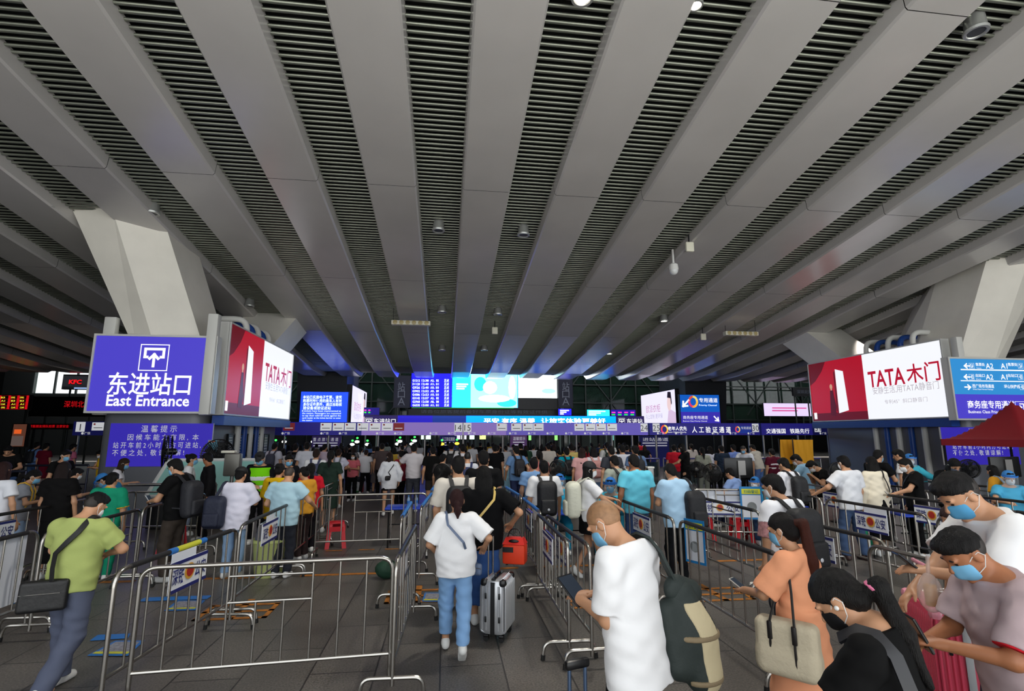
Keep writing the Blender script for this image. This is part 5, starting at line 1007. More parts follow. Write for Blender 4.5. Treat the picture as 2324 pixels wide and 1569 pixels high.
    # --- lower garment
    if bottom:
        kb, cb = bottom[0], bottom[1]; Lb = bottom[2] if len(bottom) > 2 else {}; ob = Lb.get('o', .014)
        if kb in ('trousers', 'shorts'):
            pel = [C((0, 0, .90 + dz), (0, 0, 1.02 + dz), .158 + ob, .146 + ob, .70, (0, 1, 0))]; fl = Lb.get('fl', .012)
            cl = [(T((0, 0, Lb.get('top', 1.02))), -up)]
            if kb == 'shorts' and not dz: cl.append(((0, 0, Lb.get('hem', .58)), (0, 0, 1)))
            else: cl.append(((0, 0, Lb.get('hem', .085)), (0, 0, 1)))
            solid(kb, [(pel + leg_segs(J, ob, fl), .035, cl)], h, cloth(cb), body)
        else:
            hm = Lb.get('hem', .5); solid('skirt', [([C((0, 0, 1.03), (0, .01, hm - .12), .15 + ob, Lb.get('r', .22), .85)] + ([] if not dz else leg_segs(J, .03)), .04, [((0, 0, max(hm + dz, .06)), (0, 0, 1)), ((0, 0, 1.05 + dz), (0, 0, -1))])], h, cloth(cb), body)
    # --- shoes
    for i, (s, n) in enumerate(((-1, 'l'), (1, 'r'))):
        an = J[n + 'a']; fp = radians(J['k']['fp'][i]); Q = rotx(-fp); f = lambda p: an + Q @ np.array(p, float); hh = min(h, .012)
        solid('shoe', [([C(f((0, -.035, -.035)), f((0, .13, -.045)), .042, .036, 1), C(f((0, -.02, .0)), f((0, .06, -.03)), .046, .036), C(f((0, .05, -.045)), f((0, .15, -.05)), .042, .036, .9)], .02, [(f((0, 0, -.074)), Q @ np.array([0, 0, 1.]))])], hh, M('shoe_%d_%d_%d' % shoes, shoes, .5), body)
    # --- hair
    if hair:
        kh, ch = hair[0], hair[1]; hm_ = hairm(ch) if kh != 'buzz' else M('stubble_%d' % ch[0], ch, .6, var=.2, vs=40); G = []
        pl = (H((0, .088, .070)), Rh @ nrm((0, -.68, .735)))
        cap = EL(H((0, -.014, .034)), (.083, .104, .099), Rh)
        if kh == 'buzz': G = [([EL(H((0, -.012, .03)), (.0765, .0965, .0945), Rh)], 0, [(H((0, .09, .066)), Rh @ nrm((0, -.60, .80)))])]
        else: G = [([cap] + ([EL(H((0, .045, .09)), (.058, .045, .032), Rh)] if kh == 'short' else []), .02, [pl])]
        dn = np.array([0, -.15 if kh != 'lowpony' else -.4, -1.])
        if kh == 'fade':
            solid('stubble', [([EL(H((0, -.012, .03)), (.0768, .0968, .0945), Rh)], 0, [(H((0, .05, .062)), Rh @ nrm((0, -.70, .71)))])], min(h, .011), M('stubble_fade', (34, 27, 23), .6, var=.2, vs=40), body)
            G = [([EL(H((0, -.008, .04)), (.081, .1, .098), Rh), EL(H((0, .05, .098)), (.056, .046, .03), Rh)], .02, [(H((0, .09, .070)), Rh @ nrm((0, -.42, .90)))])]
        if kh in ('short',): G.append(([EL(H((0, -.075, -.03)), (.066, .032, .06), Rh)], .02, None))
        if kh in ('pony', 'lowpony'):
            a = H((0, -.115, .035 if kh == 'pony' else -.04)); b = a + Rh @ np.array([0, -.05, -.01]); l = hair[2] if len(hair) > 2 else .3
            TL = ([C(a, b, .03, .034), C(b, b + dn * l * .5, .036, .04), C(b + dn * l * .5, b + dn * l, .04, .014)], .02, None)
            if len(hair) > 3: solid('ponytail', [TL], min(h, .011), hairm(hair[3]), body)
            else: G.append(TL)
            G.append(([EL(H((0, -.06, -.02)), (.074, .055, .07), Rh)], .02, None))
        if kh in ('long', 'bob'):
            l = hair[2] if len(hair) > 2 else (.42 if kh == 'long' else .16); a = H((0, -.045, -.02))
            G.append(([C(a, a + dn * l * .6, .092, .098, .62, Rh @ np.array([0, 1, 0])), C(a + dn * l * .6, a + dn * l, .098, .06, .5, Rh @ np.array([0, 1, 0]))], .03, [(a + dn * l * 1.02, (0, 0, 1))]))
            for s in (-1, 1): q = H((s * .076, .01, -.02)); G.append(([C(q, q + np.array([s * .008, -.01, -.16 if l > .2 else -.1]), .024, .02)], .02, None))
        if kh == 'bun': G.append(([EL(H((0, -.115, .07)), (.045, .04, .042), Rh), EL(H((0, -.06, -.02)), (.074, .055, .065), Rh)], .02, None))
        if not (hat == 'hood'): solid('hair' if kh != 'buzz' else 'stubble', G, min(h, .011), hm_, body)
    if hat and hat != 'hood':
        hk, hc2 = hat; hm2 = M('hat_%d_%d_%d' % hc2, hc2, .7)
        if hk == 'cap': solid('cap', [([EL(H((0, -.012, .05)), (.094, .112, .092), Rh)], 0, [(H((0, 0, .035)), Rh @ np.array([0, .12, 1.]))]), ([C(H((0, .08, .05)), H((0, .15, .04)), .07, .055, .14, Rh @ np.array([0, 0, 1]))], .01, None)], min(h, .011), hm2, body)
        else:
            solid('cap', [([EL(H((0, -.012, .05)), (.091, .111, .098), Rh)], 0, [(H((0, .04, .052)), Rh @ np.array([0, -.22, 1.]))])], min(h, .011), hm2, body)
            v = MB(); n = 9; R_ = lambda a, z: Vector(H((.125 * sin(a), -.0 + .145 * cos(a), z))); A = [radians(-75 + 150 * i / n) for i in range(n + 1)]
            v.add([R_(a, .055) for a in A] + [R_(a * .9, -.14) for a in A], [(i, i + 1, n + 2 + i, n + 1 + i) for i in range(n)]); v.build('face_shield', M('clear_visor', (214, 230, 240), .08, alpha=.22), body, True)
            v = MB(); v.add([R_(a, .075) for a in A] + [R_(a, .045) for a in A], [(i, i + 1, n + 2 + i, n + 1 + i) for i in range(n)]); v.build('visor_band', M('visor_blue', (40, 120, 214), .5), body, True)
    # --- face details
    if mask:
        mm = M('mask_%d_%d_%d' % mask, mask, .8, spec=.2); hh = min(h, .009)
        solid('mask', [([EL(H((0, .026, -.038)), (.067, .078, .08), Rh), C(H((0, .088, -.01)), H((0, .094, -.05)), .018, .02)], .02, [(H((0, .035, 0)), Rh @ np.array([0, 1., 0])), (H((0, 0, -.012)), Rh @ nrm((0, .2, -1.))), (H((0, 0, -.105)), Rh @ np.array([0, .0, 1.]))])], hh, mm, body)
        for s in (-1, 1): MB().tube([H((s * .056, .045, -.012)), H((s * .076, .012, .01)), H((s * .09, -.02, .018)), H((s * .091, -.034, -.01)), H((s * .074, .0, -.055)), H((s * .055, .04, -.07))], .0028 if not near else .0022, 5).build('ear_loop', M('mask_elastic', (228, 228, 226), .7), body, True)
    if face:
        for s in (-1, 1):
            e = MB().ball((0, 0, 0), (.015, .006, .0055), 10); e.v = [tuple(H((s * .032, .079, .008)) + Rh @ np.array(p)) for p in e.v]; e.build('eye', M('eye_dark', (30, 22, 20), .2), body, True)
            if hat: continue
            e = MB().ball((0, 0, 0), (.021, .008, .0045), 10); e.v = [tuple(H((s * .034, .083, .034)) + Rh @ np.array(p)) for p in e.v]; e.build('eyebrow', M('brow_dark', (26, 20, 18), .7), body, True)
    J['body'] = body; J['wf'] = wf; return J
def place(J, x, ytop, D, face, label, group=None, scale=None):
    """stand the figure where its head shows; returns the root (the body)"""
    body = J['body']; zs = []
    for o in [body] + [c for c in body.children if c.data and c.name.split('.')[0] in ('hair', 'cap', 'stubble')]:
        co = np.zeros(len(o.data.vertices) * 3, NP); o.data.vertices.foreach_get('co', co); zs.append(co[2::3].max())
    topz = float(max(zs)) - .004; p = atd(x, ytop, D); s = scale or p.z / topz; a = radians(face)
    hx, hy = J['hc'][0] * s, J['hc'][1] * s
    body.location = (p.x - (hx * cos(a) - hy * sin(a)), p.y - (hx * sin(a) + hy * cos(a)), 0); body.rotation_euler = (0, 0, a); body.scale = (s, s, s)
    tag(body, label, 'person', group); J['s'], J['a'] = s, a
    J['world'] = lambda q: Vector(body.location) + Matrix.Rotation(a, 3, 'Z') @ (Vector([float(t) for t in q]) * s)
    return body
def attach(o, J):   # stand an object built in the figure's own space into the world beside it
    b = J['body']; o.location, o.rotation_euler, o.scale = b.location, b.rotation_euler, b.scale; return o
def backpack(J, label, col, dims=(.30, .15, .44), z=1.19, off=0., side=0, h=.012, accent=None, logo=None, group=None, drop=0, one=0):
    T, R = J['T'], J['R']; o_ = .03; y = -.115 - o_ - dims[1] / 2 - off; c = np.array([side, y, z - drop]); m = M('bag_%d_%d_%d' % col, col, .65, bump=.3, bs=25)
    root = link('backpack', nets(shape([([BX(T(c), (dims[0] / 2, dims[1] / 2, dims[2] / 2), .07, R), BX(T(c + [0, .02, .05]), (dims[0] / 2 * .92, dims[1] / 2, dims[2] / 2 * .95), .07, R)], .04, None)], h), 'backpack', m))
    tag(root, label, 'backpack', group)
    solid('pocket', [([BX(T(c + [0, -dims[1] / 2 - .005, -dims[2] * .2]), (dims[0] * .38, .035, dims[2] * .22), .03, R)], 0, None)], h, M('bag_%d_%d_%d' % (accent or col), accent or col, .65, bump=.3, bs=25), root)
    for s in (-1, 1):
        if one and s != one: continue
        x = side * .4 + s * .095
        pts = [T((x * .8 + side * .5, y + dims[1] * .3, min(1.43, c[2] + dims[2] * .45 + .03))), T((x, -.075, 1.462)), T((x, -.01, 1.483)), T((x * 1.02, .065, 1.44)), T((x * 1.1, .128, 1.33)), T((x * 1.2, .14, 1.2)), T((x * 1.45, .1, 1.08)), T((x * 1.65 + side * .3, -.04, 1.02)), T((x * 1.3 + side * .5, y + dims[1] * .3, 1.0))]
        b = MB()
        f = [Vector([float(t) for t in p]) for p in pts]; wv = Vector([float(t) for t in (R @ np.array([1, 0, 0]))]) * .024; vv = []
        for i, p in enumerate(f):
            t = (f[min(i + 1, len(f) - 1)] - f[max(i - 1, 0)]).normalized(); n = t.cross(wv).normalized() * .008; vv += [p - wv - n, p + wv - n, p + wv + n, p - wv + n]
        b.add(vv, [(4 * i + j, 4 * i + (j + 1) % 4, 4 * i + 4 + (j + 1) % 4, 4 * i + 4 + j) for i in range(len(f) - 1) for j in range(4)] + [(0, 3, 2, 1), tuple(len(vv) - 4 + j for j in range(4))])
        b.build('shoulder_strap', m, root, True)
    b = MB().tube([T(c + [-.03, dims[1] * .2, dims[2] / 2 - .01]), T(c + [-.02, dims[1] * .2, dims[2] / 2 + .03]), T(c + [.02, dims[1] * .2, dims[2] / 2 + .03]), T(c + [.03, dims[1] * .2, dims[2] / 2 - .01])], .008, 6); b.build('handle', m, root, True)
    if logo:
        e = MB().ball((0, 0, 0), (.02, .006, .02)); q = T(c + [0, -dims[1] / 2 - .042, -dims[2] * .28]); e.v = [tuple(np.array(p) + q) for p in e.v]; e.build('badge', M('badge_pale', logo, .4), root, True)
    return attach(root, J)
def band(J, pts, hw, th, name, mat, root):
    f = [Vector([float(t) for t in p]) for p in pts]; vv = []; ax = Vector([float(t) for t in J['T']((0, 0, 1.2))])
    for i, p in enumerate(f):
        t = (f[min(i + 1, len(f) - 1)] - f[max(i - 1, 0)]).normalized(); n = (p - ax).normalized() if p.z < ax.z + .2 else (p - Vector((0, ax.y, ax.z + .05))).normalized(); n = (n - t * n.dot(t)).normalized(); w_ = t.cross(n) * hw; n = n * th
        vv += [p - w_ - n, p + w_ - n, p + w_ + n, p - w_ + n]
    return MB().add(vv, [(4 * i + j, 4 * i + (j + 1) % 4, 4 * i + 4 + (j + 1) % 4, 4 * i + 4 + j) for i in range(len(f) - 1) for j in range(4)] + [(0, 3, 2, 1), tuple(len(vv) - 4 + j for j in range(4))]).build(name, mat, root, True)
def strap_bag(J, label, col, name='shoulder_bag', dims=(.26, .09, .2), side=-1, z=.95, y=-.1, scol=None, x=.18, diag=True, sw=.013, hug=1.0):
    """bag on a strap worn across the body; side = hip on which the bag hangs"""
    T, R = J['T'], J['R']; m = M('bag_%d_%d_%d' % col, col, .5, bump=.2, bs=20); sm = M('bag_%d_%d_%d' % (scol or col), scol or col, .5)
    Q = R @ rotz(side * -.5)
    root = link(name, nets(shape([([BX(T((side * x, y, z)), (dims[0] / 2, dims[1] / 2, dims[2] / 2), .03, Q)], 0, None)], .01), name, m)); tag(root, label, 'bag')
    f_ = -side if diag else side
    pts = [T((side * (x - .06), y - .02, z + dims[2] * .45)), T((side * .05 if diag else side * .13, -.155, 1.18)), T((f_ * .08, -.13, 1.36)), T((f_ * .115, -.06, 1.462)), T((f_ * .12, 0, 1.476)), T((f_ * .11, .075, 1.43)), T((f_ * .03 if diag else side * .13, .15, 1.28)), T((side * .1, .15, 1.12)), T((side * (x + .01), .02, z + dims[2] * .5))]
    ca = np.array(T((0, -.01, 1.25))); pts = [np.array(p) if i in (0, len(pts) - 1) or 1.45 < np.array(p)[2] else np.array(p) + (np.array(p) - ca) * [hug - 1, hug - 1, 0] for i, p in enumerate(pts)]
    a_, b_ = pts[:-1], pts[1:]; pts = [q for p, n_ in zip(a_, b_) for q in (p, (np.array(p) + np.array(n_)) / 2)] + [pts[-1]]
    for i in range(1, len(pts) - 1, 2):   # hug the trunk between the surveyed points
        c = J['T']((0, 0, 0)) * 0 + np.array(J['T']((0, -.01, 1.25))); v = np.array(pts[i]) - c; pts[i] = c + v * 1.04
    band(J, pts, sw, .005, 'strap', sm, root)
    MB().tube([T((side * x + i * dims[0] * .42 * cos(.5), y - dims[1] * .55 - .004 + i * .06 * -side, z + .02)) for i in (-1, 0, 1)], .004, 5).build('zip', steel_dull, root)
    return attach(root, J)
def phone(J, hand, label, col=(20, 20, 24), sz=(.072, .009, .15), tilt=50):
    w, e = J[hand + 'w'], J[hand + 'e']; d = nrm(w - e); c = w + d * .09 + np.array([0, 0, .028]); b = MB().rbox((0, 0, 0), (sz[0], sz[1], sz[2]), .004); R = rotx(-radians(90 - tilt))
    b.v = [tuple(c + R @ np.array(p)) for p in b.v]; o = b.build('phone', M('phone_%d_%d_%d' % col, col, .25)); tag(o, label, 'phone')
    b = MB().box((0, -sz[1] / 2 - .001, 0), (sz[0] * .9, .001, sz[2] * .9)); b.v = [tuple(c + R @ np.array(p)) for p in b.v]; b.build('phone_screen', M('phone_display', (60, 70, 84), .15, emit=.4), o)
    return attach(o, J)
# ================================================================ PEOPLE
WHT, BLK, GRY, NVY = (238, 238, 240), (20, 20, 24), (110, 108, 112), (34, 40, 66)
JEAN, LJEAN, KHK = (66, 92, 136), (120, 160, 206), (92, 84, 72)
HB, HBR = (16, 14, 15), (58, 36, 30)
MB_, MW = (122, 184, 222), (232, 234, 238)
WS, DS = (226, 226, 224), (36, 36, 40)
def P(x, y, D, face, pose, top, bottom, hair, label, shoes=WS, mask=None, h=.0125, extra=None, group=None, scale=None, **kw):
    po = dict(POSES[pose]) if isinstance(pose, str) else dict(POSES[pose[0]], **pose[1])
    kw.setdefault('face', bool(mask) or abs(face) > 60)
    J = make_person('person', po, top, bottom, hair, shoes, mask, h, **kw); place(J, x, y, D, face, label, group, scale); return J
# ---------- nearest figures
J = P(1372, 1138, 3.2, 38, ('phone', dict(nod=36, lean=5, hyaw=10, lh=(-.06, .29, 1.12), rh=(.08, .28, 1.13), le=(-.25, -.6, -.5))), ('tee', WHT, dict(sleeve=.85, o=.020, bel=.008, hem=.79, fl=.03)), ('trousers', (14, 14, 16)), ('buzz', (150, 112, 80)), 'shaven-headed person in white T-shirt looking down at a tablet, olive backpack on one shoulder', mask=MB_, h=.0068, near=True, skin=SKIN, wf=.97)
T_, R_ = J['T'], J['R']; nd = R_ @ np.array([.35, 1, 0]); om_ = M('bag_olive', (30, 40, 38), .7, bump=.35, bs=20); bx = .25
def bsegs(o): return [C(T_((bx - .02, -.17, 1.17)), T_((bx + .01, -.20, .98)), .075 + o, .112 + o, .75, nd), C(T_((bx + .01, -.20, .98)), T_((bx + .02, -.21, .80)), .112 + o, .105 + o, .75, nd)]
bp = link('backpack', nets(shape([(bsegs(0), .05, None), ([C(T_((bx - .1, -.12, 1.1)), T_((bx - .09, -.14, .85)), .06, .075)], .04, None)], .008), 'backpack', om_)); tag(bp, 'dark olive backpack with beige panels hanging off the shaven-headed person', 'backpack')
bm_ = M('bag_beige', (190, 176, 142), .75, bump=.3, bs=25); bt_ = M('bag_khaki', (128, 112, 86), .7)
xa = R_ @ np.array([1., 0, 0]); solid('beige_panel', [(bsegs(.007), .05, [(T_((bx - .065, 0, 1)), R_ @ nrm((1, 0, .12))), (T_((bx + .06, 0, 1)), R_ @ nrm((-1, 0, -.18))), (T_((0, 0, 1.16)), (0, 0, -1)), (T_((0, -.2, 0)), R_ @ np.array([0, -1., 0]))])], .008, bm_, bp)
for z in (1.0, .79): solid('khaki_strap', [(bsegs(.012), .05, [(T_((0, 0, z - .014)), (0, 0, 1)), (T_((0, 0, z + .014)), (0, 0, -1)), (T_((0, -.19, 0)), R_ @ np.array([0, -1., 0]))])], .008, bt_, bp)
solid('top_lid', [([C(T_((bx - .04, -.15, 1.2)), T_((bx + .05, -.18, 1.165)), .074, .07, .7, nd)], 0, None)], .008, om_, bp)
band(J, [T_(p) for p in ((bx - .02, -.15, 1.17), (.2, -.145, 1.24), (.17, -.135, 1.31), (.15, -.115, 1.39), (.14, -.07, 1.452), (.135, -.01, 1.474), (.135, .06, 1.445), (.15, .11, 1.35), (.19, .11, 1.2), (.25, .02, 1.02), (bx, -.1, .9))], .034, .007, 'shoulder_strap', om_, bp); attach(bp, J)
phone(J, 'l', 'black tablet held by the shaven-headed person', (20, 20, 24), (.13, .01, .2), 40)
J = P(1772, 1163, 3.9, 34, ('phonel', dict(nod=14, lh=(-.12, .34, 1.12), rh=(.2, .12, .95), le=(-.8, -.3, -.5))), ('dress', (238, 164, 124), dict(sleeve=.95, o=.03, hem=.96, sk=.3, skr=.3, bel=.0)), None, ('pony', (22, 17, 17), .52, (92, 40, 28)), 'person in orange dress with long red-brown ponytail and cream tote bag', mask=MB_, h=.008, near=True, female=True)
T_ = J['T']; tm = M('tote_canvas', (206, 194, 168), .8, bump=.3, bs=40); c = T_((-.27, .0, .86))
tb = link('tote_bag', nets(shape([([BX(c, (.075, .2, .17), .05, rotz(.12)), BX(c + [0, 0, -.1], (.09, .19, .09), .06, rotz(.12))], .05, None)], .01), 'tote_bag', tm)); tag(tb, 'cream canvas tote bag on the shoulder of the person in orange dress', 'bag')
for s in (-1, 1):
    MB().tube([c + [-.078, s * .08, -.12], c + [-.085, s * .08, .02], c + [-.07, s * .08, .16], T_((-.235, s * .05, 1.2)), T_((-.19, s * .03, 1.40)), T_((-.15, s * .01, 1.462)), T_((-.13, s * .015, 1.46))], .009, 6).build('handle', M('tote_leather', (24, 20, 20), .45), tb, True)
    MB().rbox(c + [-.082, s * .08, .1], (.02, .034, .12), .01).build('leather_tab', M('tote_leather', (24, 20, 20), .45), tb, True)
attach(tb, J); phone(J, 'l', 'pale phone held by the person in orange dress', (220, 216, 208), (.072, .009, .15), 30)
J = P(1897, 1290, 2.35, 34, ('phonel', dict(nod=44, lean=3, lh=(-.22, .36, 1.05), rh=(.05, .3, 1.0), hyaw=6)), ('tee', (17, 17, 19), dict(o=.018, sleeve=.7, bel=.02)), ('trousers', (26, 26, 30)), ('lowpony', (17, 14, 14), .34), 'person in black T-shirt bowing her head, dark ponytail with pink hair tie', mask=(22, 22, 24), h=.0066, near=True, female=True, wf=1.2)
q = J['H']((0, -.15, -.045)); b = MB().lathe([(.034, -.012), (.04, 0), (.034, .012)], 16); b.v = [tuple(q + J['Rh'] @ rotx(radians(70)) @ np.array(p)) for p in b.v]; b.build('hair_tie', M('pink_tie', (226, 120, 160), .6), J['body'], True)
for s in (-1,):
    b = MB().ball((0, 0, 0), (.006, .01, .01)); b.v = [tuple(J['H']((s * .088, .004, -.012)) + np.array(p)) for p in b.v]; b.build('earphone', white_paint, J['body'], True)
phone(J, 'l', 'white phone held low by the person with pink hair tie', (232, 226, 214), (.075, .01, .155), 25)
band(J, [J['T'](p) for p in ((-.2, -.1, 1.0), (-.2, -.13, 1.15), (-.19, -.135, 1.3), (-.175, -.105, 1.4), (-.165, -.05, 1.462), (-.16, .02, 1.468), (-.16, .09, 1.42))], .024, .006, 'bag_strap', M('strap_leather', (38, 38, 42), .4), J['body'])
J = P(2182, 1195, 2.8, 72, ('phone', dict(nod=36, lean=6, lh=(-.08, .36, 1.13), rh=(.06, .36, 1.1))), ('tee', (184, 164, 168), dict(sleeve=.85, o=.026, bel=.015)), ('trousers', (40, 42, 52)), ('fade', HB), 'person in grey T-shirt with red sleeve trim looking down at a phone', mask=MB_, h=.0066, near=True, skin=SKIN2, wf=1.04)
S, E2 = J['ls'], J['le']; d = E2 - S; solid('sleeve_trim', [([C(S + d * .6, S + d, .081, .086)], 0, [(S + d * .835, d / np.linalg.norm(d)), (S + d * .87, -d / np.linalg.norm(d))])], .006, cloth((200, 30, 44)), J['body'])
phone(J, 'l', 'black folding phone case held by the person in grey T-shirt', (16, 16, 18), (.1, .014, .17), 65)
J = P(2172, 1070, 3.4, 70, ('phone', dict(nod=32, lean=8, hyaw=4, lh=(-.12, .42, 1.16), rh=(.05, .44, 1.02))), ('tee', WHT, dict(sleeve=.85, o=.03, bel=.015)), ('trousers', (50, 54, 66)), ('fade', HB), 'tall person in white T-shirt and blue mask standing over the pink suitcase', mask=(86, 160, 206), h=.0066, near=True, wf=1.05)
phone(J, 'l', 'black phone held by the tall person over the pink suitcase', (22, 22, 26), (.075, .01, .15), 40)
pb = MB().ball((0, 0, 0), (.075, .06, .11), 14); pb.v = [(x * (1 - .5 * max(z, 0) / .11), y, z) for x, y, z in pb.v]
o = pb.build('snack_bag', M('thin_plastic', (226, 206, 200), .2, alpha=.4), None, True); p = atd(2112, 1345, 3.15); o.location = p; tag(o, 'clear plastic bag of snacks hanging above the pink suitcase', 'bag'); MB().lathe([(.03, -.07), (.033, .03), (.03, .04)], 12).build('yellow_tin', M('tin_yellow', (206, 150, 50), .4), o, True); MB().tube([(0, 0, .1), (.0, -.01, .2)], .01, 6).build('twisted_top', M('thin_plastic', (226, 206, 200), .2, alpha=.4), o)
J = P(2158, 1146, 4.7, 82, ('look', dict(nod=22)), ('tee', (60, 58, 66)), ('trousers', BLK), ('bob', (70, 38, 34), .14), 'brown-haired person in pale mask half hidden behind the two men at right', mask=(206, 206, 212), h=.009, female=True)
J = P(219, 1117, 5.0, -6, ('phone', dict(nod=30, hyaw=-12, lean=3, lh=(-.10, .26, 1.10), rh=(.12, .26, 1.10), le=(-1, -.3, -.1), re=(1, -.3, -.1), lf=(-.1, .13, .075), rf=(.06, -.24, .13), fp=(0, 35))), ('tee', (166, 178, 106), dict(o=.024, bel=.025, hem=.84, sleeve=.72)), ('trousers', (86, 92, 112), dict(fl=.024, o=.02)), ('fade', HB), 'person in olive green T-shirt and grey jeans with a black sling bag', h=.0078, near=True, mask=MW, wf=1.1, skin=SKIN)
strap_bag(J, 'black sling bag on the hip of the person in olive green T-shirt', (15, 15, 17), 'sling_bag', (.34, .08, .26), -1, .84, -.2, (15, 15, 17), .07, sw=.024, hug=1.12)
J = P(1037, 1110, 5.7, 2, ('walk2', dict(nod=14, rh=(.33, .12, 1.06), lh=(-.2, .16, 1.0), rf=(.07, -.22, .13), lf=(-.09, .16, .075), fp=(0, 40))), ('tee', WHT, dict(o=.034, sleeve=.9, bel=.03, hem=.80)), ('trousers', (128, 168, 214), dict(hem=.17, fl=.014, o=.018)), ('lowpony', (62, 26, 28), .14), 'person in loose white T-shirt and light jeans pulling the silver suitcase', h=.008, near=True, female=True)
strap_bag(J, 'small blue-grey crossbody bag of the person pulling the silver suitcase', (92, 108, 136), 'crossbody_bag', (.16, .06, .13), 1, .84, .06, (92, 108, 136), .22, hug=1.3)
J = P(1098, 1057, 6.4, 0, ('bags', dict(nod=8, rh=(.33, .1, 1.06), re=(.7, -.5, -.3), lf=(-.08, .12, .075), rf=(.08, -.2, .12), fp=(0, 35))), ('tee', (18, 18, 20), dict(o=.03, sleeve=.8, bel=.03, hem=.82)), ('skirt', (52, 84, 140), dict(hem=.27, r=.21)), ('long', (15, 13, 14), .34), 'long black-haired person in black T-shirt and denim skirt carrying an orange-red bag', h=.0095, near=True, female=True, wf=1.16)
strap_bag(J, 'small bag on a yellow strap across the black T-shirt and denim skirt', (40, 34, 30), 'crossbody_bag', (.16, .06, .12), -1, .9, .1, (206, 176, 96), .2, hug=1.25)
w_ = J['world'](J['rw']); t = thing('cooler_bag', 'orange-red square cooler bag held beside the denim skirt', 'bag', (w_.x + .04, w_.y, w_.z - .46), -.35); t.scale = (.8, .8, .8); om = M('orange_red_cloth', (238, 62, 20), .6)
MB().rbox((0, 0, .15), (.34, .24, .28), .03).build('bag_body', om, t, True); MB().prism([(-.17, -.12, .29), (.17, -.12, .29), (.17, .12, .29), (-.17, .12, .29)], [(-.13, -.05, .38), (.13, -.05, .38), (.13, .06, .38), (-.13, .06, .38)]).build('flap', M('red_cloth', (216, 34, 22), .6), t); MB().ball((0, -.088, .335), (.08, .02, .028)).build('dark_window', black_plastic, t, True)
MB().tube(rounded([(-.12, 0, .36), (-.06, 0, .5), (.06, 0, .5), (.12, 0, .36)], .05), .01, 6).build('handle', black_plastic, t, True); MB().box((-.08, -.125, .22), (.16, .02, .07)).build('black_label', black_plastic, t)
J = P(1040, 1034, 7.0, 4, ('stand', dict(nod=10)), ('tee', (222, 214, 202), dict(sleeve=.85, o=.028)), ('trousers', (60, 62, 70)), ('short', HB), 'person in cream T-shirt wearing a black backpack at the head of the aisle', h=.010, wf=1.08)
backpack(J, 'black backpack worn over the cream T-shirt', (22, 23, 27), (.30, .16, .46), 1.12)
# ---------- right middle
J = P(1752, 1075, 5.6, 14, ('look', dict(nod=18, hyaw=14)), ('tee', (236, 236, 240), dict(sleeve=.5, o=.022)), ('trousers', (40, 42, 50)), ('short', HB), 'person in white top with pinkish plaid sleeves and large black backpack', h=.009, near=True, wf=1.05, mask=MW)
for n in 'lr':
    S, E2 = J[n + 's'], J[n + 'e']; d = E2 - S; u_ = d / np.linalg.norm(d); solid('plaid_sleeve', [([C(S + d * .3, E2, .08, .088)], 0, [(S + d * .42, u_), (S + d * .98, -u_)])], .009, M('plaid_cloth', (164, 116, 118), .85, var=.4, vs=30), J['body'])
backpack(J, 'large black backpack with red tag worn over white plaid-sleeved top', (22, 23, 27), (.33, .19, .52), 1.10, 0, 0, .010, None, (206, 208, 214))
J = P(1912, 1034, 9.6, 8, ('raill', dict(lh=(-.42, .28, 1.06), nod=14, lf=(-.14, .05, .075), rf=(.16, -.06, .075))), ('tee', (230, 232, 238), dict(o=.03, sleeve=.75, bel=.02, hem=.82)), ('trousers', (66, 86, 120), dict(fl=.02)), ('short', HB), 'person in white T-shirt and blue jeans leaning on the lane barrier', shoes=(60, 40, 40), mask=MW, wf=1.08)
J = P(1975, 1036, 9.9, -4, 'bags', ('polo', (236, 226, 204), dict(sleeve=1, o=.024)), ('skirt', (20, 20, 22), dict(hem=.3, r=.2)), ('bob', HB, .16), 'person in cream wide-collared blouse and black skirt', female=True)
strap_bag(J, 'black handbag beside the cream blouse', (20, 20, 22), 'handbag', (.2, .1, .2), 1, .98, .0, None, .3, False)
J = P(1992, 1021, 11.4, -75, ('phone', dict(nod=16)), ('tee', (20, 20, 22)), ('trousers', BLK), ('short', HB), 'person in black T-shirt with gold round print facing right', mask=MB_)
b = MB().lathe([(.0, 0), (.085, .002)], 16); b.v = [tuple(J['T']((x, .142, 1.2 + y))) for x, y, z in b.v]; b.build('gold_print', M('gold_ink', (190, 152, 60), .5), J['body'])
J = P(2053, 1040, 9.8, 66, ('phonel', dict(lh=(-.2, .4, 1.08), nod=20)), ('tee', (22, 22, 24), dict(o=.026)), ('trousers', BLK), ('short', (24, 20, 20)), 'person in black T-shirt with sling strap holding out a white phone', wf=1.06, mask=MW); phone(J, 'l', 'white phone held out among the right barriers', (230, 230, 230)); strap_bag(J, 'black crossbody bag worn by the person holding out a white phone', (26, 26, 30), 'crossbody_bag', (.2, .08, .16), 1, 1.0, -.08)
P(2037, 1020, 12.0, 30, 'look', ('tee', WHT), ('trousers', NVY), ('short', HB), 'person in white T-shirt standing behind the black sling strap person')
J = P(2063, 1030, 12.4, 172, ('point', dict(lh=(-.5, .25, 1.12), rh=(.22, .1, .9))), ('gown', (74, 190, 214), dict(sleeve=1, o=.03)), ('trousers', (74, 190, 214)), ('short', HB), 'staff member in cyan gown and face shield reaching out over a table', hat=('visor', (46, 128, 204)), mask=MW)
J = P(2163, 1040, 12.0, 165, ('sit', dict(nod=32)), ('tee', (26, 26, 30)), ('trousers', BLK), ('bob', HB, .12), 'person in black seated under the red canopy', female=True, mask=(90, 100, 120))
J = P(2250, 1056, 10.6, 12, 'look', ('tee', (226, 160, 46), dict(o=.03, sleeve=.9)), ('trousers', (60, 64, 80)), ('long', HB, .26), 'person in yellow-orange T-shirt with pale denim backpack', female=True)
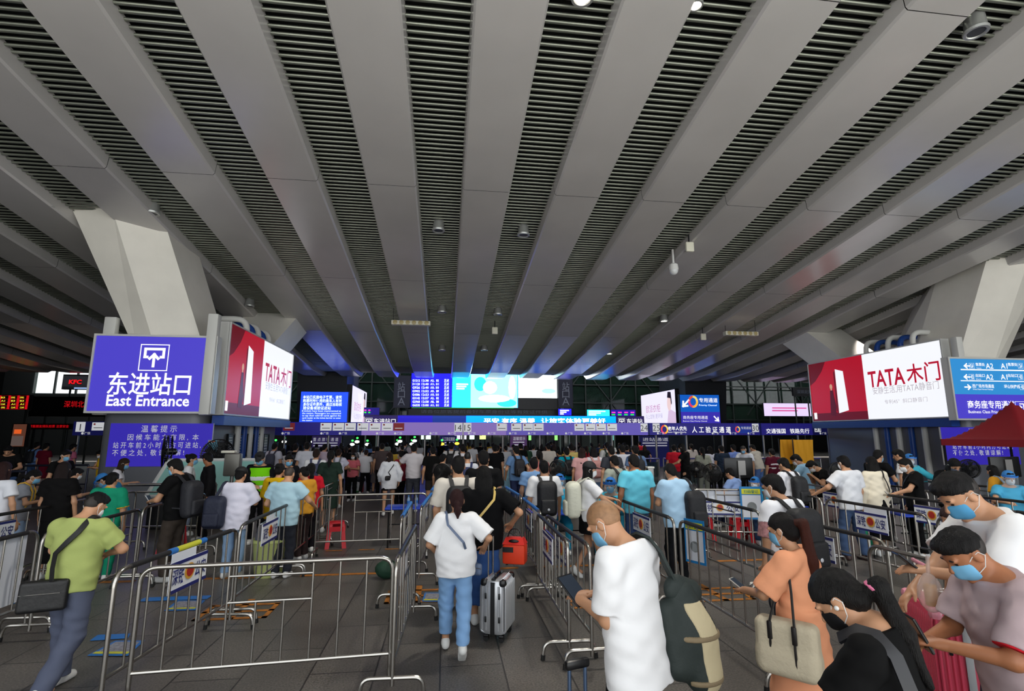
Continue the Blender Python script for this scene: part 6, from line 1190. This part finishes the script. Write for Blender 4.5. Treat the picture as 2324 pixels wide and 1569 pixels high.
backpack(J, 'pale denim backpack worn over the yellow-orange T-shirt', (146, 170, 200), (.26, .13, .36), 1.12)
J = P(2287, 1068, 10.2, 150, ('sitwrite', dict(nod=4, sit=.3, lean=6)), ('polo', (84, 178, 220), dict(cc=(24, 26, 34))), ('trousers', NVY), ('short', HB), 'staff member in light blue polo and face shield seated at right', hat=('visor', (60, 140, 214)), mask=MW)
J = P(1806, 1031, 15.5, 40, ('sit', dict(nod=30)), ('tee', (152, 196, 226)), ('trousers', (40, 44, 56)), ('short', HB), 'person in pale blue shirt seated before the bright yellow cloth', mask=MW)
J = P(1842, 1045, 14.6, 70, ('sit', dict(nod=30, lean=22)), ('tee', (22, 22, 24)), ('trousers', BLK), ('short', HB), 'person in black crouching on a stool beside the yellow cloth booth', mask=MW)
J = P(1777, 1039, 9.9, 14, 'look', ('tee', (228, 228, 234)), ('shorts', BLK), ('short', HB), 'person in white T-shirt with black backpack before the yellow cloths'); backpack(J, 'black backpack before the yellow cloths', (24, 25, 29), (.29, .16, .44), 1.13)
J = P(1750, 1018, 16.5, 5, 'bags', ('polo', (92, 24, 44), dict(stripes=(226, 220, 224))), ('trousers', (84, 84, 88)), ('short', HB), 'person in maroon and white striped polo near the yellow cloths')
P(1707, 1009, 19.5, 20, 'lean', ('tee', (188, 182, 172), dict(sleeve=1)), ('trousers', (88, 118, 176)), ('short', HB), 'person in beige shirt and blue jeans leaning on the far glass railing')
J = P(1686, 1012, 17.5, 125, ('phone1', {}), ('tee', (226, 230, 240), dict(stripes=(40, 60, 110))), ('trousers', (24, 24, 28)), ('buzz', (30, 26, 26)), 'balding person in white and navy striped T-shirt facing left', mask=MB_)
P(1663, 1009, 18.8, 8, 'stand', ('polo', (112, 136, 204)), ('trousers', NVY), ('short', HB), 'person in violet-blue polo beside the balding striped shirt man')
P(1636, 1011, 18.4, -8, ('stand', dict(rf=(.1, -.1, .075))), ('tee', (36, 48, 66)), ('trousers', BLK), ('short', HB), 'person in dark navy T-shirt standing behind the black monitor', shoes=(180, 150, 140))
J = P(1593, 1015, 17.5, -15, 'stand', ('tee', (150, 152, 138)), ('trousers', (120, 124, 116)), ('pony', HB, .3), 'person in grey-green clothes with a ponytail behind the twin fans', female=True)
J = P(1610, 1013, 18.5, 5, 'stand', ('tee', (206, 206, 222)), ('trousers', BLK), ('long', HB, .4), 'long-haired person in white top beside the grey-green clothes', female=True)
P(1529, 1009, 18.5, -20, 'stand', ('tee', (206, 32, 52)), ('trousers', (92, 92, 98)), ('short', HB), 'person in red T-shirt half behind the black dress')
P(1546, 1007, 16.9, 50, ('raill', dict(nod=30)), ('dress', (18, 18, 20), dict(sk=.55, skr=.17, hem=.9)), None, ('bob', HB, .12), 'person in short black dress before the red T-shirt', female=True, mask=MW)
P(1568, 1007, 23, 0, 'stand', ('tee', (196, 186, 180)), ('trousers', BLK), ('pony', HB, .25), 'person with ponytail behind the gantry post right of the black dress', female=True, h=.02)
J = P(1520, 1052, 8.15, 10, ('phone', dict(nod=24)), ('polo', (176, 212, 240), dict(o=.03, bel=.02, hem=.80)), ('trousers', (28, 30, 38)), ('short', HB), 'person in pale blue polo with black backpack on one shoulder', wf=1.1, shoes=(200, 180, 170)); backpack(J, 'black backpack slung on the right shoulder of the pale blue polo', (24, 25, 30), (.3, .17, .5), 1.02, -.04, .2, one=1)
J = P(1437, 1031, 8.9, 6, ('stand', dict(nod=16, lh=(-.3, .02, .86))), ('polo', (112, 214, 240), dict(o=.026, bel=.02)), ('trousers', (58, 80, 122)), ('short', (28, 22, 20)), 'person in cyan polo and blue jeans seen from behind', skin=SKIN2, wf=1.1)
J = P(1385, 1083, 9.4, 150, ('sitwrite', dict(sit=.36, nod=2, lean=6)), ('gown', (62, 182, 214), dict(sleeve=1, o=.03)), ('trousers', (62, 182, 214)), ('short', HB), 'staff member in blue gown and clear shield seated before the cyan polo', hat=('visor', (40, 120, 206)), mask=MB_)
J = P(1270, 1075, 10.4, 172, ('sitwrite', dict(sit=.26, nod=2, lean=6)), ('gown', (52, 172, 208), dict(sleeve=1, o=.03)), ('trousers', (52, 172, 208)), ('short', HB), 'staff member in blue gown seated behind the black and white backpack person', hat=('visor', (36, 112, 196)), mask=MB_)
J = P(1393, 1034, 10.4, 12, 'look', ('tee', (164, 170, 158)), ('trousers', (48, 50, 58)), ('short', HB), 'person in sage T-shirt with charcoal backpack left of the cyan polo'); backpack(J, 'charcoal backpack left of the cyan polo', (42, 43, 48), (.30, .17, .46), 1.12, 0, .05)
J = P(1338, 1047, 8.4, -94, ('rail', dict(rh=(.2, .40, 1.06), lh=(-.08, .40, 1.14), nod=6, rf=(.1, .16, .075), lf=(-.08, -.2, .12), fp=(35, 0))), ('tee', WHT, dict(sleeve=.75)), ('skirt', BLK, dict(hem=.66, r=.2)), ('long', HB, .34), 'person in black cap with white mask and large cream backpack', female=True, hat=('cap', (22, 22, 26)), mask=MW)
backpack(J, 'large cream backpack on the person in black cap', (216, 216, 198), (.32, .2, .5), 1.13, 0, 0, .011)
J = P(1234, 1045, 8.9, 0, 'stand', ('tee', WHT, dict(sleeve=.85, o=.03, hem=.78, bel=.02)), ('trousers', (92, 86, 98)), ('short', HB), 'person in white T-shirt with black backpack right of the aisle', wf=1.06); backpack(J, 'black backpack with white dot and tag right of the aisle', (22, 23, 27), (.31, .17, .5), 1.12, 0, 0, .011, None, (230, 232, 220))
J = P(1211, 1039, 10.2, 2, 'stand', ('polo', (122, 160, 206), dict(hem=.92)), ('trousers', (26, 26, 32)), ('short', HB), 'person in light blue shirt with a dark diagonal strap', wf=1.08); strap_bag(J, 'dark strap bag across the light blue shirt', (34, 38, 48), 'crossbody_bag', (.2, .08, .16), -1, .98, .06)
# ---------- centre
J = P(1097, 1022, 8.6, 3, 'stand', ('tee', (24, 24, 28), dict(o=.026)), ('trousers', (52, 60, 84)), ('short', HB), 'person in black T-shirt with a white jacket, ahead of the long black hair', wf=1.05)
solid('jacket', [([C(J['T']((.1, .02, 1.44)), J['T']((.22, .02, 1.1)), .05, .07), C(J['T']((.22, .02, 1.1)), J['T']((.25, .03, .9)), .07, .05)], .03, None)], .013, cloth((222, 224, 228)), J['body'])
J = P(940, 1007, 15.2, 4, ('stand', dict(rh=(.2, .1, .95), lh=(-.42, .3, 1.08))), ('polo', (214, 208, 212), dict(sleeve=.7)), ('trousers', (64, 66, 74)), ('short', HB), 'person in pale grey shirt reaching left beside the gantry post')
J = P(884, 1027, 14.6, 12, ('walk', dict(rf=(.12, .12, .075), lf=(-.16, -.26, .075), fp=(0, 10), hyaw=40)), ('jacket', (236, 238, 244), dict(sleeve=1, o=.04, hem=.72, bel=.03)), ('shorts', (20, 20, 22), dict(hem=.68)), ('long', HBR, .2), 'person in oversized white jacket and black shorts striding beyond the pen', female=True, mask=MB_)
strap_bag(J, 'black belt bag across the white jacket', (20, 20, 22), 'belt_bag', (.2, .07, .13), -1, 1.02, -.16, None, .05)
P(909, 1023, 15.6, 40, ('stand', dict(nod=10)), ('tee', (156, 44, 60), dict(sleeve=.8)), ('trousers', BLK), ('bun', HB), 'person in dark red T-shirt beside the white jacket', female=True, mask=MB_)
P(857, 1014, 19.5, -14, 'stand', ('dress', (116, 108, 110), dict(sk=.42, skr=.2, hem=.92)), None, ('bun', HB), 'person in grey dress with thin strap left of the white jacket', female=True, shoes=DS)
J = P(802, 1028, 17.6, 178, ('phone', dict(nod=8)), ('tee', (214, 108, 118)), ('trousers', (22, 22, 26)), ('bob', HB, .1), 'person in coral pink T-shirt facing the viewer with folded arms', female=True, mask=MW)
w_ = atz(812, 1117, 0); t = thing('shopping_bag', 'green and white shopping bag with red edge at the feet of the coral pink T-shirt', 'bag', w_); MB().rbox((0, 0, .2), (.3, .2, .4), .03).build('bag_body', M('bag_green', (40, 140, 70), .6), t, True); MB().box((.03, -.103, .22), (.12, .006, .34)).build('white_panel', flat_white, t); MB().box((.17, 0, .18), (.06, .2, .36)).build('red_side', M('bag_red', (186, 30, 40), .6), t); MB().ball((.05, 0, .45), (.22, .14, .12)).build('dark_coat', M('navy_cloth', (30, 32, 46), .8), t, True)
J = P(752, 1022, 12.2, 5, ('stand', dict(nod=10)), ('dress', (34, 50, 42), dict(sk=.5, skr=.2, hem=.9)), None, ('lowpony', HB, .2), 'person in dark green dress with black ponytail beyond the left pen barrier', female=True)
J = P(770, 1019, 16, -5, ('rail', {}), ('tee', (218, 216, 232)), ('shorts', (22, 22, 30)), ('bun', HBR), 'person in white T-shirt with grey drawstring backpack', female=True); backpack(J, 'grey drawstring backpack over a white T-shirt', (120, 122, 126), (.22, .1, .32), 1.14)
J = P(719, 1019, 13.2, 4, 'stand', ('tee', WHT), ('trousers', (90, 92, 100)), ('short', HBR), 'person in white T-shirt with slate blue backpack straps'); backpack(J, 'slate blue backpack at the left gates', (66, 72, 104), (.26, .13, .36), 1.16)
P(698, 1003, 16.5, 8, 'stand', ('tee', (216, 216, 226), dict(o=.03)), ('trousers', (70, 74, 88)), ('short', HB), 'tall person in pale T-shirt above the slate blue backpack')
P(738, 1008, 19, -20, 'stand', ('tee', (206, 190, 206)), ('trousers', BLK), ('short', HB), 'person in lilac shirt with wine red bag near the left gates', h=.018)
# ---------- left middle
J = P(591, 1025, 10.9, 195, ('phone1', dict(nod=24, rh=(.06, .3, 1.08), hyaw=-8)), ('jacket', (24, 26, 34), dict(sleeve=1)), ('trousers', (18, 18, 22)), ('short', HB), 'guard in green reflective vest and black cap facing the viewer', hat=('cap', (20, 20, 24)), mask=MB_)
ts = torso_segs(J, .034, J['wf'], .014); up = J['R'] @ np.array([0, 0, 1]); vm = cloth((120, 214, 20)); vv = solid('reflective_vest', [(ts, .04, [(J['T']((0, 0, .93)), up), (J['T']((0, 0, 1.40)), -up)])], .012, vm, J['body'])
for z in (1.04, 1.2): solid('silver_band', [(torso_segs(J, .038, J['wf'], .014), .04, [(J['T']((0, 0, z - .04)), up), (J['T']((0, 0, z + .04)), -up)])], .012, cloth((226, 230, 234)), vv)
J = P(549, 1059, 8.5, -6, ('phone', dict(nod=12)), ('tee', (224, 222, 238), dict(o=.034, sleeve=.95, hem=.74, bel=.02)), ('trousers', (142, 172, 206)), ('short', HB), 'person in long white T-shirt and black cap with navy backpack', hat=('cap', (18, 18, 20)), h=.011)
backpack(J, 'navy backpack hanging from the left shoulder of the black cap', (26, 32, 54), (.32, .16, .46), 1.0, -.03, -.24, one=-1)
J = P(400, 1041, 8.3, 74, ('phonel', dict(nod=24, lh=(-.1, .34, 1.1), rh=(.2, .06, .9), re=(.4, -1, -.2))), ('tee', (22, 22, 24)), ('trousers', (66, 58, 52), dict(fl=.024)), ('short', HB), 'person in black T-shirt with black backpack holding a phone, facing left', mask=MB_, h=.011); backpack(J, 'black backpack worn by the phone holder facing left', (30, 31, 38), (.3, .18, .48), 1.1); phone(J, 'l', 'white phone of the backpack wearer facing left', (230, 230, 234))
b = MB().tube([J['rw'] - np.array([0, 0, -.02]) , J['rw'] + np.array([0, 0, .045])], .036, 12); b.build('watch', white_paint, J['body'], True)
J = P(658, 1061, 8.5, -10, ('rail', dict(rh=(.34, .32, 1.06), lh=(-.2, .2, 1.0), nod=20)), ('polo', (176, 210, 224), dict(o=.034, bel=.035, hem=.8)), ('trousers', (40, 42, 50)), ('buzz', (60, 50, 44)), 'balding person in pale blue polo resting a hand on the pen barrier', wf=1.14, h=.011)
J = P(637, 1052, 9.4, -12, ('bags', dict(nod=14)), ('tee', (226, 182, 20), dict(o=.034, sleeve=.95, hem=.76)), ('trousers', (70, 74, 86)), ('bun', HB), 'person in bright yellow T-shirt beside the pale blue polo', female=True); strap_bag(J, 'black thin-strap bag on the bright yellow T-shirt', (24, 24, 28), 'crossbody_bag', (.18, .07, .14), 1, 1.0, .06)
P(657, 1031, 11.3, -150, 'look', ('jacket', (26, 28, 36), dict(sleeve=1)), ('trousers', BLK), ('short', HB), 'guard in dark uniform and blue mask behind the bright yellow T-shirt', mask=MB_)
P(690, 1058, 9.6, 60, 'look', ('tee', (220, 156, 50)), ('trousers', (52, 40, 40)), ('bun', HB), 'person in mustard vest turned left beside the pale blue polo', female=True)
P(707, 1051, 10.2, 20, 'stand', ('tee', (206, 30, 48)), ('trousers', (40, 36, 44)), ('lowpony', HB, .2), 'person in red T-shirt with dark backpack straps beyond the mustard vest', female=True)
P(472, 1027, 11.2, 120, ('look', dict(hyaw=-60)), ('tee', (32, 31, 34), dict(sleeve=1)), ('trousers', BLK), ('short', HB), 'person in all black beside the large dark fan', skin=SKIN2)
P(438, 1030, 11.8, -70, 'stand', ('tee', WHT), ('trousers', (130, 140, 160)), ('bun', HB), 'person in white T-shirt with hair bun facing right', female=True, mask=MB_)
P(283, 1040, 11.6, -68, ('phone1', {}), ('tee', (226, 222, 228)), ('trousers', (160, 164, 172)), ('long', (70, 48, 34), .3), 'person in white blouse with long brown hair facing right', female=True, mask=MB_)
J = P(258, 1072, 8.3, 2, ('bags', dict(nod=10)), ('polo', (24, 140, 106), dict(cc=(232, 176, 30), o=.032, sleeve=.85)), ('trousers', (24, 140, 106)), ('short', HB), 'cleaner in green uniform with yellow collar seen from behind', wf=1.05, h=.011)
for n in 'lr':
    S, E2 = J[n + 's'], J[n + 'e']; d = E2 - S; u_ = d / np.linalg.norm(d); solid('yellow_cuff', [([C(S + d * .5, E2, .09, .098)], 0, [(S + d * .8, u_), (S + d * .88, -u_)])], .009, cloth((232, 176, 30)), J['body'])
J = P(237, 1074, 10.6, 95, ('sitwrite', dict(sit=.25, lean=24)), ('gown', (56, 150, 206), dict(sleeve=1, o=.03)), ('trousers', (56, 150, 206)), ('short', HB), 'staff member in blue gown bending behind the green uniform', hat=('visor', (46, 128, 204)), mask=MB_)
J = P(148, 1048, 8.4, 4, ('bags', dict(nod=8)), ('tee', (22, 20, 22), dict(o=.03)), ('skirt', (20, 20, 22), dict(hem=.25, r=.2)), ('long', (38, 22, 22), .36), 'long brown-haired person in black T-shirt and black skirt at left', female=True, h=.011)
J = P(80, 1066, 8.9, -66, ('phone1', dict(nod=20, lean=6)), ('tee', (150, 154, 164), dict(o=.03)), ('shorts', (150, 176, 210), dict(hem=.62)), ('lowpony', HB, .16), 'person in grey T-shirt with yellow backpack facing right', female=True, mask=MB_); backpack(J, 'yellow backpack with white stripe worn at the left', (226, 178, 44), (.28, .15, .42), 1.14, 0, 0, .011, None, (240, 240, 236))
J = P(12, 1048, 8.0, -6, ('stand', dict(rh=(.3, .0, .88))), ('tee', (226, 228, 236), dict(o=.022)), ('shorts', (130, 160, 204), dict(hem=.6)), ('bob', (60, 28, 26), .16), 'person in white T-shirt with reddish bob at the left edge', female=True)
P(20, 1011, 14.5, -160, ('lean', dict(nod=24)), ('tee', (24, 24, 26)), ('trousers', JEAN), ('short', HB), 'person in black T-shirt leaning on the dark railing at the left edge')
P(152, 1021, 12.5, -110, 'look', ('tee', (26, 26, 28)), ('trousers', BLK), ('short', HB), 'person in black with blue mask above the long brown hair', mask=MB_)
P(176, 1062, 10.2, -40, ('phone1', {}), ('tee', (22, 22, 26)), ('trousers', BLK), ('short', HB), 'person in black looking at a phone behind the long brown hair', mask=MW)
J = P(86, 1004, 21, -10, 'walk', ('tee', (110, 146, 206)), ('trousers', JEAN), ('short', HB), 'person in blue T-shirt with dark backpack walking in the dark left hall', h=.018); backpack(J, 'dark backpack in the dark left hall', (24, 26, 34), (.28, .14, .4), 1.16, h=.018)
P(107, 1006, 20, -6, 'stand', ('dress', (104, 16, 38), dict(sk=.5, skr=.2, hem=.9)), None, ('short', HB), 'person in maroon dress walking in the dark left hall', h=.018, female=True)
P(229, 1022, 16.5, 150, 'phone', ('vest', (232, 186, 40)), ('trousers', JEAN), ('short', HB), 'person in yellow vest beside the grey column edge', h=.016, mask=MW)
P(168, 1008, 19.5, -30, 'stand', ('tee', (204, 110, 140)), ('trousers', BLK), ('short', HB), 'person in pink top in the dark left hall', h=.018, female=True)
J = P(1712, 1082, 11.2, 165, ('sitwrite', dict(sit=.4, nod=2, lean=6, hyaw=-40)), ('gown', (70, 180, 212), dict(sleeve=1, o=.03)), ('trousers', (40, 60, 90)), ('short', HB), 'staff member in blue gown and face shield seated behind the code poster', hat=('visor', (30, 110, 180)), mask=MW)
J = P(1655, 1062, 12.6, 30, ('sit', dict(sit=.35)), ('polo', (140, 168, 220)), ('trousers', NVY), ('short', HB), 'person in light blue shirt seated behind the black monitor')
# ---------- queue between the aisle and the gates
KNOWN = [ # x, ytop, D, face, top, bottom, hair, backpack colour
 (1171, 1012, 14.8, 15, ('tee', (98, 132, 176)), ('trousers', (36, 44, 76)), 'short', (30, 28, 34), 'striding person in denim blue shirt with black and red backpack'),
 (1123, 1009, 17, 0, ('tee', (26, 26, 30)), ('trousers', (48, 56, 80)), 'short', None, 'broad person in black T-shirt right of the black-haired queue'),
 (1061, 1027, 12.5, 0, ('tee', (208, 210, 218)), ('trousers', BLK), 'buzz', (40, 50, 92), 'cropped-haired person with navy backpack beyond the cream T-shirt'),
 (1025, 1004, 17.5, -6, ('tee', (226, 222, 220)), ('trousers', BLK), 'short', (28, 28, 32), 'person in white T-shirt with black backpack below the gate number 14'),
 (1050, 1008, 16, 4, ('tee', (232, 230, 236)), ('trousers', (60, 60, 66)), 'short', (30, 30, 34), 'person in white T-shirt with black straps between gate numbers 14 and 15'),
 (983, 1013, 15, 6, ('tee', (24, 22, 22)), ('shorts', (50, 46, 44)), 'short', None, 'person in black printed T-shirt right of the pale grey shirt'),
 (1006, 1030, 13.6, -20, ('tee', (64, 60, 60)), ('shorts', (54, 50, 48)), 'short', None, 'person in charcoal T-shirt behind the aisle fan'),
 (1181, 1006, 21, 0, ('tee', (26, 26, 28)), ('trousers', BLK), 'short', None, 'person in black before the purple banner'),
 (1244, 1006, 19, 0, ('tee', (226, 216, 206)), ('trousers', (140, 116, 92)), 'short', None, 'person in off-white T-shirt and tan trousers beyond the blue rails'),
 (1257, 1000, 25, 0, ('tee', (24, 24, 26)), ('trousers', BLK), 'short', None, 'person in black just right of the off-white T-shirt'),
 (1285, 1016, 15.5, 6, ('tee', (0, 160, 186)), ('trousers', (56, 56, 72)), 'short', (28, 28, 32), 'person in turquoise T-shirt with black shoulder bag'),
 (1296, 1008, 18, 0, ('tee', (222, 196, 120)), ('trousers', (60, 50, 50)), 'short', None, 'person in pale yellow T-shirt just beyond the turquoise T-shirt'),
 (1320, 1016, 14.5, -20, ('tee', (226, 172, 172)), ('trousers', (190, 196, 210)), 'long', None, 'long-haired person in pink top with an arm round a friend'),
 (1346, 1015, 14.5, 5, ('tee', (224, 220, 226)), ('trousers', (120, 150, 190)), 'bob', (206, 150, 146), 'person in white T-shirt with rose pink backpack'),
 (1386, 1012, 13.6, 5, ('tee', (60, 62, 70)), ('trousers', BLK), 'short', (44, 46, 54), 'person in grey T-shirt with dark backpack and pink sleeve'),
 (1411, 1009, 15.2, 0, ('tee', (220, 222, 232)), ('shorts', (26, 26, 30)), 'short', None, 'person in white printed T-shirt and black shorts'),
 (1440, 1011, 14.2, 4, ('tee', (96, 122, 162)), ('trousers', BLK), 'short', (26, 28, 34), 'person in slate blue T-shirt with black backpack beyond the cyan polo'),
 (1377, 1004, 19, 0, ('tee', (226, 226, 224)), ('trousers', BLK), 'short', (36, 60, 50), 'person in white with a dark green backpack beyond the queue'),
 (1224, 1024, 13.4, 5, ('tee', (206, 120, 116)), ('trousers', (120, 60, 60)), 'pony', None, 'person in coral printed top behind the light blue shirt'),
 (672, 1007, 17.5, 0, ('tee', (26, 28, 32)), ('trousers', BLK), 'short', (30, 34, 44), 'person in black with dark backpack just right of the column edge'),
 (625, 1005, 18, -10, ('tee', (206, 206, 220)), ('trousers', (60, 64, 76)), 'short', (60, 62, 80), 'person in white T-shirt at the dark column edge'),
 (765, 1012, 20, 0, ('tee', (24, 24, 26)), ('trousers', BLK), 'bob', None, 'person in black beside the gantry post at the left gates'),
 (868, 1006, 19, 0, ('tee', (82, 70, 70)), ('trousers', BLK), 'short', None, 'person in brown-grey T-shirt before the lit terminals'),
 (920, 1001, 24, -10, ('tee', (180, 170, 180)), ('trousers', BLK), 'short', (70, 76, 84), 'person in lilac grey top at the gates left of the pale grey shirt'),
]
for (x, y, D, f, tp, bt, hr, bc, lab) in KNOWN:
    J = P(x, y, D, f, 'stand' if f != 15 else 'walk', tp, bt, (hr, HB if hr != 'long' else HBR), lab, h=.016, female=hr in ('long', 'bob', 'pony'))
    if bc: backpack(J, 'backpack on the ' + ' '.join(lab.split(' with ')[0].split()[:9]) + (' ' + ' '.join(lab.split(' with ')[1].split()[2:7]) if 'white T-shirt' in lab and ' with ' in lab else ''), bc, (.27, .14, .4), 1.15, h=.016)
# ---------- far queue before the gates: small figures
rng = random.Random(11)
CN = {'black': (22, 22, 25), 'white': (226, 226, 230), 'grey': (116, 114, 118), 'navy': (36, 44, 74), 'red': (176, 36, 50), 'pink': (214, 150, 160), 'blue': (94, 126, 178), 'brown': (112, 74, 52), 'green': (52, 84, 66), 'yellow': (214, 176, 70)}
ANCH = [(640, 700, 'left of the violet hanging banner'), (700, 775, 'before the violet hanging banner'), (775, 850, 'below the white plates'), (850, 935, 'right of the violet hanging banner'), (935, 1000, 'left of the navy check banner'), (1000, 1045, 'below gate number 14'), (1045, 1090, 'below gate number 15'), (1090, 1150, 'left of the purple banner'), (1150, 1205, 'before the purple banner'), (1205, 1270, 'right of the purple banner'), (1270, 1330, 'beyond the turquoise T-shirt'), (1330, 1400, 'beyond the rose pink backpack'), (1400, 1475, 'below gate number 24')]
used_l = set(); n_far = 0; slots = []
for i in range(78):
    slots.append((646 + (1468 - 646) * ((i * .618034) % 1), 19 + 14 * ((i * .7548) % 1)))
for x, D in sorted(slots, key=lambda s: s[0]):
    a = next(t for x0, x1, t in ANCH if x0 <= x <= x1); cs = rng.choices(list(CN), (40, 26, 9, 6, 4, 4, 5, 3, 2, 2))[0]; cb = rng.choice(['black', 'black', 'navy', 'blue', 'grey', 'white'])
    hr = rng.choice(['short', 'short', 'short', 'long', 'pony', 'bob']); kb = rng.choice(['trousers', 'trousers', 'shorts']) if hr == 'short' else rng.choice(['trousers', 'skirt', 'shorts'])
    for _ in range(40):
        lab = '%s, %s top, %s %s, far queue %s' % ({'short': 'short-haired person', 'long': 'long-haired person', 'pony': 'ponytailed person', 'bob': 'bob-haired person'}[hr], cs, cb, kb, a)
        if lab not in used_l: break
        cb = rng.choice(list(CN)); cs = rng.choice(['black', 'white', 'grey', 'navy', 'red', 'pink', 'blue'])
    used_l.add(lab); hgt = rng.uniform(1.56, 1.78)
    J = make_person('person', dict(POSES[rng.choice(['stand', 'look', 'phone', 'bags', 'walk'])]), (rng.choice(['tee', 'tee', 'polo']), CN[cs]), (kb, CN[cb]), (hr, HB if rng.random() < .8 else HBR), rng.choice([WS, DS]), None, .024, female=hr != 'short', face=False)
    p = atd(x, 985, D); pz = Vector((p.x, p.y, hgt)); e = pz - Vector((0, 0, CAMZ)); v = np.array(e); px = IW / 2 + FPX * (v @ _r) / (v @ _f); py = IH / 2 - FPX * (v @ _u) / (v @ _f)
    place(J, px, py, D, rng.uniform(-25, 25), lab, 'far queue before the gates')
